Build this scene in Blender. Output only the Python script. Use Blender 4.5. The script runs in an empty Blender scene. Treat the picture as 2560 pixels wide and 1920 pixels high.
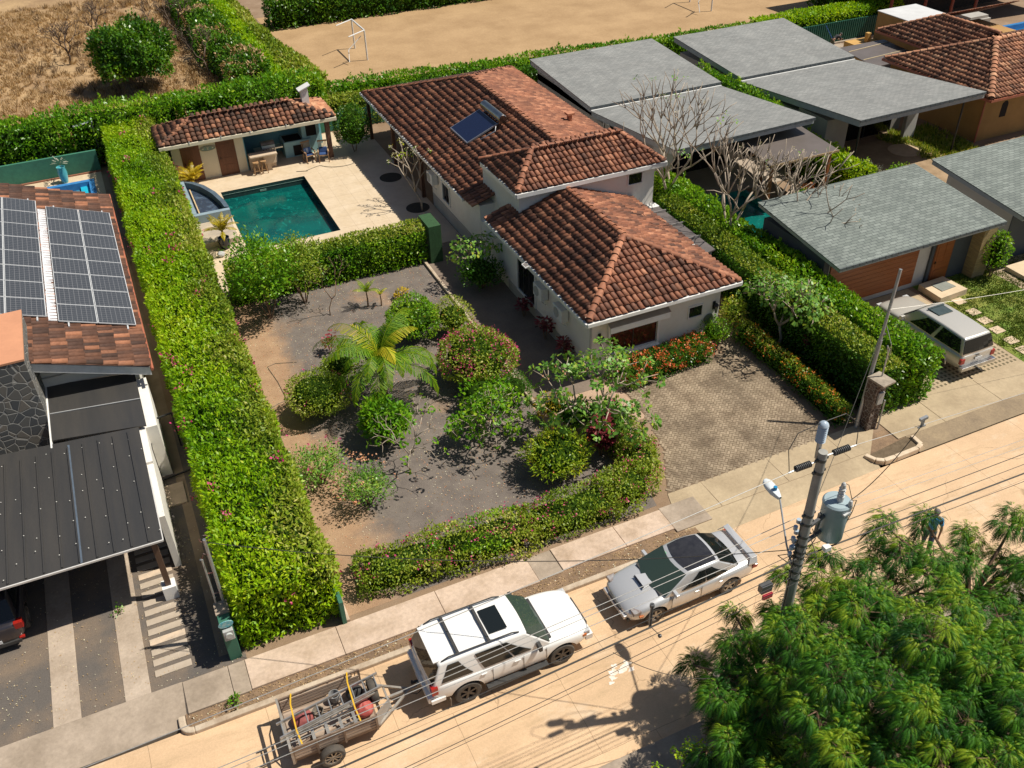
import bpy, bmesh, math, random
import numpy as np
from mathutils import Vector, Matrix
R_ = math.radians
SC = bpy.context.scene
COL = SC.collection
random.seed(7); RNG = np.random.default_rng(11)

# ------------------------------------------------------------------ camera, sky, sun, exposure
cam_d = bpy.data.cameras.new('camera'); cam = bpy.data.objects.new('camera', cam_d); COL.objects.link(cam)
cam_d.sensor_width = 36.0; cam_d.lens = 32.51; cam_d.clip_start = .2; cam_d.clip_end = 3000
yaw, pitch, roll = -0.41125515, 0.64136173, -0.0299166
_r = Vector((math.cos(yaw), math.sin(yaw), 0)); _f0 = Vector((-math.sin(yaw), math.cos(yaw), 0))
_f = _f0*math.cos(pitch) + Vector((0, 0, -math.sin(pitch))); _u = _r.cross(_f)
_R = _r*math.cos(roll) + _u*math.sin(roll); _U = -_r*math.sin(roll) + _u*math.cos(roll)
cam.matrix_world = Matrix(((_R.x, _U.x, -_f.x, 0), (_R.y, _U.y, -_f.y, 0), (_R.z, _U.z, -_f.z, 21.5), (0, 0, 0, 1)))
SC.camera = cam
SUN_EL, SUN_AZ = 57.8, -15.5          # azimuth from +X (counter-clockwise)
w = bpy.data.worlds.new('World'); SC.world = w; w.use_nodes = True
wn = w.node_tree; bg = wn.nodes['Background']; sky = wn.nodes.new('ShaderNodeTexSky')
sky.sky_type = 'NISHITA'; sky.sun_disc = False; sky.sun_elevation = R_(SUN_EL); sky.sun_rotation = R_(90-SUN_AZ)
sky.air_density = 1.0; sky.dust_density = 1.2
wn.links.new(sky.outputs[0], bg.inputs[0]); bg.inputs[1].default_value = 0.056
sd = bpy.data.lights.new('sun', 'SUN'); sun = bpy.data.objects.new('sun', sd); COL.objects.link(sun)
sd.energy = 5.0; sd.angle = R_(.55); sd.color = (1.0, .945, .83)
sdir = Vector((math.cos(R_(SUN_EL))*math.cos(R_(SUN_AZ)), math.cos(R_(SUN_EL))*math.sin(R_(SUN_AZ)), math.sin(R_(SUN_EL))))
sun.location = sdir*60; sun.rotation_euler = sdir.to_track_quat('Z', 'Y').to_euler()
SC.view_settings.view_transform = 'Standard'; SC.view_settings.look = 'None'
SC.view_settings.exposure = 0.18; SC.view_settings.gamma = 1.0; SC.view_settings.use_curve_mapping = False

# ------------------------------------------------------------------ materials
MATS = {}
def _new(name):
    m = bpy.data.materials.new(name); m.use_nodes = True
    nt = m.node_tree; b = nt.nodes['Principled BSDF']; return m, nt, b
def N(nt, t, **kw):
    n = nt.nodes.new(t)
    for k, v in kw.items(): setattr(n, k, v)
    return n
def ramp(nt, fac, stops):
    r = N(nt, 'ShaderNodeValToRGB'); e = r.color_ramp.elements
    while len(e) < len(stops): e.new(.5)
    for i, (p, c) in enumerate(stops): e[i].position = p; e[i].color = (*c, 1)
    nt.links.new(fac, r.inputs[0]); return r.outputs[0]
def mixc(nt, fac, a, b, mode='MIX'):
    m = N(nt, 'ShaderNodeMix', data_type='RGBA', blend_type=mode)
    if isinstance(fac, (int, float)): m.inputs[0].default_value = fac
    else: nt.links.new(fac, m.inputs[0])
    for s, i in ((a, 6), (b, 7)):
        if isinstance(s, tuple): m.inputs[i].default_value = (*s, 1)
        else: nt.links.new(s, m.inputs[i])
    return m.outputs[2]
def noise(nt, scale, detail=4, rough=.6, co=None, dist=0):
    n = N(nt, 'ShaderNodeTexNoise'); n.inputs['Scale'].default_value = scale; n.inputs['Detail'].default_value = detail
    n.inputs['Roughness'].default_value = rough; n.inputs['Distortion'].default_value = dist
    if co is None: co = coord(nt)
    nt.links.new(co, n.inputs['Vector']); return n.outputs['Fac']
def coord(nt, scale=(1, 1, 1), rot=(0, 0, 0), kind='Object', loc=(0, 0, 0)):
    t = N(nt, 'ShaderNodeTexCoord'); mp = N(nt, 'ShaderNodeMapping')
    mp.inputs['Scale'].default_value = scale; mp.inputs['Rotation'].default_value = rot; mp.inputs['Location'].default_value = loc
    nt.links.new(t.outputs[kind], mp.inputs[0]); return mp.outputs[0]
def maprange(nt, v, a, b, c=0., d=1.):
    m = N(nt, 'ShaderNodeMapRange'); nt.links.new(v, m.inputs[0])
    for i, x in enumerate((a, b, c, d)): m.inputs[i+1].default_value = x
    return m.outputs[0]
def bump(nt, b, h, strength=.4, dist=.02):
    n = N(nt, 'ShaderNodeBump'); n.inputs['Strength'].default_value = strength; n.inputs['Distance'].default_value = dist
    nt.links.new(h, n.inputs['Height']); nt.links.new(n.outputs[0], b.inputs['Normal'])
def M(name, c1, c2=None, scale=3., rough=.65, metal=0., bmp=0., bscale=None, coat=0., spec=None, fine=None, stretch=(1, 1, 1), emit=None, lo=.35, hi=.65):
    if name in MATS: return MATS[name]
    m, nt, b = _new(name)
    b.inputs['Roughness'].default_value = rough; b.inputs['Metallic'].default_value = metal
    b.inputs['Coat Weight'].default_value = coat
    if coat: b.inputs['Coat Roughness'].default_value = .05
    if spec is not None: b.inputs['Specular IOR Level'].default_value = spec
    if c2 is None: c2 = tuple(x*.82 for x in c1)
    co = coord(nt, stretch)
    f = noise(nt, scale, 6, .65, co); f = maprange(nt, f, lo, hi)
    c = mixc(nt, f, c1, c2)
    if fine:
        f2 = noise(nt, fine[0], 3, .7, co); f2 = maprange(nt, f2, .3, .7)
        c = mixc(nt, f2, c, mixc(nt, 1.0, c, (fine[1],)*3, 'MULTIPLY'))
    nt.links.new(c, b.inputs['Base Color'])
    if bmp: bump(nt, b, noise(nt, bscale or scale*8, 5, .7, co), bmp)
    MATS[name] = m; return m
def leafmat(name, cols, trans=.35, rough=.45):
    if name in MATS: return MATS[name]
    m, nt, b = _new(name)
    a = N(nt, 'ShaderNodeAttribute', attribute_name='rnd')
    n = len(cols); c = ramp(nt, a.outputs['Fac'], [(i/max(1, n-1), cols[i]) for i in range(n)])
    nt.links.new(c, b.inputs['Base Color']); b.inputs['Roughness'].default_value = rough
    b.inputs['Specular IOR Level'].default_value = .35
    tr = N(nt, 'ShaderNodeBsdfTranslucent'); g = mixc(nt, 1.0, c, (1.25, 1.15, .6), 'MULTIPLY'); nt.links.new(g, tr.inputs[0])
    mx = N(nt, 'ShaderNodeMixShader'); mx.inputs[0].default_value = trans
    nt.links.new(b.outputs[0], mx.inputs[1]); nt.links.new(tr.outputs[0], mx.inputs[2])
    nt.links.new(mx.outputs[0], nt.nodes['Material Output'].inputs[0])
    MATS[name] = m; return m
def rampmat(name, cols, rough=.7, nscale=9., dark=.55, bmp=.3):
    """colour by per-piece attribute, weathered with noise"""
    if name in MATS: return MATS[name]
    m, nt, b = _new(name)
    a = N(nt, 'ShaderNodeAttribute', attribute_name='rnd')
    n = len(cols); c = ramp(nt, a.outputs['Fac'], [(i/max(1, n-1), cols[i]) for i in range(n)])
    f = maprange(nt, noise(nt, nscale, 5, .7), .42, .68)
    big = maprange(nt, noise(nt, .6, 3, .6), .38, .62, 1.0, dark)
    c = mixc(nt, f, c, mixc(nt, 1.0, c, (.62, .58, .55), 'MULTIPLY'))
    g = N(nt, 'ShaderNodeCombineColor'); [nt.links.new(big, g.inputs[i]) for i in range(3)]
    c = mixc(nt, 1.0, c, g.outputs[0], 'MULTIPLY')
    nt.links.new(c, b.inputs['Base Color']); b.inputs['Roughness'].default_value = rough
    bump(nt, b, noise(nt, 30, 3, .7), bmp, .01)
    MATS[name] = m; return m
def glassmat(name, col=(.02, .025, .03), rough=.05):
    if name in MATS: return MATS[name]
    m, nt, b = _new(name); b.inputs['Base Color'].default_value = (*col, 1); b.inputs['Roughness'].default_value = rough
    b.inputs['Specular IOR Level'].default_value = .6
    MATS[name] = m; return m

# ------------------------------------------------------------------ objects
def tag(o, label=None, cat=None, group=None, kind=None):
    if label: o['label'] = label
    if cat: o['category'] = cat
    if group: o['group'] = group
    if kind: o['kind'] = kind
    return o
def thing(name, label, cat, loc=(0, 0, 0), rz=0, group=None):
    o = bpy.data.objects.new(name, None); COL.objects.link(o); o.location = loc; o.rotation_euler = (0, 0, rz)
    o.empty_display_size = .2
    return tag(o, label, cat, group)
def children(o): return [c for c in bpy.data.objects if c.parent == o]
def copy_tree(o, parent=None, kids=None):
    if kids is None:
        kids = {}
        for c in bpy.data.objects:
            if c.parent: kids.setdefault(c.parent.name, []).append(c)
    c = o.copy(); COL.objects.link(c); c.parent = parent
    for ch in kids.get(o.name, []): copy_tree(ch, c, kids)
    return c
def fastmesh(name, V, F, mats, matidx=None, rnd=None, smooth=False):
    """V (n,3), F (m,4) quads"""
    me = bpy.data.meshes.new(name); V = np.asarray(V, np.float32); F = np.asarray(F, np.int32); k = F.shape[1]
    me.vertices.add(len(V)); me.vertices.foreach_set('co', V.ravel())
    me.loops.add(F.size); me.loops.foreach_set('vertex_index', F.ravel())
    me.polygons.add(len(F)); me.polygons.foreach_set('loop_start', np.arange(0, F.size, k, dtype=np.int32))
    me.polygons.foreach_set('loop_total', np.full(len(F), k, np.int32))
    if matidx is not None: me.polygons.foreach_set('material_index', np.asarray(matidx, np.int32))
    if rnd is not None:
        a = me.attributes.new('rnd', 'FLOAT', 'FACE'); a.data.foreach_set('value', np.asarray(rnd, np.float32))
    for m in mats: me.materials.append(m)
    me.update(calc_edges=True); me.validate()
    if smooth: me.shade_smooth()
    return me
def wloc(o):
    m = Matrix.Identity(4)
    while o is not None:
        m = Matrix.Translation(o.location) @ o.rotation_euler.to_matrix().to_4x4() @ m; o = o.parent
    return m
class MB:
    """collects shapes; build() links them as ONE mesh object"""
    def __init__(s): s.v = []; s.f = []; s.m = []; s.r = []; s.xf = None
    def add(s, vs, fs, m=0, r=.5):
        b = len(s.v)
        if s.xf is not None: vs = [s.xf @ Vector(p) for p in vs]
        s.v += [tuple(p) for p in vs]; s.f += [tuple(i+b for i in f) for f in fs]; s.m += [m]*len(fs); s.r += [r]*len(fs)
        return s
    def box(s, x0, y0, z0, x1, y1, z1, m=0, r=.5):
        return s.add([(x0, y0, z0), (x1, y0, z0), (x1, y1, z0), (x0, y1, z0), (x0, y0, z1), (x1, y0, z1), (x1, y1, z1), (x0, y1, z1)],
            [(0, 3, 2, 1), (4, 5, 6, 7), (0, 1, 5, 4), (1, 2, 6, 5), (2, 3, 7, 6), (3, 0, 4, 7)], m, r)
    def obox(s, c, sz, rz=0, rx=0, ry=0, m=0, r=.5):
        T = Matrix.Translation(c) @ Matrix.Rotation(rz, 4, 'Z') @ Matrix.Rotation(ry, 4, 'Y') @ Matrix.Rotation(rx, 4, 'X')
        x, y, z = sz[0]/2, sz[1]/2, sz[2]/2
        vs = [T @ Vector(p) for p in [(-x, -y, -z), (x, -y, -z), (x, y, -z), (-x, y, -z), (-x, -y, z), (x, -y, z), (x, y, z), (-x, y, z)]]
        return s.add(vs, [(0, 3, 2, 1), (4, 5, 6, 7), (0, 1, 5, 4), (1, 2, 6, 5), (2, 3, 7, 6), (3, 0, 4, 7)], m, r)
    def bar(s, a, b, w=.05, h=None, m=0, r=.5, up=(0, 0, 1)):
        a = Vector(a); b = Vector(b); h = h or w; d = (b-a); L = d.length
        if L < 1e-6: return s
        d /= L; up = Vector(up)
        if abs(d.dot(up)) > .98: up = Vector((1, 0, 0))
        x = d.cross(up).normalized(); y = x.cross(d)
        vs = []
        for p in (a, b):
            for i, j in ((-1, -1), (1, -1), (1, 1), (-1, 1)): vs.append(p + x*i*w/2 + y*j*h/2)
        return s.add(vs, [(0, 1, 2, 3), (7, 6, 5, 4), (0, 4, 5, 1), (1, 5, 6, 2), (2, 6, 7, 3), (3, 7, 4, 0)], m, r)
    def tube(s, pts, rad, n=6, m=0, r=.5, cap=True):
        pts = [Vector(p) for p in pts]; k = len(pts)
        if not isinstance(rad, (list, tuple)): rad = [rad]*k
        vs = []; ref = None
        for i, p in enumerate(pts):
            d = (pts[min(i+1, k-1)]-pts[max(i-1, 0)])
            d = d.normalized() if d.length > 1e-9 else Vector((0, 0, 1))
            if ref is None: ref = Vector((0, 0, 1)) if abs(d.z) < .9 else Vector((1, 0, 0))
            x = (ref - d*ref.dot(d)).normalized(); ref = x; y = d.cross(x)
            for j in range(n):
                a = 2*math.pi*j/n; vs.append(p + (x*math.cos(a)+y*math.sin(a))*rad[i])
        fs = [(i*n+j, i*n+(j+1) % n, (i+1)*n+(j+1) % n, (i+1)*n+j) for i in range(k-1) for j in range(n)]
        if cap: fs += [tuple(range(n))[::-1], tuple((k-1)*n+j for j in range(n))]
        return s.add(vs, fs, m, r)
    def cyl(s, c, r0, h, n=16, r1=None, m=0, ax='Z', r=.5):
        r1 = r0 if r1 is None else r1; c = Vector(c); d = {'X': Vector((h, 0, 0)), 'Y': Vector((0, h, 0)), 'Z': Vector((0, 0, h))}[ax]
        return s.tube([c, c+d], [r0, r1], n, m, r)
    def lathe(s, prof, c=(0, 0, 0), n=20, m=0, ax='Z', r=.5):
        """prof: [(radius, height)...]"""
        vs = []
        for (q, h) in prof:
            for j in range(n):
                a = 2*math.pi*j/n; x, y = q*math.cos(a), q*math.sin(a)
                vs.append({'Z': (c[0]+x, c[1]+y, c[2]+h), 'Y': (c[0]+x, c[1]+h, c[2]+y), 'X': (c[0]+h, c[1]+x, c[2]+y)}[ax])
        k = len(prof)
        fs = [(i*n+j, i*n+(j+1) % n, (i+1)*n+(j+1) % n, (i+1)*n+j) for i in range(k-1) for j in range(n)]
        return s.add(vs, fs, m, r)
    def prism(s, poly, z0, z1, m=0, r=.5):
        n = len(poly); vs = [(x, y, z0) for x, y in poly] + [(x, y, z1) for x, y in poly]
        return s.add(vs, [tuple(range(n))[::-1], tuple(range(n, 2*n))] + [(i, (i+1) % n, n+(i+1) % n, n+i) for i in range(n)], m, r)
    def slab(s, poly, t, m=0, r=.5, d=(0, 0, -1)):
        """3D polygon thickened along d"""
        n = len(poly); poly = [Vector(p) for p in poly]; o = Vector(d)*t; vs = poly + [p+o for p in poly]
        return s.add(vs, [tuple(range(n)), tuple(range(n, 2*n))[::-1]] + [(i, n+i, n+(i+1) % n, (i+1) % n) for i in range(n)], m, r)
    def loft(s, rings, m=0, cap=True, r=.5):
        n = len(rings[0]); vs = [p for q in rings for p in q]; k = len(rings)
        fs = [(i*n+j, i*n+(j+1) % n, (i+1)*n+(j+1) % n, (i+1)*n+j) for i in range(k-1) for j in range(n)]
        if cap: fs += [tuple(range(n))[::-1], tuple((k-1)*n+j for j in range(n))]
        return s.add(vs, fs, m, r)
    def ball(s, c, rad, n=8, m=0, r=.5):
        if not isinstance(rad, (tuple, list)): rad = (rad,)*3
        k = max(4, n//2+1); vs = []
        for i in range(k):
            t = math.pi*(i+.02)/(k-1+.04)
            for j in range(n):
                a = 2*math.pi*j/n; vs.append((c[0]+rad[0]*math.sin(t)*math.cos(a), c[1]+rad[1]*math.sin(t)*math.sin(a), c[2]+rad[2]*math.cos(t)))
        fs = [(i*n+j, (i+1)*n+j, (i+1)*n+(j+1) % n, i*n+(j+1) % n) for i in range(k-1) for j in range(n)] + [tuple(range(n)), tuple((k-1)*n+j for j in range(n))[::-1]]
        return s.add(vs, fs, m, r)
    def build(s, name, mats, parent=None, org=None, smooth=False, bevel=0, local=False, rnd=False, seg=2):
        """mesh coordinates are world unless local; origin goes to org / the parent's"""
        if not isinstance(mats, (list, tuple)): mats = [mats]
        me = bpy.data.meshes.new(name); vs = s.v
        if parent is not None and not local:
            mi = wloc(parent).inverted(); vs = [tuple(mi @ Vector(p)) for p in vs]
        if org is not None: vs = [(x-org[0], y-org[1], z-org[2]) for x, y, z in vs]
        me.from_pydata(vs, [], s.f); me.polygons.foreach_set('material_index', s.m)
        if rnd:
            a = me.attributes.new('rnd', 'FLOAT', 'FACE'); a.data.foreach_set('value', s.r)
        for m in mats: me.materials.append(m)
        me.update()
        if smooth: me.shade_smooth()
        o = bpy.data.objects.new(name, me); COL.objects.link(o); o.parent = parent
        if org is not None: o.location = org
        if bevel:
            b = o.modifiers.new('bevel', 'BEVEL'); b.width = bevel; b.segments = seg; b.limit_method = 'ANGLE'; b.angle_limit = R_(35)
            b.harden_normals = False
        return o
def flip_fix(o):
    bm = bmesh.new(); bm.from_mesh(o.data); bmesh.ops.recalc_face_normals(bm, faces=bm.faces); bm.to_mesh(o.data); bm.free(); return o
def smooth_angle(o, deg=40):
    me = o.data; me.shade_smooth()
    try: me.set_sharp_from_angle(angle=R_(deg))
    except Exception: pass
    return o
def bake(o):
    """replace modifiers by their result"""
    dg = bpy.context.evaluated_depsgraph_get(); dg.update()
    me = bpy.data.meshes.new_from_object(o.evaluated_get(dg)); old = o.data; o.modifiers.clear(); o.data = me; me.name = old.name
    return o
def struct(name, mb, mats, org=None, **kw):
    return tag(mb.build(name, mats, org=org, **kw), kind='structure')
# ------------------------------------------------------------------ surface materials
SOIL = M('soil', (.34, .235, .155), (.25, .16, .095), scale=.5, rough=.95, bmp=.5, bscale=14, fine=(22, .72))
GRAVEL = M('dark_gravel', (.15, .13, .115), (.29, .21, .145), scale=.42, rough=.95, bmp=.7, bscale=40, fine=(45, .55), lo=.42, hi=.68)
def gardenmat():
    m, nt, b = _new('garden_gravel'); co = coord(nt); sx = N(nt, 'ShaderNodeSeparateXYZ'); nt.links.new(co, sx.inputs[0])
    n1 = maprange(nt, noise(nt, .45, 5, .65, co), 0, 1, -2.6, 2.6); ad = N(nt, 'ShaderNodeMath', operation='ADD'); nt.links.new(sx.outputs[0], ad.inputs[0]); nt.links.new(n1, ad.inputs[1])
    tan = maprange(nt, ad.outputs[0], 3.4, 4.6, 1, 0); pat = maprange(nt, noise(nt, .33, 5, .65, coord(nt, loc=(7, 3, 0))), .56, .70, 0, .75); mx = N(nt, 'ShaderNodeMath', operation='MAXIMUM'); nt.links.new(tan, mx.inputs[0]); nt.links.new(pat, mx.inputs[1])
    g = mixc(nt, maprange(nt, noise(nt, 1.3, 5, .7, co), .35, .65), (.205, .17, .145), (.14, .115, .10)); t = mixc(nt, maprange(nt, noise(nt, 1.0, 5, .7, co), .35, .65), (.43, .275, .165), (.34, .205, .12)); c = mixc(nt, mx.outputs[0], g, t)
    f2 = maprange(nt, noise(nt, 38, 3, .7, co), .3, .7, .62, 1.15); q = N(nt, 'ShaderNodeCombineColor'); [nt.links.new(f2, q.inputs[i]) for i in range(3)]; c = mixc(nt, 1., c, q.outputs[0], 'MULTIPLY')
    nt.links.new(c, b.inputs['Base Color']); b.inputs['Roughness'].default_value = .95; bump(nt, b, noise(nt, 35, 5, .7, co), .6); return m
GARDEN = gardenmat()
DRY = M('dry_lot', (.50, .335, .17), (.30, .185, .095), scale=.22, rough=.95, bmp=.6, bscale=9, fine=(5, .72))
FIELD = M('dry_field', (.46, .30, .155), (.36, .225, .11), scale=.35, rough=.95, bmp=.4, bscale=9, fine=(6, .82))
CONC = M('pale_concrete', (.62, .47, .36), (.43, .31, .215), scale=1.1, rough=.85, bmp=.3, bscale=22, fine=(9, .78), lo=.42, hi=.70)
CONCG = M('grey_concrete', (.45, .36, .28), (.30, .235, .175), scale=.7, rough=.85, bmp=.25, bscale=22, fine=(9, .8))
CONCO = M('ochre_concrete', (.50, .39, .25), (.37, .28, .175), scale=.6, rough=.85, bmp=.25, bscale=22, fine=(9, .84))
KERB = M('kerb_concrete', (.60, .49, .37), (.40, .30, .21), scale=1.5, rough=.85, bmp=.3, bscale=20, fine=(15, .8))
DECK = M('travertine', (.66, .53, .38), (.58, .45, .30), scale=1.2, rough=.6, bmp=.12, bscale=14, fine=(5, .9))
GRASS = M('lawn_grass', (.13, .24, .02), (.27, .26, .045), scale=.8, rough=.9, bmp=.8, bscale=50, fine=(14, .65))
# road: cast concrete slabs with joints
def roadmat():
    m, nt, b = _new('road_concrete'); co = coord(nt, (1, 1, 1), loc=(0.35, -.4, 0))
    f = maprange(nt, noise(nt, .35, 5, .6, co), .35, .65); c = mixc(nt, f, (.69, .47, .285), (.57, .385, .23))
    st = maprange(nt, noise(nt, 1.6, 6, .75, coord(nt, (.35, 1.6, 1))), .52, .72); c = mixc(nt, st, c, (.46, .315, .18))
    pale = maprange(nt, noise(nt, .8, 5, .7, coord(nt, (.5, 1, 1), loc=(3, 3, 0))), .56, .74); c = mixc(nt, pale, c, (.70, .54, .38))
    tr = maprange(nt, noise(nt, 1.1, 3, .5, coord(nt, (.035, 1, 1))), .50, .66, 0, .45); c = mixc(nt, tr, c, (.50, .345, .205))
    vo = N(nt, 'ShaderNodeTexVoronoi', feature='DISTANCE_TO_EDGE'); vo.inputs['Scale'].default_value = .33; dn = N(nt, 'ShaderNodeTexNoise'); dn.inputs['Scale'].default_value = 1.4; dn.inputs['Detail'].default_value = 6; nt.links.new(co, dn.inputs['Vector']); va = N(nt, 'ShaderNodeVectorMath', operation='MULTIPLY_ADD'); nt.links.new(dn.outputs['Color'], va.inputs[0]); va.inputs[1].default_value = (.9, .9, 0); nt.links.new(co, va.inputs[2]); nt.links.new(va.outputs[0], vo.inputs['Vector'])
    ck = maprange(nt, vo.outputs['Distance'], .001, .006, .65, 0); mk = maprange(nt, noise(nt, .3, 2, .5, coord(nt, loc=(9, 4, 0))), .50, .56); mm = N(nt, 'ShaderNodeMath', operation='MULTIPLY'); nt.links.new(ck, mm.inputs[0]); nt.links.new(mk, mm.inputs[1]); c = mixc(nt, mm.outputs[0], c, (.28, .18, .10))
    sp = maprange(nt, noise(nt, 26, 3, .7, co), .3, .7, .86, 1.05)
    g = N(nt, 'ShaderNodeCombineColor'); [nt.links.new(sp, g.inputs[i]) for i in range(3)]
    c = mixc(nt, 1.0, c, g.outputs[0], 'MULTIPLY')
    wob = N(nt, 'ShaderNodeVectorMath', operation='ADD'); wn_ = N(nt, 'ShaderNodeTexNoise'); wn_.inputs['Scale'].default_value = 2.; nt.links.new(co, wn_.inputs['Vector'])
    sc = N(nt, 'ShaderNodeVectorMath', operation='SCALE'); sc.inputs['Scale'].default_value = .05; nt.links.new(wn_.outputs['Color'], sc.inputs[0])
    nt.links.new(co, wob.inputs[0]); nt.links.new(sc.outputs[0], wob.inputs[1])
    br = N(nt, 'ShaderNodeTexBrick'); br.offset = .52; br.squash = 1
    for k, v in (('Scale', 1.), ('Mortar Size', .007), ('Mortar Smooth', .3), ('Brick Width', 3.02), ('Row Height', 2.72)): br.inputs[k].default_value = v
    nt.links.new(wob.outputs[0], br.inputs['Vector'])
    c = mixc(nt, br.outputs['Fac'], c, (.27, .175, .10)); nt.links.new(c, b.inputs['Base Color'])
    b.inputs['Roughness'].default_value = .8; bump(nt, b, noise(nt, 18, 5, .7, co), .2); return m
ROAD = roadmat()

# ------------------------------------------------------------------ ground, with the pools and the road left open
POOLS = [(4.5, 42.0, 9.15, 49.35), (-6.5, 51.6, -1.95, 54.3), (27.2, 31.2, 29.6, 36.4), (63.0, 47.0, 75, 51.2)]
def sheet(name, mat_, x0, y0, x1, y1, z, holes=()):
    xs = sorted({x0, x1} | {v for h in holes for v in (h[0], h[2]) if x0 < v < x1}); ys = sorted({y0, y1} | {v for h in holes for v in (h[1], h[3]) if y0 < v < y1})
    b = MB(); idx = {}
    def vid(x, y):
        if (x, y) not in idx: idx[(x, y)] = len(b.v); b.v.append((x, y, z))
        return idx[(x, y)]
    for i in range(len(xs)-1):
        for j in range(len(ys)-1):
            cx, cy = (xs[i]+xs[i+1])/2, (ys[j]+ys[j+1])/2
            if any(h[0] < cx < h[2] and h[1] < cy < h[3] for h in holes): continue
            b.f.append((vid(xs[i], ys[j]), vid(xs[i+1], ys[j]), vid(xs[i+1], ys[j+1]), vid(xs[i], ys[j+1]))); b.m.append(0); b.r.append(.5)
    return struct(name, b, mat_)
sheet('ground', SOIL, -400, -300, 500, 900, 0, POOLS+[(-400, 10.9, 500, 17.95)])
b = MB(); b.box(-400, 10.8, -.3, 500, 16.5, -.10); struct('road', b, ROAD)
b = MB(); b.box(-400, -300, -.02, 500, 9.8, .008); b.m = [0]*len(b.m); struct('ground', b, M('verge_soil', (.30, .21, .14), (.19, .13, .085), .8, .95, bmp=.5, fine=(10, .7)))
b = MB(); b.box(-30, 9.8, -.2, 60, 10.9, .03); struct('pavement', b, CONCG, bevel=.02)
# white paint splashes on the road
b = MB()
for x, y, s_ in [(8.55, 13.25, .20), (8.8, 13.2, .24), (9.0, 13.32, .2), (8.68, 13.42, .15), (8.45, 13.08, .16), (8.34, 12.98, .13), (9.05, 13.12, .15)]:
    n = 11; b.add([(x+s_*RNG.uniform(.35, 1)*math.cos(2*math.pi*i/n), y+s_*RNG.uniform(.25, .8)*math.sin(2*math.pi*i/n), -.096) for i in range(n)], [tuple(range(n))])
tag(b.build('paint_splash', M('spilt_paint', (.80, .74, .68), (.66, .54, .42), 9, .7)), 'splashes of spilt white paint on the tan concrete road', 'paint stain')

# pavements on the house side
sidemat = CONC
b = MB()
def slabs(b, xs, y0, y1, z=.035):
    for a, c in zip(xs[:-1], xs[1:]): b.box(a+.006, y0, -.15, c-.006, y1, z+RNG.uniform(-.004, .004))
slabs(b, [-.58, 2.05, 5.1, 8.12], 16.93, 17.98); slabs(b, [8.95, 11.2, 12.95], 17.05, 17.98)
struct('pavement', b, CONC, bevel=.015)
b = MB(); slabs(b, [-2.28, -1.05, -.58], 16.9, 17.98, .03); slabs(b, [8.12, 8.95], 17.0, 17.98, .0); slabs(b, [12.95, 14.3], 16.9, 18.05, .02); struct('pavement', b, CONCG, bevel=.015)
# left driveway apron, falling to the road
b = MB(); b.add([(-40, 16.3, -.09), (-2.35, 16.6, -.085), (-2.28, 16.9, .0), (-2.28, 18.0, .02), (-40, 18.0, .02), (-40, 16.3, -.3), (-2.35, 16.6, -.3), (-2.28, 18, -.3), (-40, 18, -.3)],
    [(0, 1, 2, 3, 4), (0, 5, 6, 1), (6, 7, 3, 2, 1), (7, 8, 4, 3)]); struct('pavement', b, CONCG)
# kerb of the planted gutter
b = MB(); b.box(-2.2, 16.28, -.25, 13.3, 16.46, .03)
n = 7; arc = [(-2.2+.0-.36*math.sin(math.pi/2*i/n), 16.28+.36*(1-math.cos(math.pi/2*i/n))+.0) for i in range(n+1)]
inn = [(-2.2-.18*math.sin(math.pi/2*i/n), 16.46+.18*(1-math.cos(math.pi/2*i/n))) for i in range(n+1)]
b.prism(arc+[(-2.56, 16.9), (-2.38, 16.9)]+inn[::-1], -.25, .03)
struct('kerb', b, KERB, bevel=.03)
b = MB(); b.box(-2.36, 16.44, -.2, 8.1, 16.95, -.035); b.box(8.1, 16.44, -.2, 13.6, 17.06, -.03); b.box(-60, 17.9, -.2, 13.9, 18.3, -.002); b.box(20.8, 17.05, -.2, 22.8, 18.7, -.006); struct('ground', b, M('gutter_soil', (.34, .22, .13), (.20, .13, .08), 2.2, .95, bmp=.6, fine=(30, .6)))
# driveway apron of the white house
b = MB(); b.add([(13.3, 16.3, -.095), (20.9, 16.5, -.095), (20.95, 17.1, .015), (22.5, 18.6, .02), (13.6, 18.5, .02), (13.2, 17.2, .01), (13.3, 16.3, -.3), (20.9, 16.5, -.3)], [(0, 1, 2, 5), (5, 2, 3, 4), (6, 7, 1, 0)])
struct('pavement', b, CONCO)
b = MB()
for xx in (14.9, 17.6, 20.2): b.box(xx, 17.25, -.02, xx+.014, 18.5, .022)
b.box(13.4, 17.22, -.02, 20.95, 17.235, .0195); struct('pavement', b, M('apron_joint', (.22, .16, .10), (.28, .2, .13), 3, .9))  # dark joint lines between the apron slabs
b = MB(); b.add([(22.7, 16.55, -.095), (200, 16.55, -.095), (200, 17.32, .02), (22.75, 17.32, .02), (22.7, 16.55, -.3), (200, 16.55, -.3)], [(0, 1, 2, 3), (4, 5, 1, 0)])
struct('kerb', b, M('stained_kerb', (.34, .25, .15), (.24, .175, .11), 1.2, .85, bmp=.4, fine=(14, .75)))
b = MB(); slabs(b, [22.4, 24.6, 27.4, 30.2, 33, 35.8, 38.6, 60, 200], 17.32, 18.75, .03); struct('pavement', b, CONCO, bevel=.012)
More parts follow.
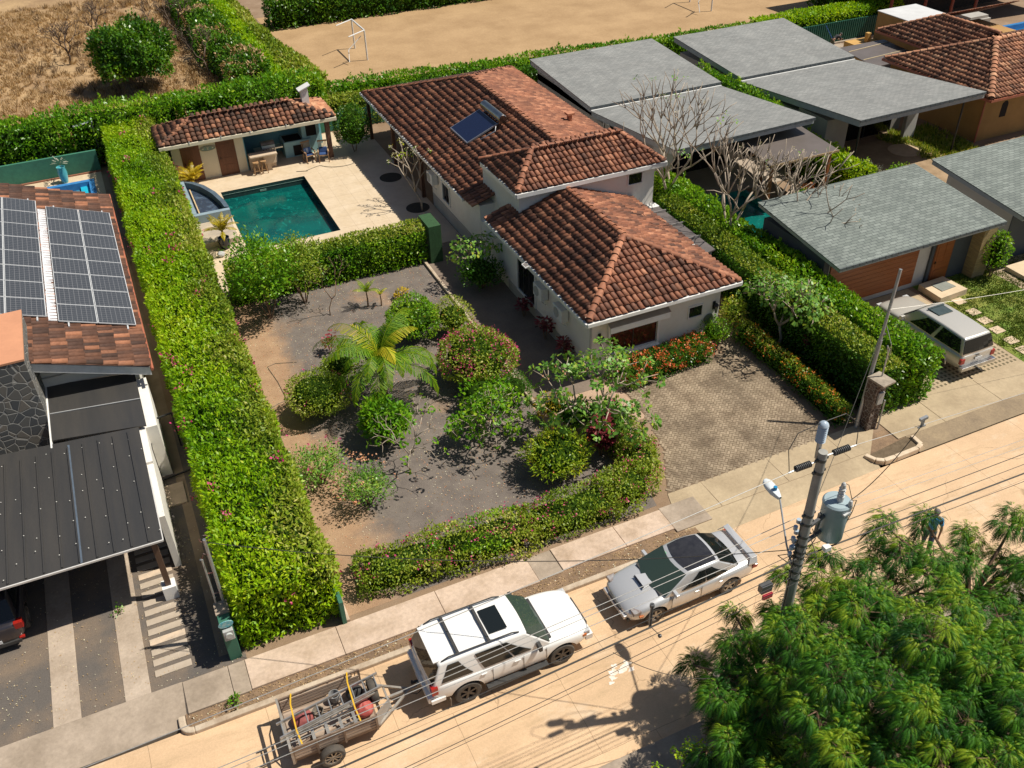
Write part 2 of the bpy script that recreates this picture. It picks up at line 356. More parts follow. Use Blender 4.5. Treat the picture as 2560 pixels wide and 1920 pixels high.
# planted pocket with its white kerb at the right of the apron
b = MB(); pts = [(20.72, 17.12), (20.88, 16.78), (21.12, 16.62), (21.6, 16.6), (22.6, 16.62), (22.86, 16.72), (22.9, 17.2)]
for a_, c_ in zip(pts[:-1], pts[1:]): b.bar((a_[0], a_[1], .0), (c_[0], c_[1], .0), .17, .22)
o = struct('kerb', b, M('pale_kerb', (.66, .54, .40), (.5, .38, .26), 3, .8, bmp=.2), bevel=.03)
b = MB(); b.prism([(20.8, 17.1), (21.0, 16.75), (22.8, 16.75), (22.8, 17.3)], -.2, .012); struct('ground', b, M('pocket_soil', (.16, .115, .07), (.10, .07, .04), 6, .95, bmp=.6))

# garden of the white house
GARDENX = (2.0, 18.15, 11.75, 37.2)
b = MB(); b.add([(2.35, 18.2, .004), (13.0, 18.2, .004), (13.2, 19.4, .004), (11.62, 24.9, .004), (11.85, 37.3, .004), (2.6, 37.3, .004)], [(0, 1, 2, 3, 4, 5)]); struct('ground', b, GARDEN)
b = MB(); b.bar((11.8, 37.6, .05), (11.72, 24.9, .05), .14, .16); b.bar((11.72, 24.9, .05), (11.9, 24.2, .05), .14, .16); struct('kerb', b, KERB, bevel=.02)
b = MB(); b.box(11.9, 24.7, -.1, 14.45, 41.9, .012); struct('path', b, M('walk_concrete', (.25, .19, .145), (.18, .135, .105), .7, .9, bmp=.3, fine=(12, .8)))  # walk colour darkened to deepen the shade beside the house
b = MB(); b.box(11.6, 22.3, -.1, 15.1, 24.69, .010); struct('path', b, M('entry_concrete', (.52, .36, .25), (.40, .27, .18), .9, .9, bmp=.3, fine=(12, .8)))
# herringbone driveway, every paver laid
b = MB(); L_ = .215
def inpoly(x, y, P):
    c = False; n = len(P); j = n-1
    for i in range(n):
        if (P[i][1] > y) != (P[j][1] > y) and x < (P[j][0]-P[i][0])*(y-P[i][1])/(P[j][1]-P[i][1])+P[i][0]: c = not c
        j = i
    return c
PAV = [(13.6, 18.5), (20.45, 18.5), (20.6, 20.5), (21.1, 24.3), (21.3, 26.0), (20.25, 26.0), (20.1, 24.5), (15.2, 24.3), (15.1, 22.3), (14.7, 20.5)]
u_ = L_/2; V = []; F = []; Rr = []
ca, sa = math.cos(R_(45)), math.sin(R_(45))
for i in range(-70, 70):
    for j in range(-70, 70):
        k = (i-j) % 4
        if k not in (0, 3): continue
        w_, h_ = ((2, 1) if k == 0 else (1, 2)); g_ = .085
        qs = [(i+g_, j+g_), (i+w_-g_, j+g_), (i+w_-g_, j+h_-g_), (i+g_, j+h_-g_)]
        P = [(17.5+(x*ca-y*sa)*u_, 21.5+(x*sa+y*ca)*u_) for x, y in qs]
        if not inpoly(sum(p[0] for p in P)/4, sum(p[1] for p in P)/4, PAV): continue
        z = .022+RNG.uniform(-.002, .002); n0 = len(V); V += [(x, y, z) for x, y in P]; F.append((n0, n0+1, n0+2, n0+3)); Rr.append(RNG.uniform(0, 1))
me = fastmesh('paver', V, F, [rampmat('clay_paver', [(.27, .205, .135), (.32, .245, .165), (.37, .285, .195)], .85, 1.2, .72)], rnd=Rr)
o = bpy.data.objects.new('driveway_paving', me); COL.objects.link(o); tag(o, kind='structure')
b = MB(); b.prism(PAV, -.1, .012); struct('driveway', b, M('paver_sand', (.12, .08, .05), (.20, .14, .09), 1.5, .95))

# pool terrace
HP = [(4.5, 42.0, 9.15, 49.35)]
o = sheet('pool_deck', DECK, 2.35, 38.4, 12.35, 55.0, .03, HP)
b = MB(); b.box(12.35, 38.4, -.05, 14.35, 53.5, .022); struct('pool_deck', b, M('veranda_floor', (.55, .44, .33), (.47, .36, .27), 1.2, .6, bmp=.1))
b = MB()  # slab joints of the stone
for k in range(1, 12): b.box(9.3 if 38.4+k*1.25 < 49.5 else 2.6, 38.4+k*1.25, .0, 12.3, 38.418+k*1.25, .0315)
for k in range(1, 4): b.box(9.15+k*.85, 38.4, .0, 9.162+k*.85, 53, .0318)
struct('pool_deck', b, M('stone_joint', (.40, .30, .20), (.50, .385, .27), 2, .8))
TILEP = M('pool_tile', (.045, .085, .075), (.03, .055, .05), 6, .25, fine=(18, .7))
b = MB(); x0, y0, x1, y1 = HP[0]
b.box(x0-.12, y0-.12, -1.7, x0, y1+.12, .028); b.box(x1, y0-.12, -1.7, x1+.12, y1+.12, .028); b.box(x0, y1, -1.7, x1, y1+.12, .028); b.box(x0, y0-.12, -1.7, x1, y0, .028); b.box(x0-.12, y0-.12, -1.8, x1+.12, y1+.12, -1.7)
struct('pool_basin', b, TILEP)
b = MB(); b.box(x0+.02, y1-.012, -.17, x1-.02, y1, -.15); b.box(x0+2.1, y1-.02, -.36, x0+2.45, y1, -.26); struct('pool_basin', b, M('tile_line', (.30, .42, .36), (.16, .26, .22), 8, .4))
def water(name, x0, y0, x1, y1, z, c1, c2, c3):
    m, nt, bb = _new('water_'+name); co = coord(nt)
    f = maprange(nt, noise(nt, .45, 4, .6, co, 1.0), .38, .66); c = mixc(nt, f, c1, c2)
    f2 = maprange(nt, noise(nt, 3.2, 6, .72, coord(nt, (1, .6, 1)), 1.2), .56, .72); c = mixc(nt, f2, c, c3)  # brighter patches put caustic light into the water colour
    nt.links.new(c, bb.inputs['Base Color']); bb.inputs['Roughness'].default_value = .04; bb.inputs['Specular IOR Level'].default_value = .5
    bump(nt, bb, noise(nt, 5, 5, .65, co, .6), .18, .03)
    n = 24; b = MB(); b.add([(x0, y0, z), (x1, y0, z), (x1, y1, z), (x0, y1, z)], [(0, 1, 2, 3)])
    o = b.build('water', m); return tag(o, kind='structure')
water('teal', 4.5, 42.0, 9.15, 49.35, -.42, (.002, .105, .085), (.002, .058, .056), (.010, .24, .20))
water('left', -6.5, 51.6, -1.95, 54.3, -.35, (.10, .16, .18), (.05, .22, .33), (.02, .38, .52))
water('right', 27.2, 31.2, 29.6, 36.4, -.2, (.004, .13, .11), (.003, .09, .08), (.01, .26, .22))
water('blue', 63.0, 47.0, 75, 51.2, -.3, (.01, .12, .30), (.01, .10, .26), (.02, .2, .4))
BLUET = M('blue_tile', (.06, .25, .55), (.04, .18, .45), 4, .3)
b = MB()
for (x0, y0, x1, y1) in (POOLS[1], POOLS[3]):
    b.box(x0-.3, y0-.3, -1.5, x0, y1+.3, .05); b.box(x1, y0-.3, -1.5, x1+.3, y1+.3, .05); b.box(x0, y1, -1.5, x1, y1+.3, .05); b.box(x0, y0-.3, -1.5, x1, y0, .05)
struct('pool_basin', b, BLUET)
b = MB(); b.box(-2.45, 51.6, -.6, -1.95, 54.3, -.2); struct('pool_basin', b, M('cyan_step', (.02, .45, .62), (.02, .38, .55), 4, .3))
b = MB(); x0, y0, x1, y1 = POOLS[2]
b.box(x0-.2, y0-.2, -1.5, x0, y1+.2, .06); b.box(x1, y0-.2, -1.5, x1+.2, y1+.2, .06); b.box(x0, y1, -1.5, x1, y1+.2, .06); b.box(x0, y0-.2, -1.5, x1, y0, .06)
struct('pool_basin', b, M('teal_tile', (.02, .28, .24), (.02, .2, .18), 4, .3))
sheet('pool_deck', DECK, -9, 50.6, -1.2, 55.6, .02, [POOLS[1]])
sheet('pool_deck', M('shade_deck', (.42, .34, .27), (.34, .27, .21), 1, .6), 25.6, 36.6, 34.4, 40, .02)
b = MB(); b.box(25.9, 35.9, 0, 27.0, 38.4, .035); struct('pool_deck', b, DECK)
# left driveway: gravel with two poured strips, step pads beside them
b = MB(); b.add([(-40, 18, .004), (-1.3, 18.0, .004), (-.5, 18.0, .004), (-.45, 30, .004), (-40, 30, .004)], [(0, 1, 2, 3, 4)]); struct('driveway', b, GRAVEL)
b = MB()
for xa, xb in ((-5.58, -4.88), (-3.76, -3.09), (-7.9, -7.2)): b.box(xa, 18.0, -.1, xb, 30, .022)
struct('driveway', b, M('strip_concrete', (.52, .42, .33), (.36, .28, .21), .8, .85, bmp=.3, bscale=20, fine=(12, .8)), bevel=.01)
b = MB()
b.box(-1.2, 18.4, -.05, -.9, 55, .008); b.box(-2.6, 27, -.05, -1.2, 36, .006); struct('path', b, M('side_walk_dirt', (.34, .25, .17), (.24, .17, .11), 1, .9, bmp=.4))
# lawn and block drive on the right lot
b = MB(); b.add([(30.1, 18.75, .008), (60, 18.75, .008), (60, 25.1, .008), (30.4, 25.1, .008)], [(0, 1, 2, 3)]); struct('lawn', b, GRASS)
b = MB(); b.prism([(34.6, 20.5), (36.6, 20.2), (37.5, 25), (34.4, 25)], 0, .016); struct('path', b, M('pebble_bed', (.58, .44, .31), (.42, .31, .21), 9, .9, bmp=.6, fine=(30, .6)))
b = MB(); b.box(25.1, 18.75, -.05, 30.1, 25.0, .012); struct('driveway', b, CONCO)
b = MB()
for i in range(24):
    for j in range(9): b.box(25.25+i*.2, 18.95+j*.2, 0, 25.35+i*.2, 19.06+j*.2, .0145)
struct('driveway', b, M('grid_holes', (.15, .12, .07), (.10, .08, .04), 3, .95))
# dry lot and dusty field beyond the hedges
b = MB(); b.add([(-120, 57.6, .005), (13.6, 57.6, .005), (13.3, 61.5, .005), (9.2, 77, .005), (9.2, 200, .005), (-120, 200, .005)], [(0, 1, 2, 3, 4, 5)]); struct('ground', b, DRY)
b = MB(); b.add([(13.6, 58.2, .006), (120, 56, .006), (120, 83, .006), (13.6, 83, .006)], [(0, 1, 2, 3)]); struct('ground', b, FIELD)
# far side of the right-hand lots
b = MB(); b.box(34.5, 31.5, 0, 44, 38.5, .006); struct('ground', b, M('shady_soil', (.36, .25, .15), (.24, .16, .09), 1.2, .95, bmp=.4))
b = MB(); b.add([(40.9, 36.6, .012), (44.2, 34.2, .012), (44.8, 36, .012), (43, 38.8, .012), (42.3, 39, .012)], [(0, 1, 2, 3, 4)]); struct('lawn', b, M('dry_grass', (.22, .20, .06), (.30, .24, .10), 3, .95, bmp=.8, fine=(20, .6)))
b = MB(); b.prism([(40.9+.9*math.cos(a*.3), 36.7+.9*math.sin(a*.3)) for a in range(21)], 0, .03); struct('path', b, M('round_terrace', (.52, .38, .25), (.42, .3, .2), 2, .8))
# ------------------------------------------------------------------ clay roofs, every tile laid
TILE = rampmat('clay_tile', [(.12, .052, .032), (.19, .075, .042), (.275, .102, .054), (.37, .142, .072), (.53, .235, .13)], .75, 7, .70)
TILED = rampmat('clay_tile_dark', [(.06, .035, .024), (.10, .05, .03), (.16, .072, .04), (.30, .12, .065), (.58, .27, .14)], .8, 7, .7)
TILEB = rampmat('clay_tile_bright', [(.13, .065, .04), (.26, .11, .06), (.40, .165, .085), (.56, .25, .13), (.66, .36, .2)], .8, 7, .7)
UNDER = M('tile_bed', (.12, .055, .032), (.07, .035, .024), 8, .9)
WHITE = M('white_render', (.80, .76, .70), (.74, .69, .62), .7, .8, bmp=.08, bscale=30, fine=(6, .95))
CREAM = M('cream_render', (.76, .66, .48), (.70, .60, .43), .7, .8, bmp=.08, bscale=30)
TRIM = M('white_trim', (.80, .79, .77), (.72, .70, .66), 2, .45)
DGLASS = glassmat('window_glass', (.012, .012, .014), .04)
RGLASS = glassmat('red_room_glass', (.055, .010, .012), .05)
def tiles_on(poly, e, sp=.245, cl=.36, arc=5, wid=.116, warm=(.0, 1.), seedv=0, jit=1.):
    """barrel tiles on a planar polygon; e: unit vector along the eave; returns V,F,rnd"""
    rg = np.random.default_rng(seedv+5)
    P = [Vector(p) for p in poly]; o = P[0]; n = (P[1]-P[0]).cross(P[2]-P[0]).normalized()
    if n.z < 0: n = -n
    e = Vector(e).normalized(); u = n.cross(e).normalized()
    if u.z < 0: u = -u
    p2 = [((p-o).dot(e), (p-o).dot(u)) for p in P]
    s0, s1 = min(p[0] for p in p2), max(p[0] for p in p2); t0, t1 = min(p[1] for p in p2), max(p[1] for p in p2)
    ns = int(round((s1-s0)/sp)); sp = (s1-s0)/ns; nt_ = int(math.ceil((t1-t0)/cl)); V = []; F = []; Rn = []
    for i in range(ns):
        s = s0+(i+.5)*sp; wob = rg.normal(0, .012)
        for j in range(nt_):
            tc = t0+(j+.45)*cl
            if not inpoly(s, tc, p2):
                if not inpoly(s, tc-cl*.42, p2): continue
            ta = t0+j*cl-.05; tb = ta+cl+.07; sj = wob+rg.normal(0, .010)*jit; ln = rg.normal(0, .016)*jit; tw = rg.normal(0, .022)*jit; lift = max(0, rg.normal(.0, .006))
            b0 = len(V)
            for (t, rr, hh) in ((ta+ln, wid, .052+lift), (tb, wid*.80, .012)):
                for k in range(arc+1):
                    a = math.pi*k/arc; V.append(tuple(o+e*(s+sj+tw*(t-ta)-rr*math.cos(a))+u*t+n*(hh+rr*.72*math.sin(a))))
            # thickness lip at the lower end
            for k in range(arc+1):
                a = math.pi*k/arc; V.append(tuple(o+e*(s+sj-(wid-.022)*math.cos(a))+u*(ta+ln+.012)+n*(.04+lift+(wid-.022)*.70*math.sin(a))))
            q = arc+1; F += [(b0+k, b0+k+1, b0+q+k+1, b0+q+k) for k in range(arc)] + [(b0+k+1, b0+k, b0+2*q+k, b0+2*q+k+1) for k in range(arc)]
            r = float(np.clip(rg.beta(1.6, 1.5)*(warm[1]-warm[0])+warm[0], 0, 1)); Rn += [r]*(2*arc)
    return V, F, Rn
def ridge_on(A, B, rad=.135, ln=.40, seedv=0, lo=.55):
    rg = np.random.default_rng(seedv+77); A = Vector(A); B = Vector(B); d = B-A; L = d.length; d.normalize(); x = d.cross(Vector((0, 0, 1))).normalized(); up = x.cross(d)
    V = []; F = []; Rn = []; n = max(1, int(round(L/ln))); ln = L/n; arc = 6
    for i in range(n):
        a0 = i*ln-.03; a1 = (i+1)*ln+.04; b0 = len(V); sj = rg.normal(0, .008)
        for (t, rr, hh) in ((a0, rad*1.05, .07), (a1, rad*.85, .04)):
            for k in range(arc+1):
                a = math.pi*(k/arc*1.15-.075); V.append(tuple(A+d*t+x*(sj-rr*math.cos(a))+up*(hh+rr*.8*math.sin(a))))
        q = arc+1; F += [(b0+k, b0+k+1, b0+q+k+1, b0+q+k) for k in range(arc)]; Rn += [float(rg.uniform(lo, .95))]*arc
    return V, F, Rn
class Roof:
    def __init__(s, mats): s.V = []; s.F = []; s.R = []; s.mi = []; s.mats = mats; s.k = 0
    def _a(s, V, F, Rn, m=0):
        b = len(s.V); s.V += V; s.F += [tuple(i+b for i in f) for f in F]; s.R += Rn; s.mi += [m]*len(F)
    def plane(s, poly, e, **kw):
        s.k += 1; s._a(*tiles_on(poly, e, seedv=s.k*13+len(s.V), **kw)); P = [Vector(p) for p in poly]
        n = (P[1]-P[0]).cross(P[2]-P[0]).normalized(); n = n if n.z > 0 else -n
        if len(P) == 3: P.append(P[2])
        P = [p+n*.012 for p in P]
        if len(P) == 4: s._a([tuple(p) for p in P], [(0, 1, 2, 3)], [.2], 1)
        else: s._a([tuple(p) for p in P], [(0, 1, 2, 3), (0, 3, 4, 4)] if len(P) == 5 else [(0, 1, 2, 3)], [.2]*(2 if len(P) == 5 else 1), 1)
    def ridge(s, A, B, **kw): s.k += 1; s._a(*ridge_on(A, B, seedv=s.k*7+len(s.V), **kw))
    def build(s, name, parent, mi=None):
        V = np.array(s.V, float)
        if parent is not None: V = V - np.array(wloc(parent).translation)
        me = fastmesh(name, V, [(f if len(set(f)) == 4 else f) for f in s.F], s.mats, s.mi, s.R); o = bpy.data.objects.new(name, me); COL.objects.link(o); o.parent = parent; return o
def eave(mb, pts, w=.12, h=.16, z=0):
    for a, c in zip(pts[:-1], pts[1:]): mb.bar((a[0], a[1], a[2]-h/2+z), (c[0], c[1], c[2]-h/2+z), w, h)
def window(parent, c, wdt, hgt, face='-Y', frame=TRIM, glass=DGLASS, mull=1, fw=.07, sill=True, dep=.06):
    """framed window on a wall; c = centre on the wall plane"""
    ang = {'-Y': 0, '-X': -math.pi/2, '+X': math.pi/2, '+Y': math.pi}[face]; T = Matrix.Translation(c) @ Matrix.Rotation(ang, 4, 'Z')
    f = MB(); f.xf = T; w2, h2 = wdt/2, hgt/2
    f.box(-w2-fw, -dep, -h2-fw, w2+fw, .02, -h2); f.box(-w2-fw, -dep, h2, w2+fw, .02, h2+fw); f.box(-w2-fw, -dep, -h2, -w2, .02, h2); f.box(w2, -dep, -h2, w2+fw, .02, h2)
    fo = f.build('window', frame, parent)
    g = MB(); g.xf = T; g.box(-w2, -.012, -h2, w2, .01, h2); g.build('pane', glass, fo)
    if mull:
        d = MB(); d.xf = T
        for i in range(mull): x = -w2+(i+1)*wdt/(mull+1); d.box(x-.02, -.03, -h2, x+.02, -.0125, h2)
        d.build('mullion', M('dark_alu', (.05, .045, .045), (.03, .03, .03), 5, .4), fo)
    if sill:
        q = MB(); q.xf = T; q.box(-w2-fw-.03, -dep-.07, -h2-fw-.05, w2+fw+.03, .0, -h2-fw-.002); q.build('sill', frame, fo)
    return fo
def extrude_wall(mb, x0, y0, x1, y1, z0, z1, t=.18): mb.box(x0, y0, z0, x1, y1, z1)
# ---- the white house: main hall, raised middle, front wing
H = thing('white_house', 'white rendered house under red-brown clay tile roofs with a solar heater', 'house', (18, 36, 0))
wl = MB()
wl.box(14.4, 25.45, 0, 20.25, 33.4, 2.80)            # front wing
wl.box(15.15, 33.4, 0, 21.95, 37.4, 4.25)             # raised middle
wl.box(14.4, 36.1, 0, 23.2, 42.6, 2.72); wl.box(16.4, 42.6, 0, 23.2, 52.6, 2.66)
wl.box(14.42, 33.4, 0, 15.15, 36.1, 2.0)
wl.build('wall', WHITE, H)
for q in ((14.378, 25.428, 0, 20.272, 33.0, .5), (14.378, 37, 0, 14.42, 42.55, .72)): pl = MB(); pl.box(*q); pl.build('plinth', M('grey_plinth', (.42, .40, .38), (.36, .34, .32), 1, .85), H)
rf = Roof([TILE, UNDER])
zF = 2.90; AP = (17.36, 28.3, 4.12); BK = (17.36, 33.38, 4.12)
rf.plane([(13.98, 24.95, zF), (20.72, 24.95, zF), AP], (1, 0, 0)); rf.plane([(13.98, 33.38, zF), (13.98, 24.95, zF), AP, BK], (0, -1, 0)); rf.plane([(13.98, 34.4, zF), (13.98, 33.38, zF), (15.12, 33.38, zF+.41), (15.12, 34.4, zF+.41)], (0, -1, 0)); rf.plane([(20.72, 24.95, zF), (20.72, 33.38, zF), BK, AP], (0, 1, 0), wid=.12)
rf.ridge((14.1, 25.07, zF+.04), AP, rad=.15); rf.ridge((20.6, 25.07, zF+.04), AP, rad=.14); rf.ridge(AP, BK); rf.ridge((13.98, 34.38, zF), (15.1, 34.38, 3.3), rad=.11)
rf.build('front_wing_roof', H)
rf = Roof([TILE, UNDER]); zM = 4.4; ML = (16.65, 35.25, 5.28); MR = (21.05, 35.25, 5.28)
rf.plane([(14.97, 33.2, zM), (22.35, 33.2, zM), MR, ML], (1, 0, 0)); rf.plane([(14.97, 37.3, zM), (14.97, 33.2, zM), ML], (0, -1, 0)); rf.plane([(22.35, 33.2, zM), (22.35, 37.3, zM), MR], (0, 1, 0))
rf.plane([(22.35, 37.3, zM), (14.97, 37.3, zM), ML, MR], (-1, 0, 0))
rf.ridge((15.07, 33.3, zM+.03), ML, rad=.15); rf.ridge((22.25, 33.3, zM+.03), MR, rad=.13); rf.ridge((15.0, 37.2, zM+.02), ML, rad=.12); rf.ridge(ML, MR, rad=.14)
rf.build('middle_roof', H)
rf = Roof([TILE, UNDER]); zA = 2.78; RA, RB = (19.0, 48.1, 4.4), (19.0, 37.2, 4.4)
rf.plane([(14.0, 53.1, zA), (14.0, 36.0, zA), (16.2, 36.0, zA+.69), RB, RA], (0, -1, 0), sp=.27); rf.plane([(23.7, 53.1, zA), (14.0, 53.1, zA), RA], (-1, 0, 0)); rf.plane([(23.7, 37.4, zA), (23.7, 53.1, zA), RA, RB], (0, 1, 0), wid=.12, warm=(.3, 1.))
rf.ridge(RB, RA, rad=.14); rf.ridge(RA, (14.05, 53.06, zA), rad=.10, lo=.5); rf.ridge(RA, (23.6, 53.06, zA), rad=.10, lo=.6)
rf.build('main_roof', H)
ev = MB(); eave(ev, [(13.93, 34.4, zF+.02), (13.93, 24.9, zF+.02), (20.77, 24.9, zF+.02), (20.77, 33.4, zF+.02)], .12, .17)
ev.build('gutter', TRIM, H, bevel=.02)
ev = MB(); eave(ev, [(14.92, 37.0, zM+.01), (14.92, 33.14, zM+.01), (22.4, 33.14, zM+.01), (22.4, 37.2, zM+.01)], .10, .20); ev.build('fascia', TRIM, H, bevel=.01)
ev = MB(); eave(ev, [(13.95, 53.2, zA+.02), (13.95, 37.0, zA+.02)], .10, .14); eave(ev, [(23.75, 37.4, zA), (23.75, 53.2, zA)], .1, .14); ev.build('gutter', TRIM, H, bevel=.02)
sf = MB()
sf.slab([(13.98, 24.95, 2.79), (20.72, 24.95, 2.79), (20.72, 33.39, 2.79), (13.98, 33.39, 2.79)], .03); sf.slab([(14.97, 33.2, 4.28), (22.35, 33.2, 4.28), (22.35, 37.3, 4.28), (14.97, 37.3, 4.28)], .03); sf.slab([(14, 37.0, 2.70), (16.5, 37, 2.7), (16.5, 53.1, 2.70), (14, 53.1, 2.70)], .03)
sf.build('soffit', M('soffit_boards', (.52, .48, .43), (.45, .4, .36), 2, .8), H)
for yy in (52.7, 48.2, 43.6): vp = MB(); vp.box(14.15, yy, .0, 14.33, yy+.18, 2.66); vp.build('veranda_post', M('dark_wood_post', (.13, .06, .035), (.09, .04, .025), 4, .6), H)
# front window with its projecting hood
window(H, (16.27, 25.45, 1.52), 2.10, 1.30, '-Y', glass=RGLASS, mull=1, fw=.09, dep=.12)
hd = MB(); hd.xf = None; hd.slab([(15.0, 24.98, 2.36), (17.62, 24.98, 2.36), (17.62, 25.44, 2.60), (15.0, 25.44, 2.60)], .05); hd.box(15.0, 24.98, 2.10, 17.62, 25.04, 2.31); hd.build('window_hood', TRIM, H, bevel=.01)
hd = MB(); hd.slab([(14.98, 24.97, 2.375), (17.64, 24.97, 2.375), (17.64, 25.44, 2.615), (14.98, 25.44, 2.615)], .008); hd.build('hood_cover', M('hood_brown', (.36, .29, .22), (.3, .24, .18), 3, .7), H)
window(H, (19.1, 25.45, 1.72), .62, .48, '-Y', mull=0, fw=.035, sill=False)
window(H, (20.93, 33.4, 3.80), .70, .50, '-Y', mull=0, fw=.04, sill=False)
window(H, (14.4, 31.1, 1.35), 1.7, 1.5, '-X', mull=2, fw=.09, sill=False)
window(H, (14.4, 40.5, 1.5), .9, .9, '-X', mull=1, sill=False)
bd = MB(); bd.box(21.25, 33.0, 2.15, 22.1, 33.4, 2.35); bd.build('ledge', TRIM, H, bevel=.02)
dp = MB(); dp.tube([(14.36, 25.36, 2.75), (14.36, 25.36, .1)], .045, 8); dp.build('downpipe', M('grey_pipe', (.42, .42, .42), (.35, .35, .35), 3, .5), H)
vt = MB(); vt.box(21.82, 41.6, 3.35, 22.02, 41.8, 3.85); vt.box(21.72, 41.5, 3.85, 22.12, 41.9, 3.95); vt.build('vent', M('clay_vent', (.5, .22, .12), (.4, .16, .09), 4, .8), H)
# grey lean-to roof beside the front wing
LT = thing('side_canopy', 'grey panelled lean-to roof along the right side of the white house', 'canopy', (21.9, 31, 0))
c = MB(); c.slab([(20.95, 28.1, 2.42), (22.05, 28.45, 2.3), (22.1, 33.9, 2.3), (20.95, 33.9, 2.42)], .06); c.build('roof_panel', M('canopy_grey', (.135, .115, .11), (.10, .085, .08), 2, .6, fine=(14, .8)), LT)
c = MB()
for yy in (29.6, 31.0, 32.4): c.box(20.97, yy, 2.37, 22.08, yy+.03, 2.44)
c.build('seam', M('seam_pale', (.3, .28, .27), (.24, .22, .2), 3, .5), LT)
for yy in (28.6, 33.6): c = MB(); c.box(21.9, yy, 0, 22.0, yy+.1, 2.26); c.build('post', M('steel_post', (.12, .12, .13), (.1, .1, .1), 3, .5), LT)
# solar water heater
SH = thing('solar_water_heater', 'solar water heater with dark collector and steel tank on the main roof', 'solar heater', (17, 42.4, 3.6))
sl = (4.35-zA)/5.0
def onroof(x, y, dz): return (x, y, zA+(x-14.0)*sl+dz)
c = MB(); c.slab([onroof(15.95, 43.6, .18), onroof(15.95, 41.3, .18), onroof(17.62, 41.3, .34), onroof(17.62, 43.6, .34)], .09); c.build('collector_frame', M('alu_frame', (.55, .56, .58), (.45, .46, .5), 4, .35, .8), SH)
c = MB(); c.slab([onroof(16.0, 43.55, .19), onroof(16.0, 41.35, .19), onroof(17.6, 41.35, .345), onroof(17.6, 43.55, .345)], .008); c.build('collector_glass', M('collector_blue', (.012, .02, .06), (.008, .012, .035), 14, .12, stretch=(1, 8, 1)), SH)
c = MB(); c.lathe([(.0, 0), (.2, 0), (.235, .03), (.235, 2.37), (.2, 2.4), (0, 2.4)], onroof(17.88, 41.15, .48), 24, ax='Y'); smooth_angle(c.build('tank', M('steel_tank', (.55, .50, .44), (.42, .38, .34), 3, .22, 1.), SH))
c = MB()
for yy in (41.5, 43.3): c.bar(onroof(17.9, yy, .0), onroof(17.9, yy, .32), .05); c.bar(onroof(17.3, yy, .0), onroof(17.9, yy, .28), .04)
c.tube([onroof(17.5, 41.2, .3), onroof(17.4, 41.05, .15), onroof(16.6, 41.08, .1)], .03); c.build('bracket', M('bracket_steel', (.5, .5, .5), (.4, .4, .4), 5, .4, .9), SH)

# wall lamps, floodlight, air conditioners
def lantern(x, y, z, lab):
    t = thing('wall_lantern', lab, 'wall lamp', (x, y, z)); blk = M('black_iron', (.03, .03, .032), (.02, .02, .02), 4, .45)
    c = MB(); c.box(x-.06, y-.0, z-.05, x+.06, y+.02, z+.32); c.bar((x, y, z+.28), (x, y-.15, z+.30), .025); c.build('bracket', blk, t)
    c = MB(); c.lathe([(.01, .12), (.12, .02), (.11, 0)], (x, y-.16, z+.2), 4); c.lathe([(.10, 0), (.095, -.02), (.06, -.30), (.03, -.33), (0, -.34)], (x, y-.16, z+.2), 4)
    c.build('frame', blk, t); c = MB(); c.lathe([(.075, 0), (.045, -.24)], (x, y-.19, z+.17), 4); c.build('pane', M('lantern_glass', (.25, .24, .2), (.18, .17, .15), 4, .1), t)
lantern(14.78, 25.42, 1.62, 'black lantern beside the wide red-tinted front window'); lantern(19.98, 25.42, 1.62, 'black lantern near the right end of the front wall')
c = MB(); c.lathe([(0, 0), (.22, 0), (.24, .02), (.22, .04), (0, .04)], (19.78, 25.40, 1.18), 20, ax='Y'); tag(c.build('round_plaque', M('green_plaque', (.10, .14, .12), (.16, .15, .10), 9, .5)), 'round green house plaque under the right-hand lantern', 'plaque')
def ac(x, y, z, lab):
    t = thing('air_conditioner', lab, 'air conditioner', (x, y, z), 0, 'air conditioners on the left wall'); wm = M('ac_white', (.72, .73, .72), (.6, .6, .6), 3, .5)
    c = MB(); c.box(x-.32, y-.38, z, x, y+.38, z+.56); c.build('casing', wm, t, bevel=.02)
    c = MB(); c.lathe([(0, 0), (.20, 0), (.22, -.015), (.22, 0)], (x-.322, y+.08, z+.28), 16, ax='X'); c.build('fan_grille', M('grille_grey', (.40, .41, .40), (.28, .28, .28), 30, .6), t)
    c = MB()
    for k in (-.25, .25): c.box(x-.3, y+k-.02, z-.05, x+.0, y+k+.02, z); c.bar((x-.02, y+k, z-.3), (x-.28, y+k, z-.04), .03)
    c.build('bracket', wm, t)
ac(14.36, 29.35, 1.6, 'air conditioner on the wing wall next to the dark side window'); ac(14.36, 27.55, 1.6, 'air conditioner on the wing wall nearest the street corner'); ac(14.36, 41.95, 1.55, 'air conditioner on the main wall by the pool terrace')
t = thing('floodlight', 'small floodlight panel on the left gutter of the front wing', 'floodlight', (13.86, 29.9, 2.85)); c = MB(); c.slab([(13.70, 29.72, 2.90), (13.90, 29.72, 2.95), (13.90, 30.08, 2.95), (13.70, 30.08, 2.90)], .05); c.build('frame', TRIM, t)
c = MB(); c.slab([(13.725, 29.76, 2.912), (13.875, 29.76, 2.954), (13.875, 30.04, 2.954), (13.725, 30.04, 2.912)], .006); c.build('lens', M('lens_grey', (.25, .22, .2), (.2, .18, .16), 3, .2), t)

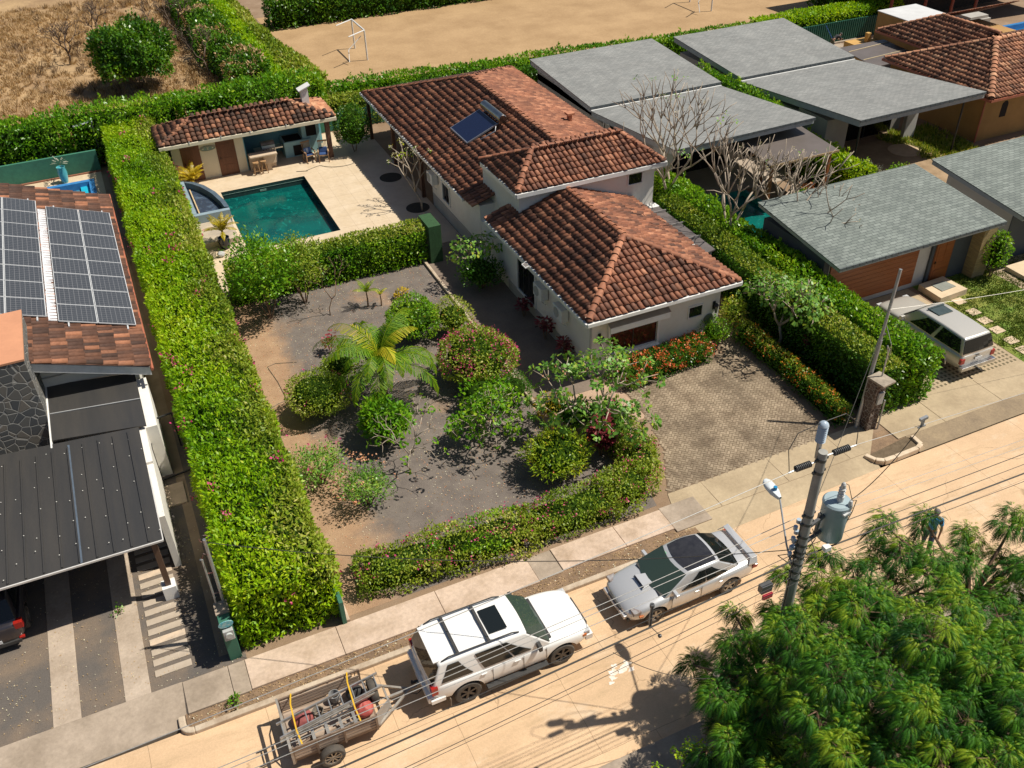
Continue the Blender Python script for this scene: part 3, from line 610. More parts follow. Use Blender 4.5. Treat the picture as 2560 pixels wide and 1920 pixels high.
# ---- pool house
PH = thing('pool_house', 'low cream pool house with two brown doors and an open bar under clay tiles', 'pool house', (7, 52.4, 0))
PHB = M('blue_render', (.20, .44, .50), (.15, .36, .42), .8, .8)
wl = MB(); wl.box(2.6, 51.55, 0, 6.5, 53.8, 2.28); wl.build('wall', CREAM, PH)
wl = MB(); wl.box(6.5, 53.62, 0, 11.4, 53.8, 2.28); wl.box(6.5, 51.6, 0, 6.56, 53.62, 2.28); wl.build('bar_wall', PHB, PH)
rf = Roof([TILED, UNDER]); z0 = 2.45
rf.plane([(2.05, 51.0, z0), (11.75, 51.0, z0), (9.6, 52.6, 3.18), (4.1, 52.6, 3.18)], (1, 0, 0), sp=.29, cl=.34, wid=.14); rf.plane([(2.05, 54.1, z0), (2.05, 51.0, z0), (4.1, 52.6, 3.18)], (0, -1, 0), warm=(.4, 1))
rf.ridge((4.1, 52.6, 3.16), (9.6, 52.6, 3.16), rad=.11, lo=.1)
rf.ridge((2.1, 51.05, z0), (4.1, 52.6, 3.16), rad=.12, lo=.1); rf.ridge((11.7, 51.05, z0), (9.6, 52.6, 3.16), rad=.10, lo=.1); rf.build('roof', PH)
rf = Roof([TILEB, UNDER]); rf.plane([(11.75, 51.0, z0), (11.75, 54.3, z0), (9.6, 52.6, 3.18)], (0, 1, 0), warm=(.4, 1)); rf.plane([(11.75, 54.3, z0), (2.05, 54.3, z0), (4.1, 52.6, 3.18), (9.6, 52.6, 3.18)], (-1, 0, 0)); rf.build('roof', PH)
ev = MB(); eave(ev, [(2.0, 50.95, z0+.01), (11.8, 50.95, z0+.01)], .13, .20); ev.build('gutter', M('cream_gutter', (.74, .66, .50), (.68, .6, .45), 2, .6), PH, bevel=.02)
c = MB()
for xx in (3.6, 5.3, 6.9, 8.9): c.box(xx, 50.87, z0-.05, xx+.04, 50.90, z0+.1)
c.build('gutter_clip', TRIM, PH)
DOORW = M('brown_door', (.20, .068, .028), (.15, .05, .02), 1.5, .5, stretch=(6, 6, .6), fine=(6, .8))
def door(px, y, parent, wd=.92, hh=2.02, m=DOORW):
    d = MB(); d.box(px-wd/2, y-.035, .03, px+wd/2, y, hh); o = d.build('door', m, parent)
    q = MB()
    for (a, b_, z0_, z1_) in ((-wd*.38, -wd*.05, 1.15, hh-.15), (wd*.05, wd*.38, 1.15, hh-.15), (-wd*.38, wd*.38, .75, 1.05), (-wd*.38, wd*.38, .15, .65)): q.box(px+a, y-.047, z0_, px+b_, y-.034, z1_)
    q.build('door_panel', m, o); h = MB(); h.box(px-wd*.44, y-.08, 1.0, px-wd*.40, y-.035, 1.12); h.build('handle', M('dark_handle', (.05, .04, .03), (.03, .03, .03), 3, .4, .8), o)
    f = MB(); f.box(px-wd/2-.05, y-.02, 0, px-wd/2-.002, y+.01, hh+.05); f.box(px+wd/2+.002, y-.02, 0, px+wd/2+.05, y+.01, hh+.05); f.box(px-wd/2-.05, y-.02, hh+.002, px+wd/2+.05, y+.01, hh+.05); f.build('door_frame', DOORW, o)
door(3.58, 51.548, PH); door(5.5, 51.548, PH)
c = MB(); c.box(11.15, 50.95+.2, 0, 11.4, 51.4, 2.28); c.build('post', M('dark_wood_post', (.13, .06, .035)), PH)
c = MB(); c.box(6.5, 51.35, 2.12, 11.4, 51.5, 2.27); c.build('beam', M('dark_wood_post', (.13, .06, .035)), PH)
c = MB(); c.slab([(2.1, 51.0, 2.29), (11.7, 51.0, 2.29), (11.7, 54.2, 2.29), (2.1, 54.2, 2.29)], .02); c.build('soffit', M('soffit_dark', (.20, .11, .07), (.15, .08, .05), 2, .8), PH)
c = MB(); c.box(10.35, 52.5, 2.9, 10.75, 52.9, 3.75); c.build('chimney', TRIM, PH)
c = MB(); c.slab([(10.2, 52.4, 3.72), (10.9, 52.4, 3.98), (10.9, 53.0, 3.98), (10.2, 53.0, 3.72)], .05); c.build('chimney_cap', TRIM, PH)
# oval board sign on the wall, counter, barbecue block, grill, stools, chairs
c = MB(); c.lathe([(0, 0), (.44, 0), (.44, -.03), (0, -.03)], (0, 0, 0), 28, ax='Y'); c.v = [(x*1.0+4.55, y+51.54, z*.32+1.75) for x, y, z in c.v]; o = c.build('oval_sign', M('sign_green', (.16, .24, .20), (.22, .28, .22), 6, .6)); tag(o, 'oval green board hung between the two brown doors', 'sign')
c = MB(); c.lathe([(.40, -.031), (.44, -.031), (.44, -.036), (.40, -.036)], (0, 0, 0), 28, ax='Y'); c.v = [(x+4.55, y+51.54, z*.32+1.75) for x, y, z in c.v]; c.build('rim', M('sign_rim', (.55, .35, .2), (.4, .25, .15), 5, .6), o)
c = MB(); c.box(4.25, 51.502, 1.73, 4.33, 51.507, 1.79); c.box(4.53, 51.502, 1.68, 4.57, 51.507, 1.83); c.box(4.48, 51.502, 1.79, 4.62, 51.507, 1.82); c.box(4.78, 51.502, 1.73, 4.85, 51.507, 1.79); c.build('motif', M('sign_cream', (.7, .62, .45), (.6, .5, .35), 5, .6), o)
t = thing('bar_counter', 'pale stone bar counter standing out under the pool house eave', 'counter', (7.4, 51.2, 0)); STN = M('counter_stone', (.60, .47, .34), (.50, .38, .27), 3, .7, bmp=.3)
c = MB(); c.box(6.6, 50.85, .94, 8.15, 51.5, 1.05); c.build('top', STN, t, bevel=.03); c = MB(); c.box(7.35, 50.95, .45, 8.05, 51.45, .93); c.box(7.5, 51.05, 0, 7.75, 51.4, .45); c.box(6.62, 51.42, 0, 8.1, 51.55, .93); c.build('base', STN, t, bevel=.02)
t = thing('barbecue_block', 'light blue masonry barbecue block with dark openings inside the pool house', 'barbecue', (9.6, 52.6, 0)); DKO = M('dark_opening', (.02, .012, .01), (.012, .01, .01), 3, .9)
c = MB(); c.box(8.85, 52.3, 0, 10.4, 53.55, .95); c.box(10.0, 52.45, .95, 11.05, 53.55, 1.85); c.box(10.4, 52.45, 0, 11.05, 53.55, .95); c.build('masonry', M('pale_blue_render', (.38, .60, .62), (.30, .52, .55), 1, .8), t, bevel=.01)
c = MB(); c.box(9.35, 52.285, .08, 9.95, 52.3, .7); c.box(10.25, 52.435, 1.05, 10.85, 52.45, 1.72); c.box(8.95, 52.4, .952, 9.95, 53.4, .965); c.build('opening', DKO, t)
t = thing('gas_grill', 'steel gas grill behind the stone counter in the pool house', 'grill', (7.9, 52.2, 0)); STL = M('grill_steel', (.62, .60, .55), (.5, .48, .44), 3, .3, .7)
c = MB(); c.box(7.5, 52.0, 0, 8.3, 52.5, .85); c.build('cabinet', STL, t, bevel=.02); c = MB(); c.box(7.1, 51.95, .86, 8.7, 52.45, .93); c.build('shelf', STL, t); c = MB(); c.lathe([(0, 0), (.3, 0), (.3, .75), (0, .75)], (7.53, 52.3, .98), 14, ax='X'); c.build('lid', STL, t)
c = MB(); c.bar((7.6, 51.98, 1.15), (8.2, 51.98, 1.15), .03); [c.cyl((7.6+.15*k, 51.93, .9), .025, -.03, 8, ax='Y') for k in range(5)]; c.build('handle', DKO, t)
WOOD = M('honey_wood', (.42, .25, .12), (.30, .17, .08), 3, .6, stretch=(3, 3, 1))
def stool(x, y, lab):
    t = thing('bar_stool', lab, 'stool', (x, y, 0), 0, 'bar stools at the counter'); c = MB(); c.cyl((x, y, .70), .17, .05, 16); c.build('seat', WOOD, t)
    for i, (a, b_) in enumerate(((-1, -1), (1, -1), (1, 1), (-1, 1))): c = MB(); c.bar((x+a*.09, y+b_*.09, .70), (x+a*.17, y+b_*.17, .0), .04); c.build('leg', WOOD, t)
    c = MB(); c.box(x-.14, y-.15, .25, x+.14, y-.12, .28); c.box(x-.14, y+.12, .25, x+.14, y+.15, .28); c.box(x-.15, y-.14, .38, x-.12, y+.14, .41); c.box(x+.12, y-.14, .38, x+.15, y+.14, .41); c.build('stretcher', WOOD, t)
stool(6.85, 50.8, 'wooden bar stool at the counter, the one by the cream wall'); stool(7.28, 50.85, 'wooden bar stool at the counter, the one nearer the grill')
def rocker(x, y, rz, lab, cush):
    t = thing('rocking_chair', lab, 'chair', (x, y, 0), rz, 'wooden chairs by the pool house post'); m = M('teak', (.40, .25, .14), (.32, .19, .10), 3, .7)
    def B(nm, c, **k): return c.build(nm, k.pop('mat', m), t, local=True)
    c = MB(); c.box(-.26, -.25, .38, .26, .25, .42); B('seat', c)
    c = MB()
    for k in range(7): c.bar((-.22+k*.073, .24, .42), (-.22+k*.073, .38, 1.05), .035)
    c.bar((-.27, .38, 1.06), (.27, .38, 1.06), .07); B('backrest', c)
    for s in (-1, 1):
        for yy, zt in ((-.25, .62), (.25, .42)): c = MB(); c.bar((s*.27, yy, .06), (s*.27, yy, zt), .05); B('leg', c)
        c = MB(); c.bar((s*.29, -.3, .64), (s*.29, .3, .64), .07, .035); B('armrest', c)
        c = MB(); c.tube([(s*.27, -.42, .08), (s*.27, -.2, .03), (s*.27, .1, .03), (s*.27, .4, .10)], .025); B('runner', c)
    c = MB(); c.obox((0, .18, .60), (.46, .12, .32), rx=-.25); o = c.build('cushion', cush, t, local=True, bevel=.05); c = MB(); c.box(-.24, -.22, .42, .24, .2, .48); c.build('seat_cushion', M('navy_cushion', (.03, .08, .22), (.02, .05, .15), 5, .8), t, local=True, bevel=.03)
STRIPE = M('striped_cushion', (.55, .62, .72), (.08, .18, .40), 6, .8, stretch=(3, .1, .1), lo=.48, hi=.52)
rocker(10.0, 51.3, R_(10), 'wooden rocking chair with a blue and white striped cushion by the pool house', STRIPE); rocker(10.78, 51.0, R_(-12), 'wooden rocking chair with plain navy cushions beside the pool house post', M('navy_cushion', (.03, .08, .22)))
# pool waterfall wall
t = thing('waterfall_wall', 'curved dark blue raised waterfall basin at the left end of the pool', 'water feature', (3.4, 47.5, 0)); NV = M('navy_plaster', (.12, .17, .22), (.07, .10, .14), 1.5, .5, fine=(9, .7))
c = MB(); rim = [(2.65, 50.0), (3.25, 49.7), (3.7, 49.0), (4.1, 47.9), (4.36, 46.6), (4.42, 45.7)]; inn = [(2.8, 49.8), (3.1, 49.5), (3.5, 48.85), (3.88, 47.8), (4.12, 46.6), (4.2, 45.8)]
for (a, b_, a2, b2) in zip(rim[:-1], rim[1:], inn[:-1], inn[1:]): c.prism([a, b_, b2, a2], 0, .78)
c.build('rim_wall', NV, t); c = MB(); c.box(2.5, 45.6, 0, 2.78, 49.95, .8); c.box(2.5, 45.35, 0, 4.4, 45.62, .78); c.build('side_wall', M('navy_plaster_pale', (.26, .34, .40), (.2, .26, .3), 1.5, .6), t)
c = MB(); c.prism([(2.78, 45.62), (4.2, 45.62), (4.12, 46.6), (3.88, 47.8), (3.5, 48.85), (3.1, 49.5), (2.78, 49.8)], 0, .45); c.build('basin_floor', M('basin_dark', (.035, .05, .08), (.10, .15, .22), 2.2, .25, lo=.5, hi=.7), t)
c = MB(); c.bar((2.95, 49.3, .52), (2.95, 46.0, .52), .06); c.build('pipe', M('tan_pipe', (.6, .45, .25), (.5, .35, .2), 4, .6), t)
c = MB(); c.box(2.55, 43.0, .0, 4.3, 45.34, .36); tag(c.build('stone_plinth', M('plinth_stone', (.52, .42, .31), (.36, .30, .24), 1.5, .7), bevel=.02), 'low beige plinth between the waterfall basin and the potted palm', 'plinth')
c = MB(); c.bar((8.9, 50.1, .045), (9.5, 49.9, .045), .03); pts = [(9.4+.2*math.sin(k*.5)+k*.16, 49.95+.35*math.sin(k*.35), .05) for k in range(18)]
c.tube(pts, .014, 5); tag(c.build('hose', M('hose_dark', (.12, .10, .07), (.08, .07, .05), 4, .6)), 'thin dark garden hose lying on the pale terrace by the pool', 'hose')
# goal posts on the field
def goal(x, y, z, wd, dp, ht, lab, ylen):
    t = thing('football_goal', lab, 'goal', (x, y, 0)); wh = M('goal_white', (.72, .72, .72), (.6, .6, .58), 2, .5)
    for yy in (0, ylen): c = MB(); c.tube([(x, y+yy, 0), (x, y+yy, ht)], .06, 8); c.build('post', wh, t)
    c = MB(); c.tube([(x, y, ht), (x, y+ylen, ht)], .06, 8); c.build('crossbar', wh, t)
    c = MB()
    for yy in (0, ylen): c.tube([(x, y+yy, ht), (x-1.45, y+yy-.9, ht*.98)], .04, 6)
    c.tube([(x-.2, y+.3, 1.7), (x-1.3, y+.1, .9)], .03, 6); c.tube([(x-1.3, y+.1, .9), (x-1.5, y-.5, .2)], .03, 6); c.build('stay', wh, t)
goal(18.6, 67.6, 0, 3, 1, 2.15, 'white tubular goal frame standing on the dusty field', 3.2)
goal(47.8, 66.0, 0, 3, 1, 2.3, 'thin white goal frame at the far right of the dusty field', 3.2)
# ------------------------------------------------------------------ left neighbour
LH = thing('tiled_house', 'brown tiled house at the left edge carrying two solar arrays', 'house', (-5, 37, 0))
c = MB(); c.box(-9.5, 30.2, 0, -1.45, 44.2, 2.95); c.build('wall', WHITE, LH)
c = MB(); c.slab([(-9.6, 30.3, 5.95), (-9.6, 30.3, 2.9), (-1.45, 30.3, 2.9), (-1.45, 30.3, 3.05)], .15, d=(0, 1, 0)); c.build('gable', WHITE, LH)
TILEL = rampmat('clay_tile_left', [(.06, .030, .020), (.09, .042, .027), (.13, .058, .034), (.19, .082, .045), (.55, .23, .12)], .8, 6, .75)
rf = Roof([TILEL, UNDER]); rf.plane([(-1.0, 44.6, 3.0), (-1.0, 29.25, 3.0), (-9.8, 29.25, 6.14), (-9.8, 44.6, 6.14)], (0, -1, 0), sp=.235, cl=.52, wid=.125)
rf.build('roof', LH)
c = MB(); c.tube([(-.93, 44.8, 2.97), (-.93, 29.1, 2.97)], .055, 8); c.build('gutter', M('rust_gutter', (.42, .13, .07), (.32, .10, .06), 4, .5), LH)
c = MB(); c.slab([(-1.0, 29.3, 2.95), (-9.8, 29.3, 6.09), (-9.8, 29.3, 5.75), (-1.0, 29.3, 2.62)], .08, d=(0, 1, 0)); c.build('fascia', M('grey_fascia', (.62, .62, .62), (.5, .5, .5), 3, .7), LH)
def lroof(x, y, dz): return (x, y, 3.0+(-1.0-x)*(3.14/8.8)+dz)
def sunmat():
    m, nt, b = _new('solar_cell'); co = coord(nt, (1, 1, 1))
    br = N(nt, 'ShaderNodeTexBrick'); br.offset = 0
    for k, v in (('Scale', 1.), ('Mortar Size', .006), ('Mortar Smooth', .2), ('Brick Width', .155), ('Row Height', .155)): br.inputs[k].default_value = v
    nt.links.new(co, br.inputs['Vector']); c = mixc(nt, br.outputs['Fac'], (.050, .054, .062), (.19, .19, .20)); nt.links.new(c, b.inputs['Base Color'])
    b.inputs['Roughness'].default_value = .35; b.inputs['Specular IOR Level'].default_value = .6; return m
CELL = sunmat(); ALU = M('panel_frame', (.60, .61, .62), (.52, .53, .55), 4, .4)
def array(name, x0, x1, ncol, y0, y1, nrow, lab):
    t = thing('solar_array', lab, 'solar panels', ((x0+x1)/2, (y0+y1)/2, 3.5), 0, 'solar arrays on the left roof')
    dx = (x1-x0)/ncol; dy = (y1-y0)/nrow
    for i in range(ncol):
        for j in range(nrow):
            a, b_ = x0+i*dx+.01, x0+(i+1)*dx-.01; p, q = y0+j*dy+.01, y0+(j+1)*dy-.01
            f = MB(); f.slab([lroof(a, p, .20), lroof(b_, p, .20), lroof(b_, q, .20), lroof(a, q, .20)], .035); fo = f.build('panel', ALU, t)
            g = MB(); g.slab([lroof(a+.022, p+.022, .204), lroof(b_-.022, p+.022, .204), lroof(b_-.022, q-.022, .204), lroof(a+.022, q-.022, .204)], .004); g.build('cell_sheet', CELL, fo)
    c = MB()
    for xx in (x0+.3, x1-.3): c.bar(lroof(xx, y0-.25, .13), lroof(xx, y1+.25, .13), .05)
    c.build('rail', ALU, t)
array('r', -3.52, -1.08, 2, 31.9, 42.2, 8, 'two-column solar array nearest the roof gutter'); array('l', -7.5, -3.85, 3, 32.2, 42.7, 8, 'solar array cut off by the left edge of the picture')
c = MB(); c.slab([lroof(-3.84, 32.1, .1), lroof(-3.56, 32.1, .1), lroof(-3.56, 42.0, .1), lroof(-3.84, 42.0, .1)], .03)
for k in range(90): c.bar(lroof(-3.84, 32.15+k*.11, .115), lroof(-3.56, 32.15+k*.11, .115), .05, .02)
c.build('skylight_strip', M('white_sheet', (.85, .85, .86), (.75, .75, .78), 3, .35), LH)
def stonemat(name, cols, mort, sc):
    m, nt, b = _new(name); co = coord(nt, (1, 1, 1)); v = N(nt, 'ShaderNodeTexVoronoi', feature='DISTANCE_TO_EDGE'); v.inputs['Scale'].default_value = sc; nt.links.new(co, v.inputs['Vector'])
    v2 = N(nt, 'ShaderNodeTexVoronoi'); v2.inputs['Scale'].default_value = sc; nt.links.new(co, v2.inputs['Vector'])
    sp = N(nt, 'ShaderNodeSeparateColor'); nt.links.new(v2.outputs['Color'], sp.inputs[0])
    c = ramp(nt, sp.outputs[0], [(0, cols[0]), (.5, cols[1]), (1, cols[2])]); e = maprange(nt, v.outputs['Distance'], .02, .07); c = mixc(nt, e, mort, c)
    nt.links.new(c, b.inputs['Base Color']); b.inputs['Roughness'].default_value = .85; bump(nt, b, e, .6, .05); return m
ST1 = stonemat('rubble_stone', [(.07, .075, .08), (.11, .11, .105), (.17, .15, .125)], (.30, .29, .27), 3.3)
STW = thing('stone_tower', 'grey rubble stone tower with an orange coping beside the left tiled house', 'stone wall', (-5.6, 30, 0))
c = MB(); c.box(-7.6, 28.35, 0, -4.48, 31.6, 4.93); c.build('masonry', ST1, STW); c = MB(); c.box(-7.62, 28.33, 4.93, -4.46, 31.62, 5.0); c.build('coping', M('orange_coping', (.62, .29, .16), (.54, .25, .14), .7, .8, fine=(6, .92)), STW)
BLK = M('black_sheet', (.040, .039, .039), (.058, .053, .048), .5, .45, fine=(30, .85), stretch=(3, .3, 1))
SR = thing('black_canopy', 'small black sheet roof between the tiled house and the carport', 'canopy', (-3, 28.5, 0))
c = MB(); c.slab([(-4.42, 30.3, 2.62), (-1.56, 29.9, 2.50), (-1.56, 26.75, 2.42), (-4.42, 27.1, 2.55)], .05); c.build('roof_sheet', BLK, SR)
c = MB(); c.bar((-4.40, 28.55, 2.60), (-1.56, 28.25, 2.49), .03, .03); c.build('seam', M('pale_seam', (.4, .4, .4)), SR); c = MB(); c.bar((-4.45, 30.3, 2.6), (-4.45, 26.7, 2.5), .05, .12); c.build('flashing', TRIM, SR)
c = MB(); c.box(-1.75, 26.9, 0, -1.25, 29.9, 2.2); c.build('side_wall', WHITE, SR)
CP = thing('carport', 'black sheet carport roof over the left driveway on a brown post', 'carport', (-4, 24, 0))
c = MB(); c.slab([(-9.5, 27.4, 2.62), (-1.80, 26.65, 2.5), (-1.80, 21.1, 2.45), (-9.5, 21.1, 2.55)], .05); c.build('roof_sheet', BLK, CP)
c = MB()
for k in range(16): x = -2.15-k*.46; c.bar((x, 26.5, 2.53+k*.006), (x, 21.15, 2.475+k*.006), .045, .035)
c.build('rib', BLK, CP); c = MB(); c.bar((-3.95, 26.6, 2.555), (-3.95, 21.1, 2.50), .06, .03); c.build('lap_seam', M('blue_seam', (.10, .13, .17), (.08, .1, .13), 4, .5), CP)
c = MB(); c.bar((-9.5, 21.08, 2.52), (-1.78, 21.08, 2.42), .04, .06); c.bar((-1.78, 21.08, 2.42), (-1.78, 24.0, 2.44), .03, .05); c.build('edge_trim', M('pale_edge', (.62, .6, .57), (.5, .48, .46), 4, .5), CP)
c = MB(); c.bar((-2.07, 21.3, .5), (-2.07, 21.35, 2.42), .16); c.build('post', M('brown_post', (.12, .065, .04), (.09, .05, .03), 4, .6), CP)
c = MB(); c.box(-2.27, 21.12, 0, -1.87, 21.5, .5); c.build('pedestal', TRIM, CP, bevel=.01)
c = MB(); c.box(-1.82, 22.4, 0, -1.62, 25.0, 2.15); c.box(-1.9, 25.0, 0, -1.62, 26.9, 2.25); c.build('side_wall', WHITE, CP)
rg = np.random.default_rng(4); c = MB(); c.cyl((0, 0, 0), .016, .012, 5); fs0 = None
for k in range(60):
    j = k % 12; x = -1.75-j*.46+rg.normal(0, .08); y = 21.5+int(k/12)*1.15+rg.normal(0, .25)
    if fs0 is None: fs0 = c.build('fastener', M('pale_fastener', (.7, .68, .62)), CP, local=True); o = fs0
    else: o = fs0.copy(); COL.objects.link(o)
    o.location = (x+4, y-24, 2.52+.006*(-1.8-x)/.46)
# step pads
for k in range(15):
    y = 18.45+k*.385; c = MB(); c.box(-2.92, y, 0, -1.93, y+.235, .03)
    labs = 'grey concrete step pads in a row beside the left driveway'
    o = c.build('step_pad', M('pad_concrete', (.46, .38, .30), (.36, .29, .22), 1.2, .85, bmp=.3) if k not in (3, 10) else M('pad_worn', (.66, .50, .36), (.42, .34, .26), 2, .85, bmp=.3), org=(-2.42, y+.11, 0), bevel=.01)
    tag(o, ['grey step pad at the pavement end of the row', 'second step pad from the pavement', 'third step pad from the pavement', 'worn pale step pad, fourth from the pavement', 'fifth step pad from the pavement, just beyond the worn pale one', 'sixth step pad from the pavement', 'seventh step pad from the pavement', 'eighth step pad from the pavement, beside the white pedestal', 'ninth step pad from the pavement, by the white pedestal', 'tenth step pad from the pavement, just beyond the pedestal', 'worn pale step pad beyond the carport pedestal', 'grey step pad just past the farther worn pale pad', 'grey step pad fourth from the house end of the row', 'last but one step pad at the house end of the row', 'step pad at the house end of the row by the white wall'][k], 'step pad', labs)
# green meter wall, meter, sign, conduits
GRN = M('green_paint', (.035, .15, .095), (.03, .12, .08), 2, .6)
t = thing('meter_wall', 'green painted meter wall standing at the street end of the left hedge', 'wall', (-.76, 18.5, 0))
c = MB(); c.box(-.93, 18.12, 0, -.6, 18.95, 1.5); c.build('masonry', GRN, t, bevel=.01); c = MB(); c.box(-.95, 18.5, 1.5, -.58, 18.97, 1.54); c.build('coping', CONCG, t)
t = thing('electric_meter', 'grey electric meter box on the street face of the green wall', 'meter', (-.75, 18.1, 1.2)); c = MB(); c.box(-.9, 17.98, .98, -.62, 18.12, 1.36); c.build('box', M('meter_grey', (.42, .43, .42), (.34, .35, .34), 5, .4), t, bevel=.02); c = MB(); c.lathe([(0, 0), (.09, 0), (.1, .05), (0, .05)], (-.76, 17.93, 1.2), 16, ax='Y'); c.build('dial', M('meter_glass', (.5, .52, .5), (.4, .42, .4), 6, .15), t)
c = MB(); c.lathe([(0, 0), (.2, 0), (.2, .02), (0, .02)], (0, 0, 0), 24, ax='Y'); c.v = [(x-.76, y+18.07, z*.62+1.54) for x, y, z in c.v]; o = tag(c.build('oval_plate', M('plate_blue', (.10, .38, .45), (.35, .5, .5), 12, .5, lo=.45, hi=.6)), 'small oval blue house plate above the meter', 'sign')
t = thing('service_mast', 'galvanised service mast rising from the green meter wall', 'mast', (-.63, 18.95, 1.5)); PIPE = M('galvanised', (.42, .43, .44), (.32, .33, .34), 5, .4, .5)
c = MB(); c.tube([(-.66, 18.9, 1.5), (-.66, 18.95, 3.95)], .045, 8); c.build('pipe', PIPE, t); c = MB(); c.tube([(-.86, 18.92, 1.5), (-.86, 18.92, 3.3), (-.9, 18.9, 3.34)], .028, 8); c.build('conduit', PIPE, t)
c = MB(); c.bar((-.86, 18.92, 1.95), (-.66, 18.9, 1.95), .02); c.bar((-.86, 18.92, 2.75), (-.66, 18.9, 2.75), .02); c.tube([(-.66+.12*math.sin(a*.5), 18.93, 4.02+.12*math.cos(a*.5)-.02) for a in range(11)], .01, 5); c.tube([(-.86, 18.92, 3.34), (-.78, 18.92, 3.5), (-.68, 18.9, 3.42)], .012, 5); c.build('clamp_wire', M('wire_red', (.25, .06, .04), (.12, .12, .12), 9, .6), t)
t = thing('low_wall', 'low green wall end with a white cap beside the big hedge at the pavement', 'wall', (2.36, 18.3, 0)); c = MB(); c.box(2.28, 17.95, 0, 2.40, 20.2, .95); c.build('masonry', GRN, t)
c = MB(); c.box(2.40, 17.98, 0, 2.5, 18.6, .12); c.build('footing', CONC, t)
t = thing('boundary_wall', 'green wall behind the little blue pool at the far left', 'wall', (-4, 55.7, 0)); c = MB(); c.box(-12, 55.62, 0, -1.15, 55.78, 1.25); c.build('masonry', M('green_wall_pale', (.05, .22, .14), (.04, .16, .11), .8, .8, fine=(5, .8)), t)
c = MB(); c.box(-12, 55.5, 0, -1.15, 55.62, .09); c.build('kerb', M('red_kerb', (.3, .12, .07), (.22, .1, .06), 4, .8), t)
t = thing('boundary_wall', 'strip of green wall behind the pool house post and the veranda', 'wall', (13, 55.4, 0)); c = MB(); c.box(11.6, 55.2, 0, 24, 55.35, 1.1); c.build('masonry', M('green_wall_pale', (.05, .22, .14)), t)
# plank frame gate beside black canopy
t = thing('garden_gate', 'small black steel frame gate beside the black canopy', 'gate', (-1.3, 27.3, 0)); STB = M('black_steel', (.03, .03, .03), (.02, .02, .02), 4, .5); c = MB()
for a_, b_ in (((-1.62, 26.6, 0), (-1.62, 26.6, 1.5)), ((-1.62, 28.2, 0), (-1.62, 28.2, 1.5)), ((-1.62, 26.6, 1.5), (-1.62, 28.2, 1.5)), ((-1.62, 28.2, 1.5), (-.75, 28.35, 1.5)), ((-1.62, 26.6, .1), (-.6, 26.75, .1)), ((-.75, 28.35, 0), (-.75, 28.35, 1.5))): c.bar(a_, b_, .05)
c.build('frame', STB, t)
c = MB(); c.box(-2.2, 24.9+.3, 0, -1.0, 26.3, .06); tag(c.build('concrete_cover', M('cover_tan', (.58, .44, .31), (.42, .32, .23), 2, .85), bevel=.01), 'pale concrete chamber cover at the foot of the white wall left of the hedge', 'cover slab')

# ------------------------------------------------------------------ grey shingled houses on the right
def shinglemat(name, c1, c2, c3, w_, h_, sc=1.):
    m, nt, b = _new(name); co = coord(nt)
    br = N(nt, 'ShaderNodeTexBrick'); br.offset = .5
    for k, v in (('Scale', sc), ('Mortar Size', .012), ('Mortar Smooth', .1), ('Brick Width', w_), ('Row Height', h_), ('Bias', 0.)): br.inputs[k].default_value = v
    br.inputs['Color1'].default_value = (*c1, 1); br.inputs['Color2'].default_value = (*c2, 1); br.inputs['Mortar'].default_value = (*c3, 1)
    nt.links.new(co, br.inputs['Vector']); f = maprange(nt, noise(nt, 40, 3, .7, co), .3, .7, .82, 1.12); g = N(nt, 'ShaderNodeCombineColor'); [nt.links.new(f, g.inputs[i]) for i in range(3)]
    c = mixc(nt, 1., br.outputs['Color'], g.outputs[0], 'MULTIPLY'); f2 = maprange(nt, noise(nt, .6, 4, .6, co), .35, .65, .88, 1.06); g2 = N(nt, 'ShaderNodeCombineColor'); [nt.links.new(f2, g2.inputs[i]) for i in range(3)]
    c = mixc(nt, 1., c, g2.outputs[0], 'MULTIPLY'); stn = maprange(nt, noise(nt, 1.6, 5, .7, coord(nt, (1, .18, 1))), .5, .72, 0, .45); c = mixc(nt, stn, c, c3); nt.links.new(c, b.inputs['Base Color']); b.inputs['Roughness'].default_value = .9; bump(nt, b, br.outputs['Fac'], -.5, .01); return m
SH1 = shinglemat('shingle_dark', (.155, .178, .162), (.235, .262, .24), (.065, .078, .078), .36, .17)
SH2 = shinglemat('shingle_pale', (.215, .22, .215), (.285, .285, .275), (.145, .15, .148), .36, .16)
GTRIM = M('grey_drip', (.36, .38, .38), (.30, .32, .32), 4, .6); DGREY = M('charcoal_render', (.075, .085, .095), (.06, .068, .078), 1, .8); LGREY = M('pale_grey_render', (.55, .53, .50), (.48, .46, .43), 1, .8)
def roofslab(parent, pts, mat_, t=.28, name='roof'):
    """pts: front-left, front-right, back-right, back-left top corners"""
    c = MB(); P = [Vector(p) for p in pts]; c.slab(P, .05); o = c.build(name, mat_, parent)
    e = MB(); Q = [p-Vector((0, 0, .054)) for p in P]; cx = sum((p for p in Q), Vector())/4
    Q = [p+(cx-p).normalized()*.06 for p in Q]; e.slab(Q, t); e.build('fascia', GTRIM, parent)
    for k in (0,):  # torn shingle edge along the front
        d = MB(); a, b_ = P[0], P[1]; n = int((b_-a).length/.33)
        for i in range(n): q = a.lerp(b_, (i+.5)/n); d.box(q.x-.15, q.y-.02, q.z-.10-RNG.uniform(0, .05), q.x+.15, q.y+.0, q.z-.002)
        d.build('shingle_edge', M('dark_edge', (.10, .115, .12), (.07, .08, .09), 5, .9), parent)
    return o
GH = thing('grey_house', 'grey shingled house next to the white house, roof folded into a shallow valley', 'house', (29, 44, 0))
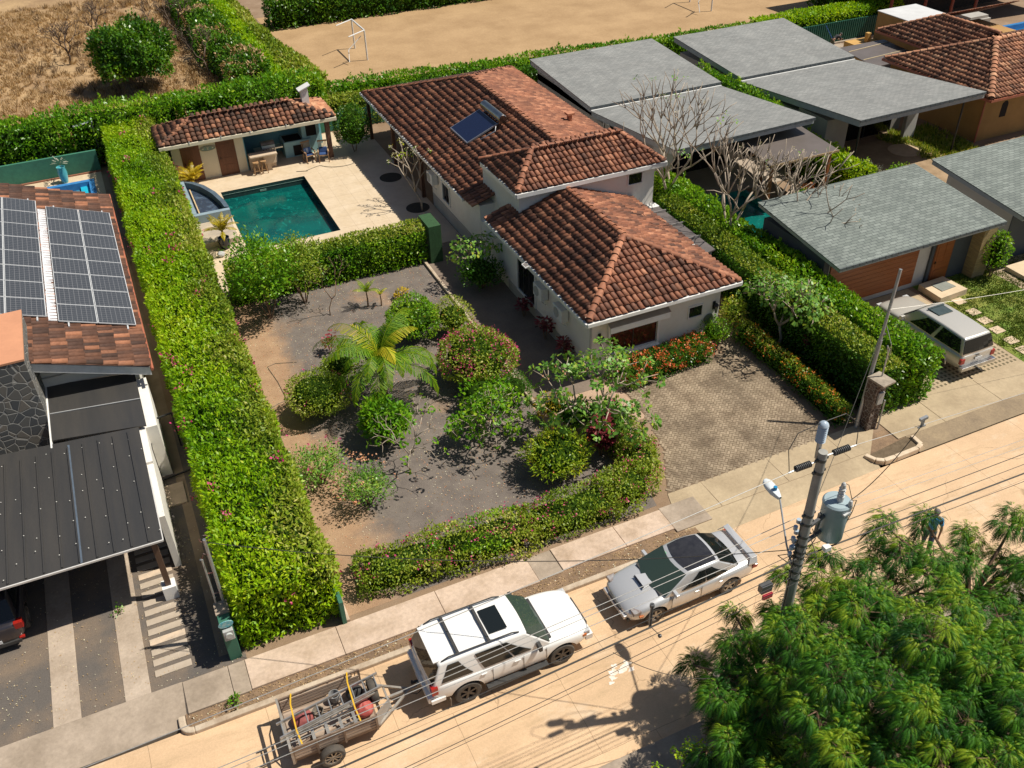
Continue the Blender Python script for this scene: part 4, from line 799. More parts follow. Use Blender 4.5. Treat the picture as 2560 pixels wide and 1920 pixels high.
roofslab(GH, [(24.62, 44.35, 2.90), (33.35, 44.35, 2.90), (33.3, 52.1, 3.42), (24.55, 52.1, 3.42)], SH2); roofslab(GH, [(24.6, 35.75, 3.55), (33.3, 36.0, 3.55), (33.3, 44.32, 2.70), (24.62, 44.32, 2.70)], SH2)
c = MB(); c.box(24.62, 44.20, 2.70, 33.3, 44.30, 2.745); c.build('valley_flashing', M('flashing_white', (.7, .7, .68), (.6, .6, .58), 3, .5), GH)
c = MB(); c.box(24.95, 38.2, 0, 25.1, 51.8, 2.6); c.box(25.1, 40.0, 0, 33.0, 51.8, 2.45); c.slab([(24.95, 51.8, 3.1), (24.95, 44.3, 2.5), (24.95, 38.2, 3.0), (24.95, 38.2, 2.2), (24.95, 51.8, 2.2)], .15, d=(1, 0, 0)); c.build('wall', M('warm_grey_render', (.36, .34, .31), (.3, .28, .26), .8, .85), GH)
c = MB(); c.box(24.95, 36.9, 0, 25.3, 38.2, 2.9); c.build('pier', LGREY, GH)
window(GH, (24.95, 43.0, 2.1), .6, .5, '-X', mull=0, fw=.03, sill=False)
c = MB(); c.box(25.4, 39.9, 0, 32.9, 39.985, 2.4); c.build('glass_front', glassmat('deep_glass', (.006, .006, .007), .08), GH)
c = MB()
for xx in (27.2, 29.1, 31.0): c.box(xx, 39.86, 0, xx+.06, 39.9, 2.4)
c.build('door_frame', STB, GH)
G2 = thing('grey_house', 'largest grey shingled house with a deep overhang beside the orange tiled house', 'house', (39, 43, 0))
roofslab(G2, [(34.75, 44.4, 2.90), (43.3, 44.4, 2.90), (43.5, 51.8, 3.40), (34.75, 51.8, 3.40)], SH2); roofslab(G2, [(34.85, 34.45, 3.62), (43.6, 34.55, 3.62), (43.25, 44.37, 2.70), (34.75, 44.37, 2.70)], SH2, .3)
c = MB(); c.box(34.75, 44.25, 2.70, 43.28, 44.35, 2.745); c.build('valley_flashing', M('flashing_white', (.7, .7, .68)), G2)
c = MB(); c.box(35.1, 39.4, 0, 43.0, 51.4, 2.45); c.box(35.1, 37.0, 0, 36.6, 39.4, 2.7); c.build('wall', M('warm_grey_render', (.36, .34, .31)), G2); c = MB(); c.box(36.6, 39.3, 0, 42.2, 39.39, 2.4); c.build('glass_front', glassmat('deep_glass'), G2)
c = MB(); c.box(41.9, 37.9, 0, 42.7, 38.15, 3.1); c.build('fin_wall', LGREY, G2); c = MB()
for xx, yy in ((35.6, 35.1), (43.0, 35.3)): c = MB(); c.tube([(xx, yy, 0), (xx, yy, 3.4)], .05, 8); c.build('post', STB, G2)
c = MB()
for xx in (38.3, 40.1): c.box(xx, 39.26, 0, xx+.07, 39.3, 2.4)
c.build('door_frame', STB, G2)
GA = thing('garage', 'detached grey shingled garage with an orange-brown timber door', 'garage', (29.3, 26.7, 0))
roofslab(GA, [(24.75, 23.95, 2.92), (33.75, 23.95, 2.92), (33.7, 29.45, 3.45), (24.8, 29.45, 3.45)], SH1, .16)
c = MB(); c.box(25.3, 25.05, 0, 33.2, 29.0, 2.75); c.build('wall', LGREY, GA); c = MB(); c.box(30.95, 24.95, 0, 33.25, 25.05, 2.72); c.build('dark_wall', DGREY, GA); c = MB(); c.box(25.0, 25.05, 0, 25.3, 29.1, 2.8); c.build('side_wall', DGREY, GA)
RW = M('red_timber', (.36, .105, .025), (.26, .07, .018), 1.2, .5, stretch=(.4, .4, 7), fine=(8, .8))
c = MB(); c.box(25.35, 24.98, .28, 30.2, 25.05, 2.6)
for k in range(11): c.box(25.35, 24.972, .3+k*.21, 30.2, 24.98, .32+k*.21)
c.build('garage_door', RW, GA); door(31.65, 24.948, GA, .95, 2.3, RW)
c = MB(); c.box(33.2, 24.4, 0, 33.95, 24.6, 2.7); c.box(33.2, 24.6, 0, 33.35, 25.1, 2.7); c.build('stone_pier', M('slate_pier', (.42, .30, .14), (.24, .17, .09), 2.5, .8, stretch=(1, 1, 9), bmp=.6), GA)
c = MB()
for xx in (31.2, 31.75): c.box(xx, 24.86, .3, xx+.18, 24.95, .5) if False else None
GE = thing('garage', 'grey shingled garage cut off by the right edge of the picture', 'garage', (39.5, 27, 0))
roofslab(GE, [(34.7, 23.95, 2.92), (45.0, 23.95, 2.92), (45.0, 29.45, 3.45), (34.75, 29.45, 3.45)], SH1, .2); c = MB(); c.box(35.6, 25.05, 0, 44.8, 29.0, 2.75); c.build('wall', LGREY, GE); c = MB(); c.box(35.55, 25.0, 0, 38.0, 25.05, 2.7); c.build('dark_wall', DGREY, GE)
# pergola
PG = thing('pergola', 'flat brown sheet pergola on reddish timber posts behind the garage', 'pergola', (31, 35.5, 0)); c = MB(); c.slab([(28.95, 33.8, 2.62), (33.15, 33.8, 2.62), (33.4, 37.35, 2.7), (29.2, 37.35, 2.7)], .05); c.build('roof_sheet', M('brown_sheet', (.15, .125, .115), (.12, .10, .09), 1, .45, fine=(25, .88)), PG)
c = MB(); c.bar((28.95, 33.78, 2.58), (33.17, 33.78, 2.58), .04, .10); c.build('edge_beam', M('yellow_edge', (.42, .30, .14), (.3, .2, .1), 3, .6), PG); RP = M('red_post', (.36, .13, .045), (.26, .09, .03), 3, .6)
for xx, yy in ((29.3, 34.1), (32.9, 34.1), (31.0, 36.8), (32.9, 36.9)): c = MB(); c.bar((xx, yy, 0), (xx, yy, 2.57), .14); c.build('post', RP, PG)
c = MB(); c.bar((29, 35.5, 2.52), (33.2, 35.5, 2.52), .08, .12); c.build('beam', RP, PG)
def adir(x, y, rz, lab):
    t = thing('garden_chair', lab, 'chair', (x, y, 0), rz); c = MB(); c.slab([(-.28, -.3, .4), (.28, -.3, .4), (.28, .3, .28), (-.28, .3, .28)], .03); c.build('seat', RP, t, local=True); c = MB()
    for k in range(5): c.bar((-.22+k*.11, .28, .28), (-.26+k*.13, .62, 1.0), .09, .02)
    c.build('backrest', RP, t, local=True)
    for s in (-1, 1): c = MB(); c.bar((s*.3, -.3, 0), (s*.3, -.3, .6), .06); c.build('leg', RP, t, local=True); c = MB(); c.bar((s*.33, -.4, .6), (s*.33, .4, .58), .12, .03); c.build('armrest', RP, t, local=True)
adir(32.1, 34.55, R_(150), 'orange wooden slatted chair under the brown pergola'); t = thing('garden_table', 'round pale table next to the orange chair under the pergola', 'table', (31.3, 34.3, 0)); c = MB(); c.cyl((31.3, 34.3, .5), .42, .05, 20); c.build('top', CONC, t); c = MB(); c.cyl((31.3, 34.3, 0), .08, .5, 8); c.build('pedestal', CONC, t)
# septic cover and paving squares on the lawn
t = thing('concrete_box', 'low beige concrete box with a square grey lid beside the timber door', 'utility box', (31.1, 24, 0)); c = MB(); c.prism([(30.4, 24.72), (31.85, 24.78), (31.98, 23.5), (30.38, 23.42)], 0, .3); c.build('base', M('beige_box', (.64, .50, .34), (.54, .42, .28), 2, .8), t, bevel=.01); c = MB(); c.prism([(30.8, 24.42), (31.55, 24.44), (31.66, 23.86), (30.82, 23.8)], .3, .33); c.build('lid', M('lid_grey', (.24, .25, .22), (.18, .19, .17), 3, .7), t)
posw = ['nearest the concrete box', 'second out from the concrete box', 'third out from the concrete box', 'fourth out from the concrete box', 'next to last before the pavement', 'nearest the pavement']
for k, (x, y) in enumerate([(31.27, 23.2), (31.15, 22.3), (31.05, 21.6), (30.95, 20.85), (30.85, 20.05), (30.75, 19.35)]):
    c = MB(); c.box(x-.26, y-.22, 0, x+.26, y+.22, .04); tag(c.build('paving_square', M('paver_square', (.60, .46, .31), (.52, .40, .27), 4, .8), org=(x, y, 0), bevel=.01), 'beige paving square on the lawn, '+posw[k], 'paving square', 'paving squares across the lawn')
c = MB(); c.box(35.1, 22.7, 0, 37.5, 24.3, .22); tag(c.build('concrete_bench', M('beige_box', (.64, .50, .34)), bevel=.02), 'flat beige concrete slab on pebbles at the right edge of the picture', 'slab')

# ------------------------------------------------------------------ ochre house, top right
OH = thing('ochre_house', 'ochre house under orange clay hip roofs at the upper right', 'house', (50, 41, 0)); OCH = M('ochre_render', (.42, .24, .08), (.34, .19, .065), .8, .85)
c = MB(); c.box(45.3, 35.8, 0, 56, 41.9, 2.9); c.box(48.8, 41.9, 0, 56, 46.6, 2.9); c.build('wall', OCH, OH)
rf = Roof([TILEB, UNDER]); zc = 3.0; A1 = (48.6, 38.9, 4.55)
rf.plane([(44.3, 42.9, zc), (44.3, 34.7, zc), A1], (0, -1, 0)); rf.plane([(44.3, 34.7, zc), (47.2, 34.7, zc), (48.6, 36.9, 3.85), A1], (1, 0, 0)); rf.plane([(57, 42.9, zc), (44.3, 42.9, zc), A1, (57, 38.9, 4.55)], (-1, 0, 0)); rf.plane([(47.2, 34.72, 3.0), (57, 34.72, 3.02), (57, 38.9, 4.55), (48.6, 38.9, 4.55)], (1, 0, 0))
rf.ridge((44.35, 34.75, zc), A1, rad=.2); rf.ridge((44.35, 42.85, zc), A1, rad=.15); rf.ridge(A1, (52.5, 38.9, 4.55), rad=.14); rf.build('roof', OH)
rf = Roof([TILEB, UNDER]); B1 = (50.6, 44.9, 4.2); rf.plane([(48.0, 47.6, zc), (48.0, 42.0, zc), (50.6, 40.5, 4.2), B1], (0, -1, 0)); rf.plane([(57, 47.6, zc), (48, 47.6, zc), B1, (57, 44.9, 4.2)], (-1, 0, 0)); rf.plane([(53.6, 40.5, zc), (53.6, 47.6, zc), B1, (50.6, 40.5, 4.2)], (0, 1, 0))
rf.ridge((48.05, 47.55, zc), B1, rad=.14); rf.ridge(B1, (50.6, 40.3, 4.25), rad=.14); rf.build('rear_roof', OH)
ev = MB(); eave(ev, [(44.25, 43.0, zc), (44.25, 34.65, zc), (47.2, 34.65, zc)], .12, .14); eave(ev, [(47.95, 47.7, zc), (47.95, 42.5, zc)], .12, .14); ev.build('gutter', M('rust_gutter', (.42, .13, .07)), OH)
c = MB(); c.tube([(45.2, 35.7, 2.9), (45.2, 35.7, 0)], .05, 6); c.build('downpipe', M('rust_gutter', (.42, .13, .07)), OH)
c = MB(); q = [(47.0+.25*math.cos(a*.3), .0, 1.9+.25*math.sin(a*.3)) for a in range(11)]; c.slab([(x, 35.795, z) for x, y, z in q]+[(46.75, 35.795, 1.2), (47.25, 35.795, 1.2)], .03, d=(0, 1, 0)); c.build('window', DKO, OH)
t = thing('storage_block', 'ochre block building with a flat white roof behind the orange tiled house', 'building', (52.2, 49.5, 0)); c = MB(); c.box(51.25, 47.8, 0, 54.6, 51.1, 2.97); c.build('wall', OCH, t); c = MB(); c.slab([(51.2, 47.75, 3.02), (54.7, 47.75, 3.02), (54.7, 51.15, 3.02), (51.2, 51.15, 3.02)], .05); c.build('roof', M('white_flat_roof', (.62, .62, .62), (.5, .5, .5), .6, .6), t)
t = thing('low_wall', 'low ochre wall with a stub pillar at the end of the green fence', 'wall', (49.7, 50.4, 0)); c = MB(); c.box(49.1, 49.5, 0, 51.2, 51.6, 1.1); c.box(50.15, 50.5, 1.1, 50.45, 50.8, 1.75); c.build('masonry', M('ochre_bright', (.55, .32, .09), (.45, .26, .08), 1, .8), t)
t = thing('flat_canopy', 'flat brown canopy with pale battens between the grey and orange roofs', 'canopy', (46.5, 45.5, 0)); c = MB(); c.slab([(44.0, 43.2, 2.42), (48.0, 43.6, 2.42), (48.4, 47.3, 2.42), (44.7, 47.3, 2.42)], .05); c.build('roof_sheet', M('brown_sheet', (.15, .125, .115)), t); c = MB(); c.bar((44.6, 46.3, 2.44), (48.3, 46.7, 2.44), .05, .03); c.bar((44.3, 44.6, 2.44), (48.1, 44.9, 2.44), .05, .03); c.build('batten', M('pale_batten', (.62, .5, .3), (.5, .4, .25), 3, .6), t)
for x, y in ((44.3, 43.5), (44.9, 47.0), (47.9, 47.0)): c = MB(); c.bar((x, y, 0), (x, y, 2.38), .1); c.build('post', RP, t)
t = thing('green_fence', 'dark green corrugated fence behind the bending gardener', 'fence', (50, 54.4, 0)); c = MB(); c.box(45.5, 54.35, 0, 58, 54.42, 1.55)
for k in range(62): c.box(45.5+k*.2, 54.30, 0, 45.6+k*.2, 54.35, 1.55)
c.build('corrugated_panel', M('deep_green_sheet', (.015, .10, .07), (.012, .08, .055), 2, .5), t); c = MB(); c.box(45.5, 54.1, 0, 58, 54.3, .12); c.build('footing', CONCG, t)
sheet('pavement', CONCG, 44.5, 48, 51.2, 54.1, .012)
t = thing('chimney_block', 'large free-standing concrete chimney block at the upper right', 'chimney', (58, 47, 0)); c = MB(); c.box(57.6, 48.6, 0, 59.6, 50.4, 2.0); c.box(57.75, 48.75, 2.0, 59.45, 50.25, 2.2); c.build('masonry', M('chimney_grey', (.42, .40, .36), (.32, .3, .27), 1, .85), t)
t = thing('open_shelter', 'dark shelter on red timber posts at the top right corner', 'shelter', (60, 56, 0)); c = MB(); c.slab([(54.5, 53.6, 3.05), (72, 52.4, 3.05), (72, 64, 3.8), (54.5, 64, 3.8)], .12); c.build('roof', M('thatch_brown', (.10, .06, .035), (.07, .04, .025), 3, .9), t)
for x, y in ((55.5, 54.2), (58.6, 53.9), (61.2, 53.7), (63.5, 53.5)): c = MB(); c.tube([(x, y, 0), (x, y, 3.0)], .12, 8); c.build('post', M('red_log', (.30, .06, .03), (.2, .045, .025), 4, .6), t)
c = MB(); c.box(54.5, 57, 0, 72, 57.2, 2.6); c.build('back_wall', M('dark_boards', (.05, .03, .02), (.03, .02, .015), 4, .8), t)
# ------------------------------------------------------------------ vehicles
def paint(name, col, metal=0., rough=.32):
    m, nt, b = _new(name); co = coord(nt); f = maprange(nt, noise(nt, 3, 4, .6, co), .35, .7); low = N(nt, 'ShaderNodeSeparateXYZ'); nt.links.new(co, low.inputs[0])
    dust = maprange(nt, low.outputs[2], .25, .75, .55, .0); fd = N(nt, 'ShaderNodeMath', operation='MULTIPLY'); nt.links.new(dust, fd.inputs[0]); nt.links.new(f, fd.inputs[1])
    c = mixc(nt, fd.outputs[0], col, (.42, .29, .18)); nt.links.new(c, b.inputs['Base Color']); b.inputs['Metallic'].default_value = metal; b.inputs['Roughness'].default_value = rough
    b.inputs['Coat Weight'].default_value = .6; b.inputs['Coat Roughness'].default_value = .06; return m
TYRE = M('tyre_rubber', (.055, .048, .042), (.09, .075, .06), 6, .85); RIMD = M('dark_rim', (.05, .05, .055), (.09, .08, .075), 6, .35, .7); RIMG = M('grey_rim', (.25, .23, .21), (.34, .31, .27), 6, .35, .7)
BLKP = M('black_plastic', (.03, .03, .032), (.045, .043, .04), 5, .6); CGL = glassmat('car_glass', (.010, .013, .013), .03); CGL2 = glassmat('windscreen_glass', (.035, .055, .045), .04); REDL = M('red_lens', (.38, .02, .015), (.26, .015, .01), 8, .15); CLRL = M('clear_lens', (.55, .55, .55), (.35, .36, .38), 9, .12); AMB = M('amber_lens', (.55, .16, .03), (.4, .1, .02), 8, .2)
WELL = M('wheel_well', (.012, .011, .010), (.02, .018, .015), 5, .9)
def wheel(t, x, y, r, w_, rimm, spokes=6, side=1, local=True, frac=.66):
    """side +1: outer face towards +y"""
    s = side; c = MB(); k = r*frac
    prof = [(k, -w_/2), (r-.03, -w_/2), (r, -w_/2+.03), (r, w_/2-.03), (r-.03, w_/2), (k, w_/2), (k, w_/2-.02), (k, -w_/2)]
    c.lathe([(a, b*s) for a, b in prof], (x, y, r), 28, ax='Y'); wo = c.build('wheel', TYRE, t, local=local); smooth_angle(wo, 45)
    c = MB(); c.lathe([(k, (w_/2-.015)*s), (k-.025, (w_/2-.02)*s), (k-.035, (w_/2-.09)*s), (.0, (w_/2-.10)*s)], (x, y, r), 24, ax='Y')
    c.lathe([(0, (w_/2-.02)*s), (.055, (w_/2-.02)*s), (.06, (w_/2-.06)*s)], (x, y, r), 12, ax='Y')
    for i in range(spokes):
        a = 2*math.pi*i/spokes+.3; d = Vector((math.cos(a), 0, math.sin(a))); p = Vector((x, y+s*(w_/2-.045), r)); c.bar(p+d*.03, p+d*(k-.015), .07 if spokes < 8 else .035, .045, up=(0, 1, 0))
    c.build('rim', rimm, wo, local=True); return wo
def sect(x, w_, zb, zm, zs, zt, cr=.02, top=.86):
    h = [(0, zb), (w_*.80, zb), (w_*.93, zb+.06), (w_*.985, zb+.20), (w_, zm), (w_*.985, zs-.05), (w_*.95, zs+.0), (w_*top, zt), (w_*.45, zt+cr*.8), (0, zt+cr)]
    return [(x, y, z) for y, z in h] + [(x, -y, z) for y, z in h[-2:0:-1]]
def subsurf(o, n=1):
    m = o.modifiers.new('s', 'SUBSURF'); m.levels = n; m.render_levels = n; return o
def arches(o, lst, w_):
    """cut wheel arches out of a closed body with cylinders, then drop the cutters"""
    cut = []
    for (x, z, r) in lst:
        for s in (1, -1):
            c = MB(); c.tube([(x, s*(w_-.30), z), (x, s*(w_+.2), z)], r, 28, m=1); q = c.build('cutter', [o.data.materials[0], WELL]); flip_fix(q); cut.append(q)
            m = o.modifiers.new('b', 'BOOLEAN'); m.operation = 'DIFFERENCE'; m.object = q; m.solver = 'EXACT'
    par = o.parent; o.parent = None; bake(o); o.parent = par
    for q in cut: bpy.data.objects.remove(q, do_unlink=True)
    return o
def bil(F4, u, v):
    a, b_, c, d = F4; return (a*(1-u)+b_*u)*(1-v)+(d*(1-u)+c*u)*v
def pane(mb, F4, uv, out, off=.008, th=.02):
    P = [bil(F4, u, v)+out*off for u, v in uv]; mb.slab(P, th, d=-out); return mb
def car(name, lab, loc, rz, S):
    t = thing(name, lab, 'car', loc, rz); P = S['paint']; w_ = S['w']
    b = MB(); b.loft([sect(*q) for q in S['sections']]); body = b.build('body', [P, WELL], t, local=True); flip_fix(body); subsurf(body, 2); arches(body, S['arches'], w_); smooth_angle(body, 32)
    (cx, cz, cw), (fx, fz, fw), (rx, rz_, rw), (bx, bz, bw) = S['cabin']        # cowl, roof front, roof rear, rear base
    mid = (fx+rx)/2; c = MB(); V = []
    rings = []
    def rg_(pts): return pts
    # cabin shell: base loop, roof loop, crown
    base = [(cx, cw, cz), (cx, -cw, cz), (bx, -bw, bz), (bx, bw, bz)]; top = [(fx, fw, fz), (fx, -fw, fz), (rx, -rw, rz_), (rx, rw, rz_)]
    def sub(loop, n=6):
        out = []
        for i in range(4):
            a = Vector(loop[i]); d = Vector(loop[(i+1) % 4])
            for k in range(n): out.append(a.lerp(d, k/n))
        return out
    B0, T0 = sub(base), sub(top); bow = S.get('bow', .05)
    def bowed(L, amt, zc):
        o_ = []
        for i, p in enumerate(L):
            side = i//6; k = (i % 6)/6; q = p.copy(); f = math.sin(math.pi*k)
            if side == 0: q.x += amt*1.6*f
            if side == 2: q.x -= amt*.7*f
            if side == 1: q.y -= amt*.5*f; q.z += zc*f
            if side == 3: q.y += amt*.5*f; q.z += zc*f
            o_.append(q)
        return o_
    B0 = bowed(B0, bow, 0); T0 = bowed(T0, bow*.6, .03); cen = Vector(((fx+rx)/2, 0, max(fz, rz_)+.055)); T1 = [p.lerp(cen, .5)+Vector((0, 0, .012)) for p in T0]
    M0 = [a.lerp(b_, .5) for a, b_ in zip(B0, T0)]
    for q in M0: q.y *= 1.02
    c.loft([[p-Vector((0, 0, .12)) for p in B0], B0, M0, T0, T1], cap=True); cab = c.build('cabin', P, t, local=True); flip_fix(cab)
    bv = cab.modifiers.new('bevel', 'BEVEL'); bv.width = S.get('round', .06); bv.segments = 3; bv.limit_method = 'ANGLE'; bv.angle_limit = R_(24); smooth_angle(cab, 50)
    if S.get('roofcap'):
        cc_ = sum(T0, Vector())/24; cap = [p.lerp(Vector((cc_.x, 0, p.z)), .09)+Vector((0, 0, .022)) for p in T0]; cap1 = [p+Vector((0, 0, .014)) for p in T1]; q = MB(); q.add(cap+cap1, [(i, (i+1) % 24, 24+(i+1) % 24, 24+i) for i in range(24)]+[tuple(range(24, 48))]); o_ = q.build('roof_panel', S['roofcap'], t, local=True); flip_fix(o_); smooth_angle(o_, 60)
    Bv = [Vector(p) for p in base]; Tv = [Vector(p) for p in top]
    def face(i, j): return [Bv[i], Bv[j], Tv[j], Tv[i]]
    def curve_pane(rowB, rowT, v0, v1, k0, k1, out, nm, mat_, i0, inset=.0):
        # follow the bowed glass: strips between ring points
        q = MB(); L = []
        for k in range(k0, k1+1):
            a = rowB[(i0+k) % 24]; d = rowT[(i0+k) % 24]; m_ = a.lerp(d, .5)
            if i0 in (6, 18): m_.y *= 1.02
            def at(v): return (a.lerp(m_, v*2) if v < .5 else m_.lerp(d, v*2-1))+out*.012
            L.append((at(v0), at(.5), at(v1)))
        vs = [p for tri in L for p in tri]; n = len(L); fs = []
        for k in range(n-1): fs += [(k*3, k*3+1, k*3+4, k*3+3), (k*3+1, k*3+2, k*3+5, k*3+4)]
        q.add(vs, fs); o_ = q.build(nm, mat_, t, local=True); sol = o_.modifiers.new('solid', 'SOLIDIFY'); sol.thickness = .015; sol.offset = 0; return o_
    fo = (Vector((fz-cz, 0, cx-fx))).normalized(); curve_pane(B0, T0, .06, .94, 0, 6, fo, 'windscreen', S.get('ws', CGL2), 0)
    bo = (Vector((-(rz_-bz), 0, (rx-bx)))).normalized(); bo = Vector((-abs(bo.x), 0, abs(bo.z)));
    if S.get('rear_glass', True): curve_pane(B0, T0, S['rg'][0], S['rg'][1], 0, 6, bo, 'rear_window', CGL, 12)
    def sidept(s, u, v):
        x = (6+6*u) if s < 0 else (24-6*u); k = min(int(x), 23); f = x-k; a = B0[k % 24].lerp(B0[(k+1) % 24], f); d = T0[k % 24].lerp(T0[(k+1) % 24], f); m_ = M0[k % 24].lerp(M0[(k+1) % 24], f)
        return (a.lerp(m_, v*2) if v < .5 else m_.lerp(d, v*2-1))+Vector((0, s*.014, .004))
    for s in (-1, 1):
        for uv in S['side']:
            q = MB(); nu, nv = 6, 4; vs = []
            for a in range(nu+1):
                for b2 in range(nv+1):
                    fu, fv = a/nu, b2/nv; lo = (uv[0][0]*(1-fu)+uv[1][0]*fu, uv[0][1]*(1-fu)+uv[1][1]*fu); hi = (uv[3][0]*(1-fu)+uv[2][0]*fu, uv[3][1]*(1-fu)+uv[2][1]*fu); vs.append(sidept(s, lo[0]*(1-fv)+hi[0]*fv, lo[1]*(1-fv)+hi[1]*fv))
            q.add(vs, [(a*(nv+1)+b2, (a+1)*(nv+1)+b2, (a+1)*(nv+1)+b2+1, a*(nv+1)+b2+1) for a in range(nu) for b2 in range(nv)]); o_ = q.build('side_window', CGL, t, local=True); sol = o_.modifiers.new('solid', 'SOLIDIFY'); sol.thickness = .018; sol.offset = 0
    tr = S['track']; 
    for (x, z, r) in S['arches']:
        for s in (1, -1): wheel(t, x, s*(tr), S['wr'], S.get('ww', .24), S['rim'], S.get('spokes', 6), s)
    for nm, mt, fn in S['extra']:
        for s in ((1, -1) if nm.startswith('*') else (1,)):
            q = MB(); fn(q, s); q.build(nm.strip('*'), mt, t, local=True, bevel=.008)
    return t
WPAINT = paint('white_paint', (.78, .77, .75), 0, .35); SPAINT = paint('silver_paint', (.60, .60, .61), .45, .33); BPAINT = paint('champagne_paint', (.56, .53, .48), .35, .35); DPAINT = paint('charcoal_paint', (.05, .045, .055), .5, .3)
# white off-roader
zt = 1.72
S = dict(paint=WPAINT, w=.93, track=.80, wr=.385, ww=.26, rim=RIMD, arches=[(1.42, .40, .47), (-1.37, .40, .47)], rg=(.12, .92), bow=.045,
  sections=[(-2.38, .70, .52, .70, .92, .98, .01), (-2.33, .84, .42, .70, 1.02, 1.06, .01), (-2.05, .91, .38, .74, 1.04, 1.09, .01), (-1.37, .945, .36, .76, 1.04, 1.09, .01), (-.6, .93, .34, .74, 1.03, 1.08, .01), (.3, .93, .34, .74, 1.02, 1.07, .02), (1.0, .935, .35, .76, 1.0, 1.08, .04), (1.45, .945, .38, .78, .98, 1.06, .05), (1.95, .91, .40, .76, .93, 1.00, .05), (2.25, .82, .42, .72, .86, .92, .04), (2.37, .64, .48, .68, .80, .84, .02)],
  cabin=((1.10, 1.06, .86), (.40, zt-.03, .72), (-2.04, zt, .72), (-2.31, 1.05, .84)),
  side=[[(.16, .08), (.31, .08), (.31, .88), (.255, .88)], [(.325, .08), (.57, .08), (.605, .88), (.325, .88)], [(.665, .10), (.93, .10), (.90, .86), (.785, .86)]],
  extra=[('sunroof', CGL, lambda q, s: q.box(-.50, -.42, zt+.048, .02, .42, zt+.066)),
    ('*roof_rail', BLKP, lambda q, s: (q.tube([(.25, s*.66, zt+.01), (.05, s*.66, zt+.085), (-1.75, s*.66, zt+.10), (-1.95, s*.66, zt+.02)], .022, 8))),
    ('crossbar', BLKP, lambda q, s: q.box(-.64, -.66, zt+.07, -.56, .66, zt+.11)), ('crossbar', BLKP, lambda q, s: q.box(-1.52, -.66, zt+.07, -1.44, .66, zt+.11)),
    ('*mirror', BLKP, lambda q, s: (q.box(.66, s*.84, 1.10, .76, s*1.06, 1.28), q.bar((.72, s*.80, 1.10), (.70, s*.95, 1.16), .05))),
    ('*side_step', BLKP, lambda q, s: (q.box(-.85, s*.86, .33, .95, s*1.03, .40), q.box(-.6, s*.8, .30, -.5, s*.95, .34), q.box(.6, s*.8, .30, .7, s*.95, .34))),
    ('*tail_light', REDL, lambda q, s: q.box(-2.36, s*.70, .80, -2.18, s*.905, 1.08)), ('*headlight', CLRL, lambda q, s: q.box(2.12, s*.58, .74, 2.31, s*.83, .88)), ('*indicator', AMB, lambda q, s: q.box(2.06, s*.80, .74, 2.2, s*.865, .82)),
    ('rear_bumper', WPAINT, lambda q, s: (q.box(-2.46, -.84, .46, -2.28, .84, .66), q.box(-2.40, -.92, .48, -2.0, -.86, .62), q.box(-2.40, .86, .48, -2.0, .92, .62))), ('front_bumper', WPAINT, lambda q, s: (q.box(2.22, -.78, .42, 2.44, .78, .62))),
    ('grille', BLKP, lambda q, s: q.box(2.34, -.48, .64, 2.405, .48, .80)), ('tow_bar', BLKP, lambda q, s: (q.box(-2.66, -.03, .40, -2.4, .03, .46), q.cyl((-2.63, 0, .46), .028, .06, 8))),
    ('*mud_flap', M('flap', (.25, .20, .15), (.2, .16, .12), 5, .8), lambda q, s: q.box(-1.88, s*.70, .12, -1.86, s*.92, .42)),
    ('*door_handle', WPAINT, lambda q, s: (q.box(-.02, s*.925, .93, .16, s*.955, .97), q.box(-.98, s*.925, .93, -.82, s*.955, .97))), ('*door_gap', BLKP, lambda q, s: (q.box(.15+.1, s*.918, .42, .262, s*.9345, 1.03), q.box(-.65, s*.918, .42, -.638, s*.9345, 1.03), q.box(.93, s*.92, .5, .942, s*.9375, 1.0))),
    ('badge', M('badge_grey', (.35, .35, .35)), lambda q, s: (q.box(-2.395, -.2, .86, -2.385, -.05, .90))), ('licence_plate', M('plate_white', (.7, .7, .68), (.6, .62, .66), 12, .5), lambda q, s: q.box(-2.475, -.16, .5, -2.462, .16, .62)),
    ('wiper', BLKP, lambda q, s: (q.bar((1.02, .1, 1.135), (.98, .70, 1.13), .02), q.bar((1.05, -.55, 1.13), (1.02, .02, 1.14), .02))),
    ('*fog_lens', CLRL, lambda q, s: q.box(2.42, s*.45, .47, 2.45, s*.62, .56)), ('rear_spoiler', WPAINT, lambda q, s: q.box(-2.16, -.62, zt-.015, -1.98, .62, zt+.03)), ('cowl_grille', BLKP, lambda q, s: q.box(1.06, -.74, 1.075, 1.17, .74, 1.115))])
car('white_suv', 'dusty white off-road car with black roof rails and sunroof, towing the trailer', (6.0, 15.02, -.10), 0, S)
